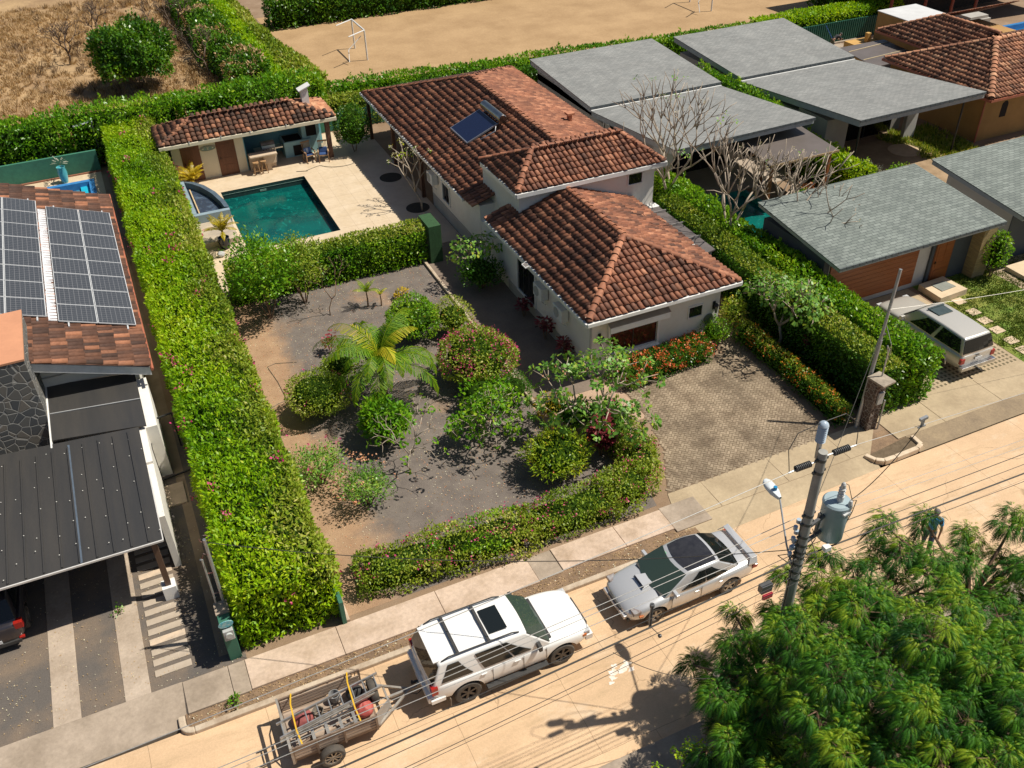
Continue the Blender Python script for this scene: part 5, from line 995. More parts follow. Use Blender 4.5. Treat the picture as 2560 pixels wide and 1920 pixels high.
# silver sedan, black roof, bonnet scoop, rear wing
zt = 1.36
S = dict(paint=SPAINT, w=.865, track=.735, wr=.315, ww=.215, rim=M('silver_rim', (.36, .35, .34), (.26, .24, .22), 6, .3, .8), spokes=5, arches=[(1.30, .325, .375), (-1.23, .325, .375)], rg=(.08, .93), bow=.13, round=.07,
  sections=[(-2.20, .62, .42, .56, .76, .84, .01), (-2.12, .78, .32, .56, .84, .92, .02), (-1.75, .845, .27, .56, .86, .94, .02), (-1.23, .87, .25, .58, .86, .93, .02), (-.5, .865, .22, .56, .84, .90, .01), (.4, .865, .22, .56, .83, .90, .02), (.9, .868, .23, .58, .81, .89, .04), (1.30, .872, .25, .58, .76, .84, .06), (1.75, .84, .24, .54, .68, .75, .06), (2.05, .74, .24, .48, .60, .66, .05), (2.20, .54, .28, .44, .54, .58, .02)],
  cabin=((1.04, .87, .78), (.20, zt, .62), (-.86, zt, .60), (-1.60, .92, .70)),
  side=[[(.20, .08), (.52, .08), (.52, .86), (.37, .86)], [(.54, .08), (.84, .10), (.70, .84), (.54, .86)]],
  roofcap=M('gloss_black', (.02, .02, .025), (.035, .035, .04), 5, .15),
  extra=[
    ('bonnet_scoop', SPAINT, lambda q, s: q.add([(1.42, -.24, .88), (1.42, .24, .88), (1.02, .19, .965), (1.02, -.19, .965), (1.46, -.26, .93), (1.46, .26, .93), (1.05, .16, .985), (1.05, -.16, .985), (1.40, -.26, .985), (1.40, .26, .985)], [(3, 2, 9, 8), (0, 4, 8, 3), (1, 2, 9, 5)])),
    ('scoop_mouth', M('scoop_dark', (.03, .04, .09), (.02, .03, .06), 5, .5), lambda q, s: q.box(1.36, -.22, .88, 1.415, .22, .965)),
    ('rear_wing', SPAINT, lambda q, s: (q.slab([(-1.98, -.72, 1.05), (-1.96, 0, 1.07), (-1.98, .72, 1.05), (-2.17, .74, 1.07), (-2.17, -.74, 1.07)], .03), q.slab([(-1.85, -.80, .90), (-1.95, -.70, 1.05), (-2.17, -.72, 1.07), (-2.15, -.82, .88)], .04), q.slab([(-1.85, .80, .90), (-1.95, .70, 1.05), (-2.17, .72, 1.07), (-2.15, .82, .88)], .04))),
    ('*mirror', SPAINT, lambda q, s: q.box(.66, s*.74, .90, .76, s*.98, 1.02)), ('*headlight', M('dark_lamp', (.16, .10, .08), (.35, .34, .34), 9, .12), lambda q, s: q.box(1.78, s*.56, .58, 2.03, s*.80, .70)), ('*indicator', AMB, lambda q, s: q.box(1.72, s*.80, .48, 1.86, s*.848, .55)), ('*tail_light', REDL, lambda q, s: q.box(-2.19, s*.52, .66, -2.02, s*.80, .80)),
    ('grille', BLKP, lambda q, s: (q.box(2.14, -.34, .50, 2.215, .34, .58), q.box(2.16, -.30, .30, 2.225, .30, .40))), ('*fog_recess', BLKP, lambda q, s: q.box(2.06, s*.46, .28, 2.14, s*.66, .40)), ('front_bumper', SPAINT, lambda q, s: q.box(2.05, -.60, .38, 2.24, .60, .50)),
    ('licence_plate', M('plate_white', (.7, .7, .68)), lambda q, s: q.box(2.24, -.16, .40, 2.25, .16, .49)), ('*door_handle', SPAINT, lambda q, s: (q.box(-.10, s*.855, .715, .03, s*.872, .735), q.box(-.90, s*.86, .735, -.80, s*.874, .755))), ('*door_gap', BLKP, lambda q, s: (q.box(-.20, s*.853, .30, -.19, s*.8675, .84), q.box(.80, s*.855, .30, .81, s*.8705, .82))),
    ('bonnet_gap', M('scoop_dark', (.03, .04, .09)), lambda q, s: q.box(1.93, -.5, .625, 1.945, .5, .708)), ('wiper', BLKP, lambda q, s: (q.bar((1.02, -.1, .93), (.96, .60, .94), .02), q.bar((1.05, -.62, .92), (1.04, -.05, .94), .02))),
    ('windscreen_sticker', M('sticker_green', (.10, .6, .35), (.5, .7, .4), 9, .5), lambda q, s: q.slab([(.50, -.42, 1.245), (.50, -.30, 1.245), (.32, -.30, 1.345), (.32, -.42, 1.345)], .006)), ('cowl_grille', BLKP, lambda q, s: q.box(1.0, -.66, .88, 1.12, .66, .925))])
car('silver_sedan', 'silver saloon with black roof, bonnet scoop and rear wing, parked facing the white one', (11.78, 15.03, -.10), math.pi, S)
# champagne estate-like off-roader on the right drive
zt = 1.66
S = dict(paint=BPAINT, w=.90, track=.77, wr=.37, ww=.24, rim=RIMG, arches=[(1.42, .39, .45), (-1.23, .39, .45)], rg=(.12, .90), bow=.035,
  sections=[(-2.30, .74, .50, .70, .92, .97, .01), (-2.26, .84, .44, .70, .99, 1.04, .01), (-2.0, .885, .38, .72, 1.0, 1.05, .01), (-1.23, .905, .36, .74, 1.0, 1.05, .01), (-.4, .895, .36, .72, .99, 1.04, .01), (.5, .895, .36, .72, .98, 1.03, .01), (1.05, .90, .37, .74, .97, 1.03, .03), (1.42, .91, .38, .76, .95, 1.01, .04), (1.95, .885, .40, .72, .90, .97, .04), (2.2, .82, .44, .70, .86, .92, .03), (2.30, .70, .48, .66, .80, .85, .01)],
  cabin=((1.02, 1.02, .80), (.36, zt-.02, .62), (-2.02, zt-.01, .63), (-2.24, 1.02, .78)),
  side=[[(.15, .08), (.50, .08), (.52, .88), (.26, .88)], [(.555, .08), (.955, .10), (.93, .86), (.575, .88)]],
  extra=[('sunroof', M('tinted_roof_glass', (.05, .07, .07), (.07, .09, .09), 4, .1), lambda q, s: (q.box(-.42, -.36, zt+.035, .08, .36, zt+.06), q.box(.08, -.40, zt+.04, .16, .40, zt+.085))), ('*tail_light', REDL, lambda q, s: q.box(-2.31, s*.66, .70, -2.20, s*.86, .92)),
    ('rear_bumper', M('chrome', (.62, .62, .62), (.4, .4, .4), 5, .2, .9), lambda q, s: q.box(-2.44, -.86, .44, -2.26, .86, .60)), ('*headlight', CLRL, lambda q, s: q.box(2.16, s*.56, .72, 2.30, s*.82, .88)), ('*mirror', BPAINT, lambda q, s: q.box(.70, s*.86, 1.05, .82, s*1.05, 1.22)), ('grille', M('chrome', (.62, .62, .62)), lambda q, s: q.box(2.26, -.5, .68, 2.34, .5, .84)),
    ('licence_plate', M('plate_white', (.7, .7, .68)), lambda q, s: q.box(-2.335, -.18, .74, -2.32, .18, .86)), ('*wheel_flare', BPAINT, lambda q, s: [q.tube([(x+.46*math.cos(a*.3142), s*.90, .39+.46*math.sin(a*.3142)) for a in range(11)], .035, 6) for x in (1.42, -1.23)]), ('*side_moulding', BLKP, lambda q, s: q.box(-.72, s*.89, .62, .9, s*.912, .68)), ('*door_gap', BLKP, lambda q, s: (q.box(-.30, s*.885, .42, -.29, s*.8985, 1.0), q.box(.80, s*.885, .42, .81, s*.9, 1.0))),
    ('front_bumper', BPAINT, lambda q, s: q.box(2.2, -.82, .42, 2.40, .82, .62)), ('tow_ball', BLKP, lambda q, s: q.box(-2.6, -.03, .36, -2.3, .03, .42)), ('rear_handle', BLKP, lambda q, s: q.box(-2.335, .0, .95, -2.30, .18, 1.0))])
car('champagne_suv', 'champagne off-road car with a roof hatch parked on the block drive behind the tall hedge', (27.70, 21.35, 0), R_(90), S)
# dark hatchback under the carport
zt = 1.48
S = dict(paint=DPAINT, w=.88, track=.75, wr=.33, ww=.22, rim=RIMG, arches=[(1.3, .34, .40), (-1.25, .34, .40)], rg=(.1, .9), bow=.06,
  sections=[(-2.1, .60, .40, .6, .82, .90, .01), (-2.02, .78, .30, .6, .92, .98, .02), (-1.6, .86, .26, .62, .96, 1.02, .02), (-1.0, .88, .25, .62, .95, 1.0, .01), (.4, .88, .24, .6, .90, .96, .01), (1.3, .88, .26, .6, .84, .90, .05), (1.9, .80, .26, .54, .74, .80, .05), (2.15, .6, .3, .5, .6, .66, .02)],
  cabin=((1.0, .95, .78), (.3, zt, .6), (-1.4, zt, .58), (-1.95, .98, .70)), side=[[(.2, .1), (.5, .1), (.5, .86), (.35, .86)], [(.53, .1), (.88, .1), (.8, .84), (.53, .86)]],
  extra=[('*tail_light', REDL, lambda q, s: q.box(-2.06, s*.62, .76, -1.86, s*.85, .98)), ('*reflector', REDL, lambda q, s: q.box(-2.09, s*.62, .38, -2.0, s*.76, .44)), ('licence_plate', M('plate_white', (.7, .7, .68)), lambda q, s: q.box(-2.125, -.20, .44, -2.11, .20, .56)), ('rear_bumper', BLKP, lambda q, s: q.box(-2.12, -.66, .28, -2.0, .66, .40))])
car('dark_hatchback', 'dark hatchback with red tail lights under the carport at the left edge', (-6.82, 23.25, 0), R_(90), S)

# ------------------------------------------------------------------ utility trailer with its load
T0 = (1.0, 14.87, -.10); t = thing('utility_trailer', 'rusty open utility trailer with slatted wooden sides behind the white car', 'trailer', T0)
RST = M('rusty_steel', (.27, .20, .15), (.17, .11, .075), 4, .7, .3, bmp=.3); GST = M('grey_steel', (.40, .37, .33), (.28, .24, .20), 4, .55, .4); PLK = M('old_plank', (.42, .32, .24), (.28, .21, .16), 2, .85, stretch=(.5, 5, 3), bmp=.4)
def TB(nm, c, m=GST, p=None): return c.build(nm, m, p or t, local=True)
c = MB(); c.box(-1.0, -.68, .44, 1.15, .68, .47); TB('floor', c, PLK)
c = MB()
for y in (-.70, .70): c.bar((-1.02, y, .42), (1.2, y, .42), .06, .08)
for x in (-1.02, -.3, .45, 1.18): c.bar((x, -.7, .42), (x, .7, .42), .06, .06)
TB('chassis', c, RST)
for s in (-1, 1):
    c = MB()
    for k in range(4): c.box(-1.0, s*.735-.015, .50+k*.11, 1.1 if k < 3 else .9, s*.735+.015, .58+k*.11)
    TB('side_boards', c, PLK)
    c = MB(); 
    for x in (-1.02, -.42, .28, 1.12): c.bar((x, s*.765, .40), (x, s*.765, .98 if s > 0 else .96), .05)
    c.bar((-1.02, s*.765, .97), (1.12, s*.765, .97), .04); TB('side_frame', c, RST)
c = MB(); c.bar((-1.06, -.78, .40), (-1.06, -.78, 1.0), .06); c.bar((-1.06, .78, .40), (-1.06, .78, 1.0), .06); c.bar((-1.06, -.78, 1.0), (-1.06, .78, 1.0), .06); c.bar((-1.06, -.78, .42), (-1.06, .78, .42), .07, .12); TB('tail_frame', c, GST)
c = MB()
for k in range(8): c.bar((-.95+k*.0, .775, .0), (-.95, .775, .0), .01) if False else None
for k in range(6): c.bar((-.98, .79, .52+k*.085), (-.30, .79, .52+k*.085), .02); c.bar((.65+k*.09, .79, .5), (.65+k*.09, .79, .98), .02)
TB('side_grille', c, BLKP)
c = MB(); c.slab([(1.16, -.72, .98), (1.62, -.30, .80), (1.62, -.30, .38), (1.16, -.72, .42)], .02, d=(-.6, .7, 0)); TB('front_mesh', c, M('wire_mesh', (.42, .40, .38), (.30, .28, .26), 40, .5, .5))
c = MB(); c.bar((1.15, -.70, .42), (2.25, 0, .42), .06); c.bar((1.15, .70, .42), (2.25, 0, .42), .06); c.bar((1.7, 0, .42), (2.62, 0, .42), .07); c.bar((1.62, -.34, .42), (1.62, .34, .42), .05); c.box(2.45, -.05, .42, 2.72, .05, .53); TB('drawbar', c, GST)
c = MB(); c.tube([(2.2, -.1, .42), (2.4, -.14, .30), (2.6, -.08, .34)], .015, 5); TB('chain', c, BLKP)
for s in (-1, 1): wheel(t, -.14, s*.93, .325, .20, RIMG, 9, s, frac=.70)
c = MB(); c.tube([(-.14, -.9, .33), (-.14, .9, .33)], .03, 8); TB('axle', c, RST)
c = MB(); c.box(-1.10, -.66, .36, -1.06, -.5, .46); c.box(-1.10, .5, .36, -1.06, .66, .46); TB('tail_light', c, REDL)
ZT = -.10
t2 = thing('spare_tyre', 'worn spare tyre standing at the front of the trailer', 'tyre', (2.35, 15.0, .6)); c = MB(); c.lathe([(.20, -.1), (.30, -.1), (.33, -.06), (.33, .06), (.30, .1), (.20, .1), (.20, -.1)], (2.30, 15.0, .66), 26, ax='X'); smooth_angle(c.build('tyre', TYRE, t2), 45); c = MB(); c.lathe([(0, .0), (.2, .0), (.2, .03), (0, .03)], (2.28, 15.0, .66), 16, ax='X'); c.build('rim', RIMG, t2)
ALUL = M('ladder_alu', (.60, .58, .55), (.42, .40, .37), 6, .4, .8)
t2 = thing('ladder', 'aluminium extension ladder laid across the top of the trailer', 'ladder', (1.1, 14.9, .95)); c = MB(); zz = .98
for (ya, yb) in ((14.45, 14.80), (14.87, 15.22)): c.bar((-.22, ya, zz), (2.52, yb, zz+.02), .035, .08)
c.build('side_rail', ALUL, t2); c = MB()
for k in range(9): f = .04+k*.115; x = -.22+2.74*f; y0 = 14.45+.35*f; c.tube([(x, y0, zz), (x+.0, y0+.42, zz)], .02, 6)
c.build('rung', ALUL, t2); c = MB()
for ya, yb in ((14.43, 14.76), (14.50, 14.83)): c.bar((-.24, ya-.02, zz-.09), (2.3, yb-.02, zz-.08), .03, .06)
c.build('lower_section', ALUL, t2)
t2 = thing('step_ladder', 'small steel step ladder lying in the trailer bed beside the long ladder', 'ladder', (.9, 14.5, .5)); c = MB()
for (y, z) in ((14.28, .62), (14.62, .66)): c.bar((.05, y, z-.1), (1.75, y+.1, z), .03, .05)
for k in range(5): c.bar((.2+k*.36, 14.28, .58+k*.01), (.2+k*.36, 14.66, .62), .08, .03)
c.build('frame', ALUL, t2)
YST = M('yellow_strap', (.70, .42, .02), (.60, .34, .02), 8, .7)
for (x, nm) in ((.22, 'yellow ratchet strap over the ladder at the rear of the trailer'), (1.72, 'yellow ratchet strap over the ladder at the front of the trailer')):
    c = MB(); P = [(x+.15, 15.66, .45), (x+.10, 15.66, .90), (x+.02, 15.25, 1.05), (x, 14.85, 1.06), (x-.02, 14.45, 1.04), (x+.02, 14.12, .84)]
    for a, d in zip(P[:-1], P[1:]): c.bar(a, d, .038, .012)
    tag(c.build('ratchet_strap', YST, org=P[2]), nm, 'strap')
def lump(name, lab, cat, cx, cy, cz, rx, ry, rz_, m, seed=0, n=14):
    rr = np.random.default_rng(seed); c = MB(); c.ball((cx, cy, cz), (rx, ry, rz_), n)
    c.v = [(x+rr.normal(0, rx*.10), y+rr.normal(0, ry*.10), max(z+rr.normal(0, rz_*.12), cz-rz_)) for x, y, z in c.v]; o = c.build(name, m, org=(cx, cy, cz-rz_)); subsurf(o, 1); o.data.shade_smooth(); return tag(o, lab, cat)
lump('red_bag', 'faded red bundled bag in the rear of the trailer under the ladder', 'bag', .42, 15.1, .52, .30, .26, .20, M('faded_red', (.32, .09, .08), (.2, .05, .05), 5, .8), 1); lump('red_tarp', 'bright red folded tarpaulin at the front of the trailer', 'tarpaulin', 1.95, 14.70, .55, .28, .30, .20, M('bright_red', (.48, .10, .08), (.32, .06, .05), 6, .6), 2)
lump('tool_bag', 'black tool bag with a yellow and blue tool at the front of the trailer', 'bag', 1.85, 15.25, .55, .24, .22, .20, BLKP, 3); c = MB(); c.tube([(1.75, 15.2, .78), (1.78, 15.28, .82)], .035, 8); tag(c.build('hand_tool', YST), 'small yellow tool on the black tool bag', 'tool')
lump('sack', 'pale canvas sack between the ladder and the near side of the trailer', 'sack', .75, 14.55, .48, .30, .16, .12, PLK, 4)

t2 = thing('timber_stack', 'bundle of old timber battens along the near side of the trailer bed', 'timber', (.8, 14.35, .4))
for k in range(5): c = MB(); c.bar((-.05+.05*k, 14.28+k*.055, .42+.02*(k % 2)), (1.75-.08*k, 14.31+k*.055, .45+.02*(k % 2)), .045, .03); c.build('batten', [PLK, RST][k % 2], t2)
c = MB(); c.lathe([(0, 0), (.12, 0), (.145, .26), (.13, .26), (.11, .02)], (1.35, 15.35, .40), 16); tag(c.build('bucket', M('grey_bucket', (.30, .30, .30), (.2, .2, .2), 5, .6)), 'grey bucket against the far side boards of the trailer', 'bucket')
c = MB(); c.tube([(.1+.1*math.cos(a*.6)*(1+a*.01)+.75, 15.12+.1*math.sin(a*.6)*(1+a*.01), .42+a*.004) for a in range(40)], .018, 5); tag(c.build('rope_coil', M('rope_dark', (.10, .09, .08), (.2, .17, .13), 9, .8)), 'coil of dark rope in the middle of the trailer bed', 'rope')
for k, (x, y, r_, lab) in enumerate([(.15, 14.45, .3, 'rusty angle iron lying near the tail of the trailer'), (1.1, 15.0, -.2, 'rusty angle iron lying across the middle of the trailer bed')]): c = MB(); c.obox((x+.3, y, .50), (.9, .05, .04), rz=r_); c.obox((x+.3, y+.02, .53), (.9, .012, .05), rz=r_); tag(c.build('angle_iron', RST, org=(x+.3, y, .48)), lab, 'metal bar')
# ------------------------------------------------------------------ street pole, transformer, lamp, wires
PC = M('pole_concrete', (.36, .35, .32), (.27, .26, .24), 2, .8, bmp=.2); PORC = M('porcelain', (.42, .50, .58), (.36, .43, .52), 5, .2); DINS = M('dark_insulator', (.10, .10, .10), (.075, .075, .075), 5, .4); GAL = M('galvanised', (.42, .43, .44)); CAB = M('black_cable', (.035, .033, .03), (.05, .045, .04), 5, .6); ALC = M('bright_cable', (.62, .60, .56), (.45, .43, .40), 30, .35, .6); TRB = M('transformer_paint', (.34, .42, .45), (.30, .38, .41), 2, .35)
px, py = 11.86, 10.85
t = thing('utility_pole', 'tall round concrete utility pole on the near pavement with clamps and dark bands', 'utility pole', (px, py, 0))
c = MB(); c.tube([(px, py, -.1), (px, py, 8.5)], [.150, .100], 20); smooth_angle(c.build('shaft', PC, t), 50)
for z in (8.30, 7.95, 6.67, 6.4, 6.0, 5.73, 5.5, 5.34, 5.1, 4.84, 4.6):
    c = MB(); r = .150-.0059*z+.008; c.tube([(px, py, z-.038), (px, py, z+.038)], r, 20); c.obox((px+r+.03, py, z), (.06, .05, .06)); c.obox((px-r-.03, py, z), (.06, .05, .06)); c.build('band_clamp', DINS, t)
for z in (6.25, 5.9, 5.6, 5.4):
    c = MB(); c.cyl((px-.05, py+.19, z), .055, .10, 10); c.build('spool_insulator', PORC, t); c = MB(); c.cyl((px-.25, py+.05, z), .05, .10, 10); c.build('spool_insulator', PORC, t)
c = MB()
for k in range(7):
    a = k*.9; c.tube([(px+.17*math.cos(a), py+.17*math.sin(a), 4.5+k*.19), (px+(.27+.1*(k % 3))*math.cos(a+.3), py+(.27+.1*(k % 3))*math.sin(a+.3), 4.6+k*.22), (px+.19*math.cos(a+.7), py+.19*math.sin(a+.7), 4.95+k*.2)], .011, 5)
c.tube([(px-.18, py-.06, .1), (px-.18, py-.05, 4.5), (px-.16, py, 6.4)], .016, 5); c.build('cable_loop', CAB, t)
t = thing('surge_arrester', 'pale blue ribbed porcelain arrester standing on the pole top', 'insulator', (px+.02, py+.17, 8.5)); c = MB(); c.tube([(px+.02, py+.15, 8.2), (px+.02, py+.17, 8.64)], .055, 8); c.build('bracket', GAL, t)
pr = [(.055, 8.64)]
for k in range(7): pr += [(.085, 8.66+k*.06), (.112, 8.672+k*.06), (.085, 8.70+k*.06)]
pr += [(.115, 9.09), (.10, 9.14), (.06, 9.18), (0, 9.20)]; c = MB(); c.lathe(pr, (px+.02, py+.17, 0), 18); smooth_angle(c.build('porcelain_body', PORC, t), 60)
def strain(x0, x1, z0, z1, lab):
    t = thing('strain_insulator', lab, 'insulator', (x0, py, z0), 0, 'strain insulators at the pole top'); s = 1 if x1 > x0 else -1; L = abs(x1-x0); c = MB(); c.tube([(x0, py, z0), (x1, py, z1)], .02, 6); c.build('link', GAL, t)
    c = MB(); pr = []; a = .22*L; n = 9; st = .55*L/n
    for k in range(n): pr += [(.038, a+k*st), (.075, a+(k+.3)*st), (.075, a+(k+.55)*st), (.038, a+(k+.85)*st)]
    c.lathe([(r, s*h) for r, h in pr], (x0, py, z0), 12, ax='X'); c.build('ribbed_body', DINS, t)
strain(px-.13, 11.0, 8.28, 8.24, 'dark ribbed insulator on the left of the pole top'); strain(px+.13, 12.78, 8.35, 8.34, 'dark ribbed insulator on the right of the pole top')
tx, ty, tz = px+.98, py+.17, 6.5
t = thing('transformer', 'pale blue-grey drum transformer hanging beside the concrete pole', 'transformer', (tx, ty, 5.4)); c = MB(); c.lathe([(0, -1.13), (.283, -1.11), (.31, -1.07), (.31, -.05), (.328, -.04), (.328, 0), (.29, .045), (0, .066)], (tx, ty, tz), 32); smooth_angle(c.build('tank', TRB, t), 35)
c = MB(); pr = [(.0, 0), (.078, 0), (.083, .11)]
for k in range(4): pr += [(.083, .155+k*.078), (.06, .178+k*.078), (.06, .21+k*.078)]
pr += [(.055, .51), (.033, .555), (0, .58)]; c.lathe(pr, (tx+.02, ty-.05, tz+.045), 14); c.build('bushing', M('white_porcelain', (.62, .62, .60), (.5, .5, .5), 5, .25), t)
c = MB(); c.lathe([(0, 0), (.05, 0), (.055, .33), (.033, .42), (0, .44)], (tx+.13, ty-.27, tz-.24), 12); c.obox((tx+.04, ty-.29, tz-.14), (.24, .11, .045), rz=.2); c.build('arrester', M('white_porcelain', (.62, .62, .60)), t)
c = MB(); c.bar((px+.1, py+.03, 6.17), (tx-.28, ty, 6.17), .075); c.bar((px+.1, py+.03, 5.67), (tx-.28, ty, 5.67), .075); c.bar((tx-.44, ty, 5.55), (tx-.44, ty, 6.3), .065); c.build('hanger', DINS, t)
c = MB(); c.tube([(tx+.02, ty-.05, tz+.6), (tx+.11, ty-.11, tz+.55), (tx+.15, ty-.27, tz+.2)], .009, 5)
c.tube([(tx+.31, ty-.1, 5.6), (tx+.46, ty-.1, 6.05), (tx+.5, ty-.1, 6.4), (tx+.39, ty-.1, 6.45), (tx+.35, ty-.1, 5.7)], .010, 5); c.tube([(tx+.32, ty, 5.5), (tx+.55, ty, 6.05), (tx+.46, ty, 6.4), (tx+.38, ty-.05, 5.95), (tx+.33, ty, 4.95), (tx+.1, ty, 4.95)], .010, 5); c.build('lead', CAB, t)
t = thing('street_lamp', 'street lamp head with a blue sensor on a thin arm over the road', 'street lamp', (px, py, 5.1)); c = MB(); c.tube([(px+.02, py+.17, 4.8), (px+.11, py+.55, 5.12), (px+.64, py+1.57, 5.48)], .024, 8); c.build('arm', GAL, t)
c = MB(); hx, hy, hz = px+.66, py+1.60, 5.49; d = Vector((.05, .98, .12)).normalized(); sd_ = d.cross(Vector((0, 0, 1))).normalized(); up_ = sd_.cross(d); H0 = Vector((hx, hy, hz)); rings = []
for (f, wdd, ht) in ((0, .05, .055), (.08, .08, .06), (.22, .13, .075), (.44, .14, .07), (.58, .12, .05), (.66, .05, .02)):
    rings.append([H0+d*f+sd_*(wdd*a)+up_*(ht*b_) for a, b_ in ((-1, -.6), (-1, .1), (-.7, .8), (0, 1.), (.7, .8), (1, .1), (1, -.6), (0, -.75))])
c.loft(rings); o = c.build('head', M('lamp_white', (.66, .70, .72), (.58, .62, .64), 3, .35), t); flip_fix(o); smooth_angle(o, 40); c = MB(); q = H0+d*.24+up_*.07; c.cyl(tuple(q), .05, .09, 12); c.build('sensor', M('sensor_blue', (.02, .25, .5), (.02, .2, .42), 4, .3), t)
def wire(name, lab, a, b_, sag, r=.012, m=None, grp=None, n=24, extra=None):
    a = Vector(a); b_ = Vector(b_); P = [a.lerp(b_, i/n)-Vector((0, 0, sag*4*(i/n)*(1-i/n))) for i in range(n+1)]; c = MB(); c.tube(P, r, 5); o = c.build(name, m or CAB, org=tuple(a)); return tag(o, lab, 'cable', grp)
OW = 'overhead wires along the street'
wire('power_line', 'high bare wire running left from the dark insulator at the pole top', (11.0, py, 8.24), (-35, py, 8.1), 1.0, .009, ALC, OW); wire('power_line', 'high bare wire running right from the pole top insulator', (12.78, py, 8.35), (65, py, 8.25), .9, .007, ALC, OW)
for k, (z, s_, y, lb) in enumerate([(6.42, .95, .20, 'bright bare wire left of the pole, topmost of the three over the white car'), (6.26, .83, .14, 'bright bare wire left of the pole, middle of the three over the white car'), (5.95, .67, .06, 'bright bare wire left of the pole, lowest of the three over the white car')]): wire('power_line', lb, (px-.16, py+y, z), (-35, py+y, z), s_, .0085, ALC, OW)
CB = 'dark cables along the street'; labs = ['thick dark bundled cable left of the pole', 'thin dark cable just below the thick bundle left of the pole', 'dark cable lowest over the road left of the pole', 'dark cable between the bright wires and the thick bundle', 'dark cable farthest over the road at the bottom left']
for k, (z, s_, y, r) in enumerate([(5.37, 1.1, -.09, .021), (5.24, 1.17, -.2, .008), (5.06, 1.66, -.27, .008), (5.45, .85, 0, .008), (4.95, 1.4, -.38, .006)]): wire('cable', labs[k], (px-.16, py+y, z), (-35, py+y, z), s_, r, None, CB)
labs = ['thick dark bundled cable right of the pole above the tree', 'thin cable just above the thick bundle right of the pole', 'thin cable just below the thick bundle right of the pole', 'highest dark cable crossing the road at the right edge']
for k, (z, y, r, s_) in enumerate([(5.30, -.05, .020, .55), (5.41, .1, .008, .45), (5.19, -.17, .008, .65), (5.67, .2, .010, .4)]): wire('cable', labs[k], (px+.2, py+y, z), (65, py+y, z), s_, r, None, CB)
for k, (z, y) in enumerate([(6.4, .2), (6.2, .15)]): wire('power_line', ['thin pale wire right of the pole behind the transformer', 'lower thin pale wire right of the transformer'][k], (px+.2, py+y, z), (65, py+y, z), .75, .006, ALC, OW)
wire('service_drop', 'long black cable from the pole across the front hedge to the service mast', (px-.1, py+.17, 5.4), (-.66, 18.95, 3.85), .55, .011); wire('service_drop', 'black cable from the pole over the drive to the steel mast', (px+.1, py+.18, 5.6), (22.2, 18.9, 4.9), .5, .008); wire('service_drop', 'thin cable from the steel mast to the right edge of the picture', (22.2, 18.9, 4.6), (45, 15.5, 5.6), .7, .007, ALC)
wire('guy_wire', 'slack dark cable from the street cables down to the wooden post', (6.9, py-.1, 4.7), (9.6, 10.4, 2.6), .3, .008); wire('jumper', 'dark cable looping from the transformer up to the wire clamp', (tx+.33, ty-.1, 6.5), (14.67, py, 8.2), .25, .010)
c = MB(); c.tube([(11.02, py, 8.26), (11.05, py+.17, 8.72), (11.33, py+.28, 9.0), (11.88, py+.18, 9.18), (12.5, py+.22, 9.15), (12.83, py+.11, 8.85), (12.78, py, 8.37)], .010, 6); tag(c.build('jumper', CAB), 'dark looping jumper over the top of the pole joining both insulators', 'cable')
c = MB(); c.bar((14.67, py, 8.42), (14.67, py, 8.17), .05); c.bar((14.56, py, 8.17), (14.78, py, 8.17), .03); c.bar((14.56, py, 8.39), (14.76, py, 8.42), .07); tag(c.build('line_clamp', GAL), 'grey hot-line clamp hanging on the high wire right of the pole', 'clamp')
c = MB(); c.tube([(7.95, py+.1, 4.75), (7.95, py+.1, 5.45)], .035, 8); c.tube([(7.95, py+.1, 5.45), (7.95, py+.1, 5.53)], .055, 8); c.tube([(7.95, py+.1, 4.8), (8.15, py, 4.5)], .010, 5); c.ball((8.17, py, 4.45), .05, 8); tag(c.build('cable_fuse', DINS), 'small dark fuse rod hanging on the wires over the silver car bonnet', 'fuse')
c = MB(); c.box(10.75, py-.2, 4.72, 11.05, py-.05, 4.95); tag(c.build('splice_box', DINS), 'dark splice box clamped on the thick cable left of the pole', 'junction box'); c = MB(); c.box(10.78, py-.25, 4.56, 11.05, py-.2, 4.70); tag(c.build('cable_tag', M('tag_red', (.50, .02, .05), (.4, .02, .04), 9, .5)), 'small red tag hanging under the splice box', 'tag')
c = MB(); c.box(12.45, py-.2, 5.33, 12.62, py-.06, 5.45); tag(c.build('tap_box', TRIM), 'small white box on the cables right of the pole', 'junction box')
c = MB(); c.tube([(9.62, 10.42, 0), (9.6, 10.4, 2.75)], [.10, .08], 10); tag(c.build('wooden_post', M('grey_wood_post', (.30, .26, .21), (.2, .17, .13), 3, .9, stretch=(4, 4, .5), bmp=.5), org=(9.62, 10.42, 0)), 'weathered wooden post among the leaves at the bottom of the picture', 'post')
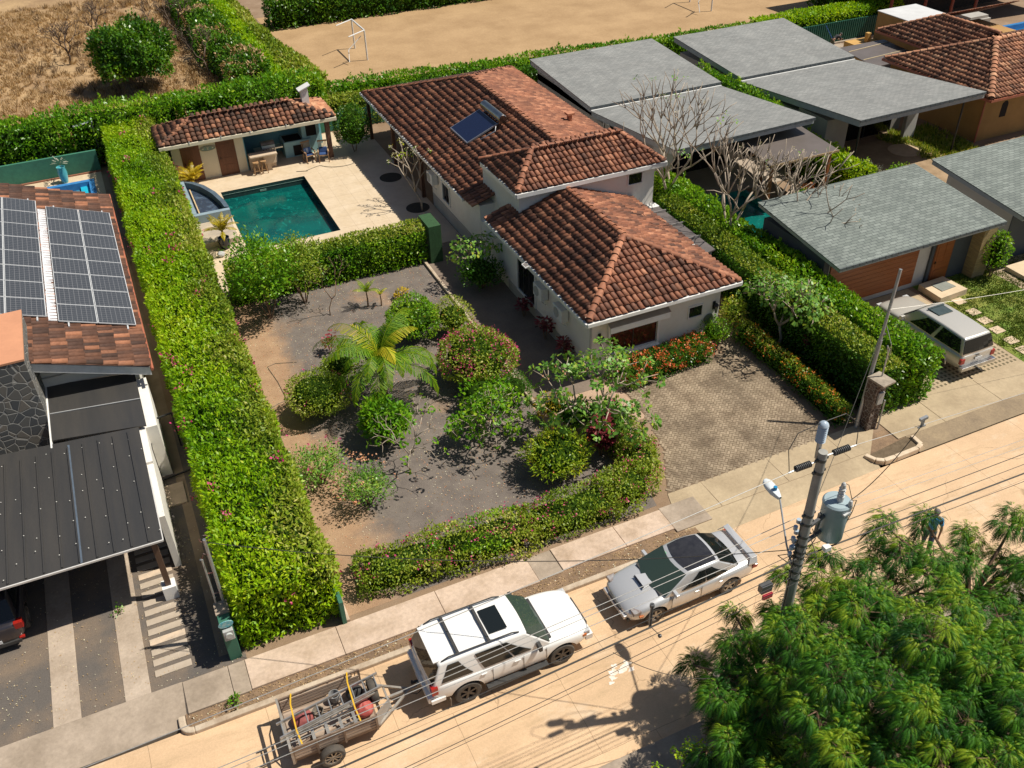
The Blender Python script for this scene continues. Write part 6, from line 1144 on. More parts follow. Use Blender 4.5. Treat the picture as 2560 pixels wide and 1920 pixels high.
# steel mast and meter pillar on the right
t = thing('steel_mast', 'tall bare galvanised mast leaning over the hedge by the drive', 'mast', (21.54, 18.51, 0)); c = MB(); c.tube([(21.54, 18.51, 0), (22.1, 18.89, 3.4)], .072, 12); c.build('lower_tube', GAL, t); c = MB(); c.tube([(22.09, 18.88, 3.35), (22.52, 19.17, 5.92)], .055, 12); c.build('upper_tube', GAL, t); c = MB(); c.tube([(22.08, 18.8, 2.9), (22.2, 18.7, 3.1), (22.1, 18.5, 3.3)], .010, 5); c.obox((22.2, 18.9, 3.6), (.12, .12, .06)); c.build('cable_clamp', CAB, t)
t = thing('meter_pillar', 'brown stone meter pillar with a pale slab cap beside the steel mast', 'pillar', (21.9, 18.4, 0)); c = MB(); c.box(21.68, 18.15, 0, 22.12, 18.62, 2.1); c.build('masonry', stonemat('brown_stone', [(.055, .035, .025), (.09, .055, .04), (.14, .10, .08)], (.32, .28, .24), 6), t); c = MB(); c.obox((21.93, 18.28, 2.15), (.62, .72, .08), rz=.12); c.build('cap', M('cap_stone', (.42, .35, .27), (.3, .25, .19), 3, .85, fine=(9, .7)), t, bevel=.01)
c = MB(); c.box(21.8, 18.08, 1.2, 22.05, 18.15, 1.7); c.build('meter', M('meter_grey', (.42, .43, .42)), t, bevel=.01); c = MB(); c.tube([(22.05, 18.4, 2.2), (22.08, 18.42, 3.3), (22.0, 18.45, 3.45)], .028, 6); c.tube([(22.16, 18.1, 0), (22.16, 18.1, 1.3)], .03, 6); c.build('conduit', GAL, t)
c = MB(); c.tube([(22.0+.0, 18.45, 3.4), (22.05, 18.4, 3.1), (22.15, 18.4, 2.85), (22.18, 18.4, 3.1), (22.1, 18.4, 3.5), (22.25, 18.9, 3.9)], .010, 5); tag(c.build('service_cable', ALC), 'grey service cable looping from the meter pillar to the mast', 'cable')
# left pool lamp
t = thing('garden_lamp', 'slim garden lamp with a flat solar head beside the big hedge', 'lamp post', (-.95, 56.3, 0)); c = MB(); c.tube([(-.95, 56.3, 0), (-.95, 56.3, 2.6)], .04, 8); c.build('post', DINS, t); c = MB(); c.slab([(-1.0, 56.3, 2.68), (-1.0, 56.55, 2.68), (-1.95, 56.5, 2.52), (-1.95, 56.25, 2.52)], .04); c.ball((-.93, 56.35, 2.66), .09, 8); c.build('head', M('lamp_white', (.66, .70, .72)), t)
# pots
def pot(name, lab, x, y, r, h, m, z0=0):
    c = MB(); c.lathe([(0, 0), (r*.6, 0), (r*.85, h*.3), (r, h*.65), (r*.85, h*.92), (r*.92, h), (r*.78, h), (r*.75, h*.9), (0, h*.88)], (x, y, z0), 18); o = c.build(name, m, org=(x, y, z0)); smooth_angle(o, 50); return tag(o, lab, 'pot')
pot('plant_pot', 'glossy black pot holding the yellow palm by the pool', 3.55, 42.75, .30, .62, glassmat('black_glaze', (.012, .014, .02), .08)); pot('plant_pot', 'tall turquoise pot before the green wall at the far left', -3.15, 54.85, .26, .95, M('turquoise_glaze', (.12, .45, .50), (.08, .36, .42), 4, .2))
pot('plant_pot', 'dark red pot at the back corner of the garage roof', 29.3, 31.1, .2, .4, M('red_glaze', (.35, .02, .03), (.25, .02, .02), 4, .2))
lump('stone', 'pale grey garden stone on the terrace near the black pot', 'stone', 3.2, 41.95, .16, .2, .17, .16, M('pale_stone', (.50, .50, .50), (.38, .38, .38), 5, .8), 8)
for i, (x, y) in enumerate([(13.45, 46.9), (13.5, 42.6)]): c = MB(); c.prism([(x+.62*math.cos(a*.25), y+.62*math.sin(a*.25)) for a in range(25)], 0, .036); tag(c.build('planting_hole', M('pit_soil', (.035, .028, .02), (.05, .04, .03), 5, .95), org=(x, y, 0)), ['round dark planting hole in the terrace, the farther from the street', 'round dark planting hole in the terrace at the foot of the flowering tree'][i], 'planting hole', 'round planting holes by the veranda')
# irrigation lines on the soil
def line(lab, P, r=.012): c = MB(); c.tube([(x, y, .018) for x, y in P], r, 5); tag(c.build('irrigation_hose', M('hose_dark', (.12, .10, .07)), org=(*P[0], 0)), lab, 'hose')
line('black irrigation hose along the foot of the big hedge', [(2.55, 28.5), (2.62, 27.5), (2.6, 26.4), (2.75, 25.2), (2.85, 24.2), (3.1, 23.4)]); line('irrigation hose crossing bare soil towards the flowering bush', [(2.4, 28.9), (3.0, 29.2), (3.6, 29.3), (4.3, 29.25)]); line('short hose running up the bare soil from the crossing hose', [(3.35, 29.25), (3.3, 30.6), (3.15, 31.8), (3.5, 31.9), (4.3, 31.6)])

# ------------------------------------------------------------------ people
def skinned(name, chains, mats, parent, lev=1):
    """chains: lists of (x,y,z,radius); one mesh, each chain rooted on the pelvis/torso by shared start points"""
    me = bpy.data.meshes.new(name); V = []; E = []; Rd = []; idx = {}
    for ch in chains:
        prev = None
        for (x, y, z, r) in ch:
            k = (round(x, 4), round(y, 4), round(z, 4))
            if k not in idx: idx[k] = len(V); V.append((x, y, z)); Rd.append(r)
            if prev is not None and prev != idx[k]: E.append((prev, idx[k]))
            prev = idx[k]
    ol = parent.location; V = [(x-ol.x, y-ol.y, z-ol.z) for x, y, z in V]; me.from_pydata(V, E, []); o = bpy.data.objects.new(name, me); COL.objects.link(o)
    sk = o.modifiers.new('skin', 'SKIN'); sk.use_smooth_shade = True
    for i, sv in enumerate(me.skin_vertices[0].data): sv.radius = (Rd[i], Rd[i]); sv.use_root = (i == 0)
    subsurf(o, lev); bake(o); o.parent = parent
    for m in mats: o.data.materials.append(m)
    o.data.shade_smooth(); return o
def hand(x, y, z, d, side):
    """five finger chains leaving the palm"""
    d = Vector(d).normalized(); s = d.cross(Vector((0, 1, 0))).normalized() if abs(d.y) < .9 else Vector((1, 0, 0)); W = Vector((x, y, z)); out = []
    palm = W+d*.08; out.append([(x, y, z, .026), (*palm, .034)])
    for k, L in enumerate((.055, .075, .08, .072)):
        b0 = palm+s*(k-1.5)*.02; out.append([(*palm, .034), (*(b0+d*.02), .010), (*(b0+d*(.02+L*.5)), .009), (*(b0+d*(.02+L*.9)+Vector((0, .015*side, 0))), .008)])
    th = W+d*.04+s*.045; out.append([(*palm, .034), (*th, .011), (*(th+d*.04+s*.01), .009)]); return out
SKIN = M('skin', (.30, .15, .09), (.26, .125, .075), 5, .55); SKIN2 = M('skin_light', (.42, .24, .16), (.36, .2, .13), 5, .55); HAIR = M('dark_hair', (.03, .025, .025), (.12, .11, .10), 20, .7)
def face(t, hx, hy, hz, fx, fy, hm):
    """head centre, facing direction"""
    f = Vector((fx, fy, 0)).normalized(); s = Vector((-f.y, f.x, 0)); C0 = Vector((hx, hy, hz))
    c = MB(); c.ball(tuple(C0+Vector((0, 0, .035))-f*.02), (.098, .105, .105), 12); c.build('hair', hm, t)
    for k in (-1, 1): q = MB(); q.ball(tuple(C0+f*.088+s*.033*k+Vector((0, 0, .0))), .013, 6); q.build('eye', M('eye', (.03, .02, .02)), t)
def person(lab, cx, cy, z0, ang, shirt, pants, skin, pose='stand', hgt=1.74, hairm=HAIR):
    t = thing('person', lab, 'person', (cx, cy, z0)); k = hgt/1.75; ca, sa = math.cos(ang), math.sin(ang)
    def W(f, s, z): return (cx+(ca*f-sa*s)*k, cy+(sa*f+ca*s)*k, z0+z*k)
    bend = pose == 'bend'
    def up(f, z):  # bend the trunk forward about the hips
        if not bend: return f, z
        a = R_(68); dz = z-.95; return f+dz*math.sin(a)+.0, .93+dz*math.cos(a)
    def U(f, s, z): f, z = up(f, z); return W(f, s, z)
    pel = (*U(0, 0, .95), .125*k); ch = [[pel, (*U(0, 0, 1.10), .115*k), (*U(.0, 0, 1.28), .135*k), (*U(0, 0, 1.42), .11*k), (*U(.0, 0, 1.49), .055*k), (*U(.02, 0, 1.56), .06*k), (*U(.025, 0, 1.63), .088*k), (*U(.015, 0, 1.70), .078*k)]]
    ch.append([(*U(.02, 0, 1.56), .06*k), (*U(.10, 0, 1.57), .035*k)]); ch.append([(*U(.025, 0, 1.63), .088*k), (*U(.115, 0, 1.615), .016*k)])
    for s in (-1, 1): ch.append([(*U(.025, 0, 1.63), .088*k), (*U(.01, s*.083, 1.625), .018*k)])
    hands = []; sleeve = []
    for s in (-1, 1):
        sh = (*U(0, s*.19, 1.42), .062*k)
        if bend: el = (*W(.62, s*.18, .82), .042*k); wr = (*W(.66+.1*s, s*.08, .98-.15*s), .028*k)
        else: el = (*W(-.02+.08*s, s*.27, 1.12), .042*k); wr = (*W(.12+.06*s, s*.26, .88), .028*k)
        ch.append([(*U(0, 0, 1.42), .11*k), sh, el, wr]); d = Vector(wr[:3])-Vector(el[:3]); hands += hand(*wr[:3], d, s); sleeve.append((sh, el))
        fo = .18*s if not bend else .05*s
        ch.append([pel, (*W(0, s*.09, .90), .10*k), (*W(fo*.7+.03, s*.10, .50), .066*k), (*W(fo, s*.10, .30), .06*k), (*W(fo-.02, s*.10, .08), .04*k), (*W(fo+.12, s*.11, .035), .035*k)])
    skinned('body', ch+hands, [skin], t, 2)
    sc = [[(*U(0, 0, .93), .155*k), (*U(0, 0, 1.10), .14*k), (*U(0, 0, 1.28), .158*k), (*U(0, 0, 1.42), .125*k), (*U(0, 0, 1.465), .075*k)]]
    for (sh, el) in sleeve: m_ = Vector(sh[:3]).lerp(Vector(el[:3]), .75); sc.append([(*U(0, 0, 1.42), .125*k), (*sh[:3], .082*k), (*m_, .068*k)])
    skinned('shirt', sc, [shirt], t, 2)
    pc = [[(*U(0, 0, .98), .145*k), (*W(0, 0, .90), .14*k)]]
    for s in (-1, 1): fo = .18*s if not bend else .05*s; pc.append([(*W(0, 0, .90), .14*k), (*W(0, s*.09, .82), .115*k), (*W(fo*.7+.03, s*.10, .50), .085*k)]+([] if bend else [(*W(fo-.02, s*.10, .14), .06*k)]))
    skinned('trousers', pc, [pants], t, 2)
    for s in (-1, 1): fo = .18*s if not bend else .05*s; c = MB(); q = W(fo+.06, s*.105, .03); c.obox(q, (.27*k, .10*k, .07*k), rz=ang); c.build('shoe', M('shoe', (.05, .04, .04)), t, bevel=.02)
    h = U(.025, 0, 1.64); face(t, *h, ca, sa, hairm); return t
person('man in a blue T-shirt standing on the road beyond the tree, looking towards the camera', 19.45, 13.0, -.10, R_(215), M('blue_shirt', (.05, .26, .50), (.04, .20, .40), 5, .8), M('denim', (.06, .08, .12), (.04, .06, .09), 5, .85), SKIN, hgt=1.72, hairm=M('grey_hair', (.09, .08, .075), (.20, .18, .16), 30, .8))
person('gardener in a dark top and shorts bending forward by the green corrugated fence', 49.08, 52.75, 0, R_(-3), M('black_shirt', (.03, .03, .035), (.02, .02, .025), 5, .8), M('olive_shorts', (.10, .10, .06), (.07, .07, .04), 5, .8), SKIN2, 'bend', 1.75)
c = MB(); c.tube([(48.42, 52.95, 1.92), (49.35, 52.75, .55)], .025, 6); tag(c.build('tool_pole', M('blue_pole', (.03, .12, .45), (.02, .1, .35), 5, .5), org=(49.35, 52.75, .55)), 'long blue pole held by the bending gardener', 'pole')
# ------------------------------------------------------------------ vegetation
rgv = np.random.default_rng(23)
def unit(a): return a/np.maximum(np.linalg.norm(a, axis=-1, keepdims=True), 1e-9)
def leafquads(P, D, Nn, L, W, fold=.12):
    D = unit(D); S = unit(np.cross(D, Nn)); Nn = np.cross(S, D); L = L[:, None]; W = W[:, None]
    m = P+D*L*.45-Nn*fold*W*0; V = np.stack([P, m+S*W/2+Nn*fold*W, P+D*L, m-S*W/2+Nn*fold*W], 1); n = len(P)
    return V.reshape(-1, 3), np.arange(4*n).reshape(n, 4)
def wob(P, s, seed=0):
    r = np.random.default_rng(seed); o = np.zeros(len(P))
    for k in range(5):
        d = r.normal(size=3); d /= np.linalg.norm(d); f = s*(1.+k*.9); o += np.sin(P@d*f+r.uniform(0, 6))/(1+k*.6)
    return o/2.6
class Leaves:
    def __init__(s): s.V = []; s.F = []; s.m = []; s.r = []; s.n = 0
    def raw(s, V, F, m, r):
        V = np.asarray(V, float); F = np.asarray(F, int); s.V.append(V); s.F.append(F+s.n); s.n += len(V); s.m.append(np.broadcast_to(m, (len(F),)).astype(int)); s.r.append(np.broadcast_to(r, (len(F),)).astype(float)); return s
    def surf(s, P, Nn, size, asp=.5, m=0, out=.5, up=.25, depth=.12, jit=.3, rnd=None, droop=0):
        n = len(P); P = P - Nn*(rgv.uniform(0, 1, (n, 1))**1.6)*depth
        D = Nn*out + rgv.normal(0, .6, (n, 3)); D[:, 2] += up-droop; Q = Nn*.7+rgv.normal(0, .45, (n, 3)); Q[:, 2] += .55
        L = size*rgv.uniform(.6, 1.25, n); V, F = leafquads(P, D, Q, L, L*asp*rgv.uniform(.8, 1.2, n))
        r = rgv.uniform(0, 1, n) if rnd is None else np.clip(rnd+rgv.normal(0, .16, n), 0, 1); return s.raw(V, F, m, r)
    def box(s, x0, y0, z0, x1, y1, z1, m): 
        V = [(x0, y0, z0), (x1, y0, z0), (x1, y1, z0), (x0, y1, z0), (x0, y0, z1), (x1, y0, z1), (x1, y1, z1), (x0, y1, z1)]; return s.raw(V, [(0, 3, 2, 1), (4, 5, 6, 7), (0, 1, 5, 4), (1, 2, 6, 5), (2, 3, 7, 6), (3, 0, 4, 7)], m, .3)
    def mb(s, b, m):
        F = [f if len(f) == 4 else (f[0], f[1], f[2], f[2]) for f in b.f if len(f) <= 4]; return s.raw(b.v, F, m, .5)
    def build(s, name, mats, parent=None, org=None):
        V = np.concatenate(s.V); F = np.concatenate(s.F)
        if parent is not None: V = V-np.array(wloc(parent).translation)
        if org is not None: V = V-np.array(org)
        me = fastmesh(name, V, F, mats, np.concatenate(s.m), np.concatenate(s.r)); o = bpy.data.objects.new(name, me); COL.objects.link(o); o.parent = parent
        if org is not None: o.location = org
        return o
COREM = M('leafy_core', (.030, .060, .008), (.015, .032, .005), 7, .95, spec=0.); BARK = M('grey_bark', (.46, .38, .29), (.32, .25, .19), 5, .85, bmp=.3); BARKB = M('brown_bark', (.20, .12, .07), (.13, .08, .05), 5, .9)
LM = {
 'lime': leafmat('leaf_lime', [(.085, .24, .005), (.21, .41, .005), (.36, .54, .008), (.56, .63, .03)], .40),
 'olive': leafmat('leaf_olive', [(.07, .15, .012), (.18, .28, .015), (.32, .39, .03), (.60, .52, .17)], .30),
 'deep': leafmat('leaf_deep', [(.018, .07, .006), (.045, .14, .008), (.095, .22, .010), (.22, .36, .02)], .27, .32),
 'fresh': leafmat('leaf_fresh', [(.04, .15, .008), (.10, .27, .008), (.19, .38, .012), (.40, .52, .03)], .35, .35),
 'neem': leafmat('leaf_neem', [(.007, .052, .008), (.024, .115, .009), (.075, .23, .009), (.29, .40, .016)], .27, .58),
 'plum': leafmat('leaf_plumeria', [(.07, .20, .035), (.13, .30, .045), (.22, .40, .055), (.42, .48, .05)], .3, .38),
 'palm': leafmat('leaf_palm', [(.04, .15, .004), (.12, .26, .004), (.34, .40, .008), (.66, .52, .03)], .35, .6),
 'gold': leafmat('leaf_gold', [(.20, .24, .02), (.42, .34, .02), (.62, .42, .02), (.70, .50, .06)], .35, .4),
 'red': leafmat('leaf_red', [(.05, .015, .015), (.14, .025, .03), (.30, .04, .06), (.45, .14, .12)], .3, .35),
 'croton': leafmat('leaf_croton', [(.08, .18, .01), (.19, .31, .014), (.36, .44, .02), (.52, .36, .03)], .3, .35),
 'silver': leafmat('leaf_silver', [(.20, .22, .16), (.30, .31, .25), (.38, .38, .32)], .2, .6),
 'dry': leafmat('leaf_dry', [(.34, .22, .10), (.48, .33, .17), (.60, .43, .25)], .2, .8),
 'pink': leafmat('petal_pink', [(.42, .02, .12), (.60, .04, .20), (.68, .16, .26)], .3, .5), 'coral': leafmat('petal_coral', [(.62, .10, .03), (.75, .17, .05), (.80, .30, .14)], .3, .5), 'orange': leafmat('petal_orange', [(.60, .16, .02), (.72, .26, .03)], .3, .5), 'peach': leafmat('petal_peach', [(.70, .30, .16), (.75, .42, .26)], .3, .5), 'white': leafmat('petal_white', [(.75, .68, .45), (.80, .76, .62)], .3, .5)}
def boxsurf(n, a, b_, w_, h, seed=0, bumpy=.10, rnd_=.28, lower=0.05):
    """points on a rounded hedge body along a segment a->b; returns P,N"""
    a = np.array(a, float); b_ = np.array(b_, float); d = b_-a; L = np.linalg.norm(d); d /= L; s_ = np.array([-d[1], d[0]])
    Ae = [L*h, L*h, L*w_, w_*h, w_*h]; pr = np.array(Ae)/sum(Ae); k = rgv.choice(5, n, p=pr); u = rgv.uniform(0, 1, n); v = rgv.uniform(0, 1, n)
    t = np.where(k < 3, u*L, np.where(k == 3, 0, L)); q = np.select([k == 0, k == 1, k == 2], [-w_/2+0*u, w_/2+0*u, (v-.5)*w_], (u-.5)*w_); z = np.where(k == 2, h, lower+v*(h-lower)); N_ = np.zeros((n, 3))
    N_[k == 0, :2] = -s_; N_[k == 1, :2] = s_; N_[k == 2, 2] = 1; N_[k == 3, :2] = -d; N_[k == 4, :2] = d
    r = rnd_; ez = np.clip((z-(h-r))/r, 0, 1); eq = np.clip((abs(q)-(w_/2-r))/r, 0, 1); q = q-np.sign(q)*r*.32*(ez*eq); z = z-r*.32*(ez*eq)
    N_[:, 2] += ez*.6*(k != 2); N_[:, :2] += (np.sign(q)*eq*.6*(k == 2))[:, None]*s_
    P = np.zeros((n, 3)); P[:, :2] = a+t[:, None]*d+q[:, None]*s_; P[:, 2] = z; N_ = unit(N_); P += N_*(wob(P, 1.9, seed)*bumpy+wob(P, 6, seed+3)*bumpy*.5)[:, None]; P[:, 2] = np.maximum(P[:, 2], .02); return P, N_
def area(a, b_, w_, h): L = math.dist(a, b_); return 2*L*h+L*w_+2*w_*h
def spots(P, k, rad, rg_): C = P[rg_.choice(len(P), k)]; d = np.min(np.linalg.norm(P[:, None, :]-C[None], axis=2), axis=1); return d < rad
def hedge(name, lab, path, w_, h, leaf, size, dens, fl=None, core=.16, bumpy=.10, seed=0, asp=.5, cat='hedge', leafsel=None, shoots=0, depth=.16, grp=None, out=.5):
    lv = Leaves(); mats = [LM[leaf], COREM] + ([LM[fl[0]]] if fl else []) + ([LM[leafsel[0]]] if leafsel else []); seg = list(zip(path[:-1], path[1:]))
    for (a, b_) in seg:
        n = int(area(a, b_, w_, h)*dens); P, N_ = boxsurf(n, a, b_, w_, h, seed, bumpy); mi = np.zeros(n, int); tone = .5+.30*wob(P, 1.1, seed+9)
        if leafsel: mi[leafsel[1](P)] = len(mats)-1
        lv.surf(P, N_, size, asp, mi, rnd=tone, depth=depth, out=out)
        if fl:
            nf = int(fl[1]*area(a, b_, w_, h)); P2, N2 = boxsurf(nf*14, a, b_, w_, h, seed, bumpy); ctr = P2[:nf]; ctr = ctr[(ctr[:, 2] > h*.35)]
            if len(ctr): PP = np.repeat(ctr, fl[2], 0)+rgv.normal(0, fl[3], (len(ctr)*fl[2], 3)); NN = np.tile([0, -.2, .8], (len(PP), 1)); lv.surf(PP, NN, fl[4], .85, 2, depth=0)
        if shoots:
            ns = int(shoots*area(a, b_, w_, h)); P3, N3 = boxsurf(ns, a, b_, w_, h, seed, bumpy); keep = N3[:, 2] > .3; P3 = P3[keep]; N3 = N3[keep]
            for j in range(len(P3)):
                hh = rgv.uniform(.12, .42); q = 12; tt = rgv.uniform(0, 1, q)[:, None]; dd = np.array([rgv.normal(0, .2), rgv.normal(0, .2), 1]); lv.surf(P3[j]+dd*hh*tt+rgv.normal(0, .03, (q, 3)), np.tile(unit(dd[None])[0], (q, 1))+rgv.normal(0, .5, (q, 3)), size, asp, 0, depth=0, rnd=.7)
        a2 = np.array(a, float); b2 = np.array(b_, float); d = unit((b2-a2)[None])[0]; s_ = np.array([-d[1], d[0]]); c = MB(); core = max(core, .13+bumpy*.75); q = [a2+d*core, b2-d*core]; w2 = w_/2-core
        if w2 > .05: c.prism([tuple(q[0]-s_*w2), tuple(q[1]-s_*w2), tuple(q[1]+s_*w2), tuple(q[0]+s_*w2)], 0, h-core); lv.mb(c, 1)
    return tag(lv.build(name, mats, org=(*path[0], 0)), lab, cat, grp)
def ell(n, c, r, seed=0, bumpy=.08, low=-.55):
    v = unit(rgv.normal(size=(n*3, 3))); v = v[v[:, 2] > low][:n]; N_ = unit(v/np.array(r)); P = np.array(c)+v*np.array(r); P += N_*(wob(P, 2.6, seed)*bumpy*1.6+wob(P, 7, seed+1)*bumpy*.8)[:, None]; P[:, 2] = np.maximum(P[:, 2], .02); return P, N_
def shrub(name, lab, x, y, r, h, leaf, size=.11, dens=170, fl=None, cat='shrub', seed=0, asp=.5, bumpy=.13, loose=0, core=True, grp=None, lean=(0, 0), depth=.18, ry=None):
    """clipped or loose ball: one crown and a few stems"""
    t = thing(name, lab, cat, (x, y, 0), 0, grp); c0 = (x+lean[0], y+lean[1], h*.55); rr = (r, ry or r, h*.47); A_ = 4*math.pi*((r*r+2*r*rr[2])/3); n = int(A_*dens); lv = Leaves(); P, N_ = ell(n, c0, rr, seed, bumpy)
    if loose: P = P-N_*(rgv.uniform(0, 1, (len(P), 1))**.8)*loose*r; P += rgv.normal(0, .05, P.shape)
    mats = [LM[leaf], COREM]; lv.surf(P, N_, size, asp, 0, rnd=.5+.3*wob(P, 2, seed+5), depth=depth)
    if fl:
        mats.append(LM[fl[0]]); P2, N2 = ell(max(4, int(A_*fl[1])), c0, rr, seed, bumpy, -.1); P2 += N2*.03; PP = np.repeat(P2, fl[2], 0)+rgv.normal(0, fl[3], (len(P2)*fl[2], 3)); lv.surf(PP, np.tile([0., -.2, .9], (len(PP), 1)), fl[4], .85, 2, depth=0)
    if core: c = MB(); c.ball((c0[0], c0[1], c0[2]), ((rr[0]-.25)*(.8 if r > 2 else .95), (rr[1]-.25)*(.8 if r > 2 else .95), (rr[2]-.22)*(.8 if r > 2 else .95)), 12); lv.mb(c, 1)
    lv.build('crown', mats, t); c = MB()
    for k in range(5 if loose else 3): a = k*1.7+seed; c.tube([(x+.05*math.cos(a), y+.05*math.sin(a), 0), (x+.35*r*math.cos(a), y+.35*r*math.sin(a), h*.35), (x+.7*r*math.cos(a)*.9, y+.7*r*math.sin(a)*.9, h*.7)], [.03, .02, .012], 5)
    c.build('stem', BARKB, t); return t
def fork(c, p, d, L, rad, dep, tips, spread=.55, shrink=.74, nb=(2, 3), upb=.25, rg_=None, curve=.15):
    rg_ = rg_ or rgv; p = np.array(p, float); d = unit(np.array(d, float)[None])[0]; m_ = p+d*L*.5+rg_.normal(0, curve*L*.3, 3); e = p+d*L+rg_.normal(0, curve*L*.3, 3); r1 = rad*.72; c.tube([tuple(p), tuple(m_), tuple(e)], [rad, (rad+r1)/2, r1], 6 if dep > 1 else 5)
    if dep == 0 or (dep == 1 and nb[0] >= 3): tips.append((e, unit((e-m_)[None])[0]))
    if dep == 0: return
    k = rg_.integers(nb[0], nb[1]+1); a0 = rg_.uniform(0, 6.28); ax = np.cross(d, [0, 0, 1.]) if abs(d[2]) < .95 else np.array([1., 0, 0]); ax = unit(ax[None])[0]; ay = np.cross(d, ax)
    for i in range(k):
        a = a0+2*math.pi*i/k+rg_.normal(0, .3); nd = d+(ax*math.cos(a)+ay*math.sin(a))*spread*rg_.uniform(.75, 1.3); nd[2] += upb; fork(c, e-d*r1*.5, nd, L*shrink*rg_.uniform(.8, 1.2), r1, dep-1, tips, spread, shrink, nb, upb, rg_, curve)
def rosettes(lv, tips, n, L, W, m=0, droop=.15, rnd=.5):
    for (e, d) in tips:
        k = int(rgv.integers(n[0], n[1]+1))
        if k <= 0: continue
        ax = unit(np.cross(d, [.3, .2, 1.])[None])[0]; ay = np.cross(d, ax); a = np.arange(k)*2.4+rgv.uniform(0, 6); el = rgv.uniform(.1, .9, k); D = (ax[None]*np.cos(a)[:, None]+ay[None]*np.sin(a)[:, None])*np.cos(el)[:, None]+d[None]*np.sin(el)[:, None]; D[:, 2] -= droop
        Q = np.tile(d, (k, 1))+rgv.normal(0, .15, (k, 3)); Ls = L*rgv.uniform(.7, 1.15, k); P = e[None]+rgv.normal(0, .012, (k, 3)); D = unit(D); S = unit(np.cross(D, Q)); Nn = np.cross(S, D)
        w_ = (W*rgv.uniform(.85, 1.15, k))[:, None]/2; Lc = Ls[:, None]; bendv = Nn*(-.10)*Lc+np.array([0, 0, -.12])*Lc
        P0 = P; A1 = P+D*Lc*.38; A2 = P+D*Lc*.72+bendv*.5; A3 = P+D*Lc+bendv; V = np.stack([P0, A1+S*w_*.85, A1-S*w_*.85, A2+S*w_, A2-S*w_, A3], 1).reshape(-1, 3); b0 = np.arange(k)[:, None]*6; F = np.concatenate([b0+[0, 1, 2, 2], b0+[1, 3, 4, 2], b0+[3, 5, 4, 4]]); lv.raw(V, F, m, np.tile(np.clip(rnd+rgv.normal(0, .22, k), 0, 1), 3))
def tree(name, lab, x, y, h, leaf, L=.26, W=.07, n=(9, 14), dep=4, spread=.62, d0=(0, 0, 1), fl=None, rad=.07, cat='tree', seed=1, shrink=.78, nb=(2, 3), upb=.2, grp=None, first=.26, bark=None, droop=.2, tipfrac=1., curve=.15):
    r = np.random.default_rng(seed); t = thing(name, lab, cat, (x, y, 0), 0, grp); c = MB(); tips = []; fork(c, (x, y, 0), d0, h*first, rad, dep, tips, spread, shrink, nb, upb, r, curve)
    zm = max(e[2] for e, d in tips); k = h/zm if zm > h*1.05 or zm < h*.9 else 1; c.v = [(x+(a-x)*k, y+(b_-y)*k, z*k) for a, b_, z in c.v]; tips = [(np.array([x+(e[0]-x)*k, y+(e[1]-y)*k, e[2]*k]), d) for e, d in tips]
    o = c.build('trunk', bark or BARK, t); o.data.shade_smooth(); lv = Leaves(); mats = [LM[leaf]]
    tp = [q for q in tips if r.uniform() < tipfrac]
    if tp and n[1] > 0: rosettes(lv, tp, n, L, W, 0, droop)
    if fl:
        mats.append(LM[fl[0]]); ft = [q for q in tips if r.uniform() < fl[1]]
        if ft: PP = np.concatenate([e[None]+d[None]*.06+rgv.normal(0, .05, (fl[2], 3)) for e, d in ft]); lv.surf(PP, np.tile([0., 0, 1.], (len(PP), 1)), fl[3], .9, 1, depth=0)
    if lv.V: lv.build('crown', mats, t)
    return t
def frond(lv, p, az, L, el, droop, nl, ll, lw, m=0, rnd=.5, vsh=.75, tw=0):
    """pinnate palm leaf: curved rib with leaflets on both sides"""
    ca, sa = math.cos(az), math.sin(az); K = 14; P = []; e = el; q = np.array(p, float)
    for i in range(K+1): P.append(q.copy()); q = q+np.array([ca*math.cos(e), sa*math.cos(e), math.sin(e)])*L/K; e -= droop/K*(.4+1.2*i/K)
    P = np.array(P); side = np.array([-sa, ca, 0.]); t = np.linspace(.10, .99, nl); idx = t*K; i0 = np.clip(idx.astype(int), 0, K-1); fr = (idx-i0)[:, None]; C_ = P[i0]*(1-fr)+P[i0+1]*fr; T = unit(P[i0+1]-P[i0]); Up = np.cross(side[None], T)*-1; Up = np.where(Up[:, 2:3] < 0, -Up, Up)
    for s in (-1, 1):
        l_ = ll*np.sin(np.clip(t*2.7+.35, 0, 3.05))*rgv.uniform(.85, 1.12, nl); D = side[None]*s*1.0+T*.75+rgv.normal(0, .06, (nl, 3)); D[:, 2] -= vsh*(.4+t); D = unit(D); mid = C_+D*l_[:, None]*.5; D2 = D.copy(); D2[:, 2] -= .55; D2 = unit(D2); S = unit(np.cross(D, Up)); w_ = lw/2
        tip = mid+D2*l_[:, None]*.5; V = np.stack([C_+S*w_*.6, C_-S*w_*.6, mid+S*w_, mid-S*w_, tip], 1).reshape(-1, 3); b0 = np.arange(nl)[:, None]*5; lv.raw(V, np.concatenate([b0+[0, 1, 3, 2], b0+[2, 3, 4, 4]]), m, np.tile(np.clip(rnd+rgv.normal(0, .10, nl)+.2*t, 0, 1), 2))
    c = MB(); c.tube([tuple(a) for a in P], [.022*(1-i/K*.8) for i in range(K+1)], 4); lv.mb(c, m)
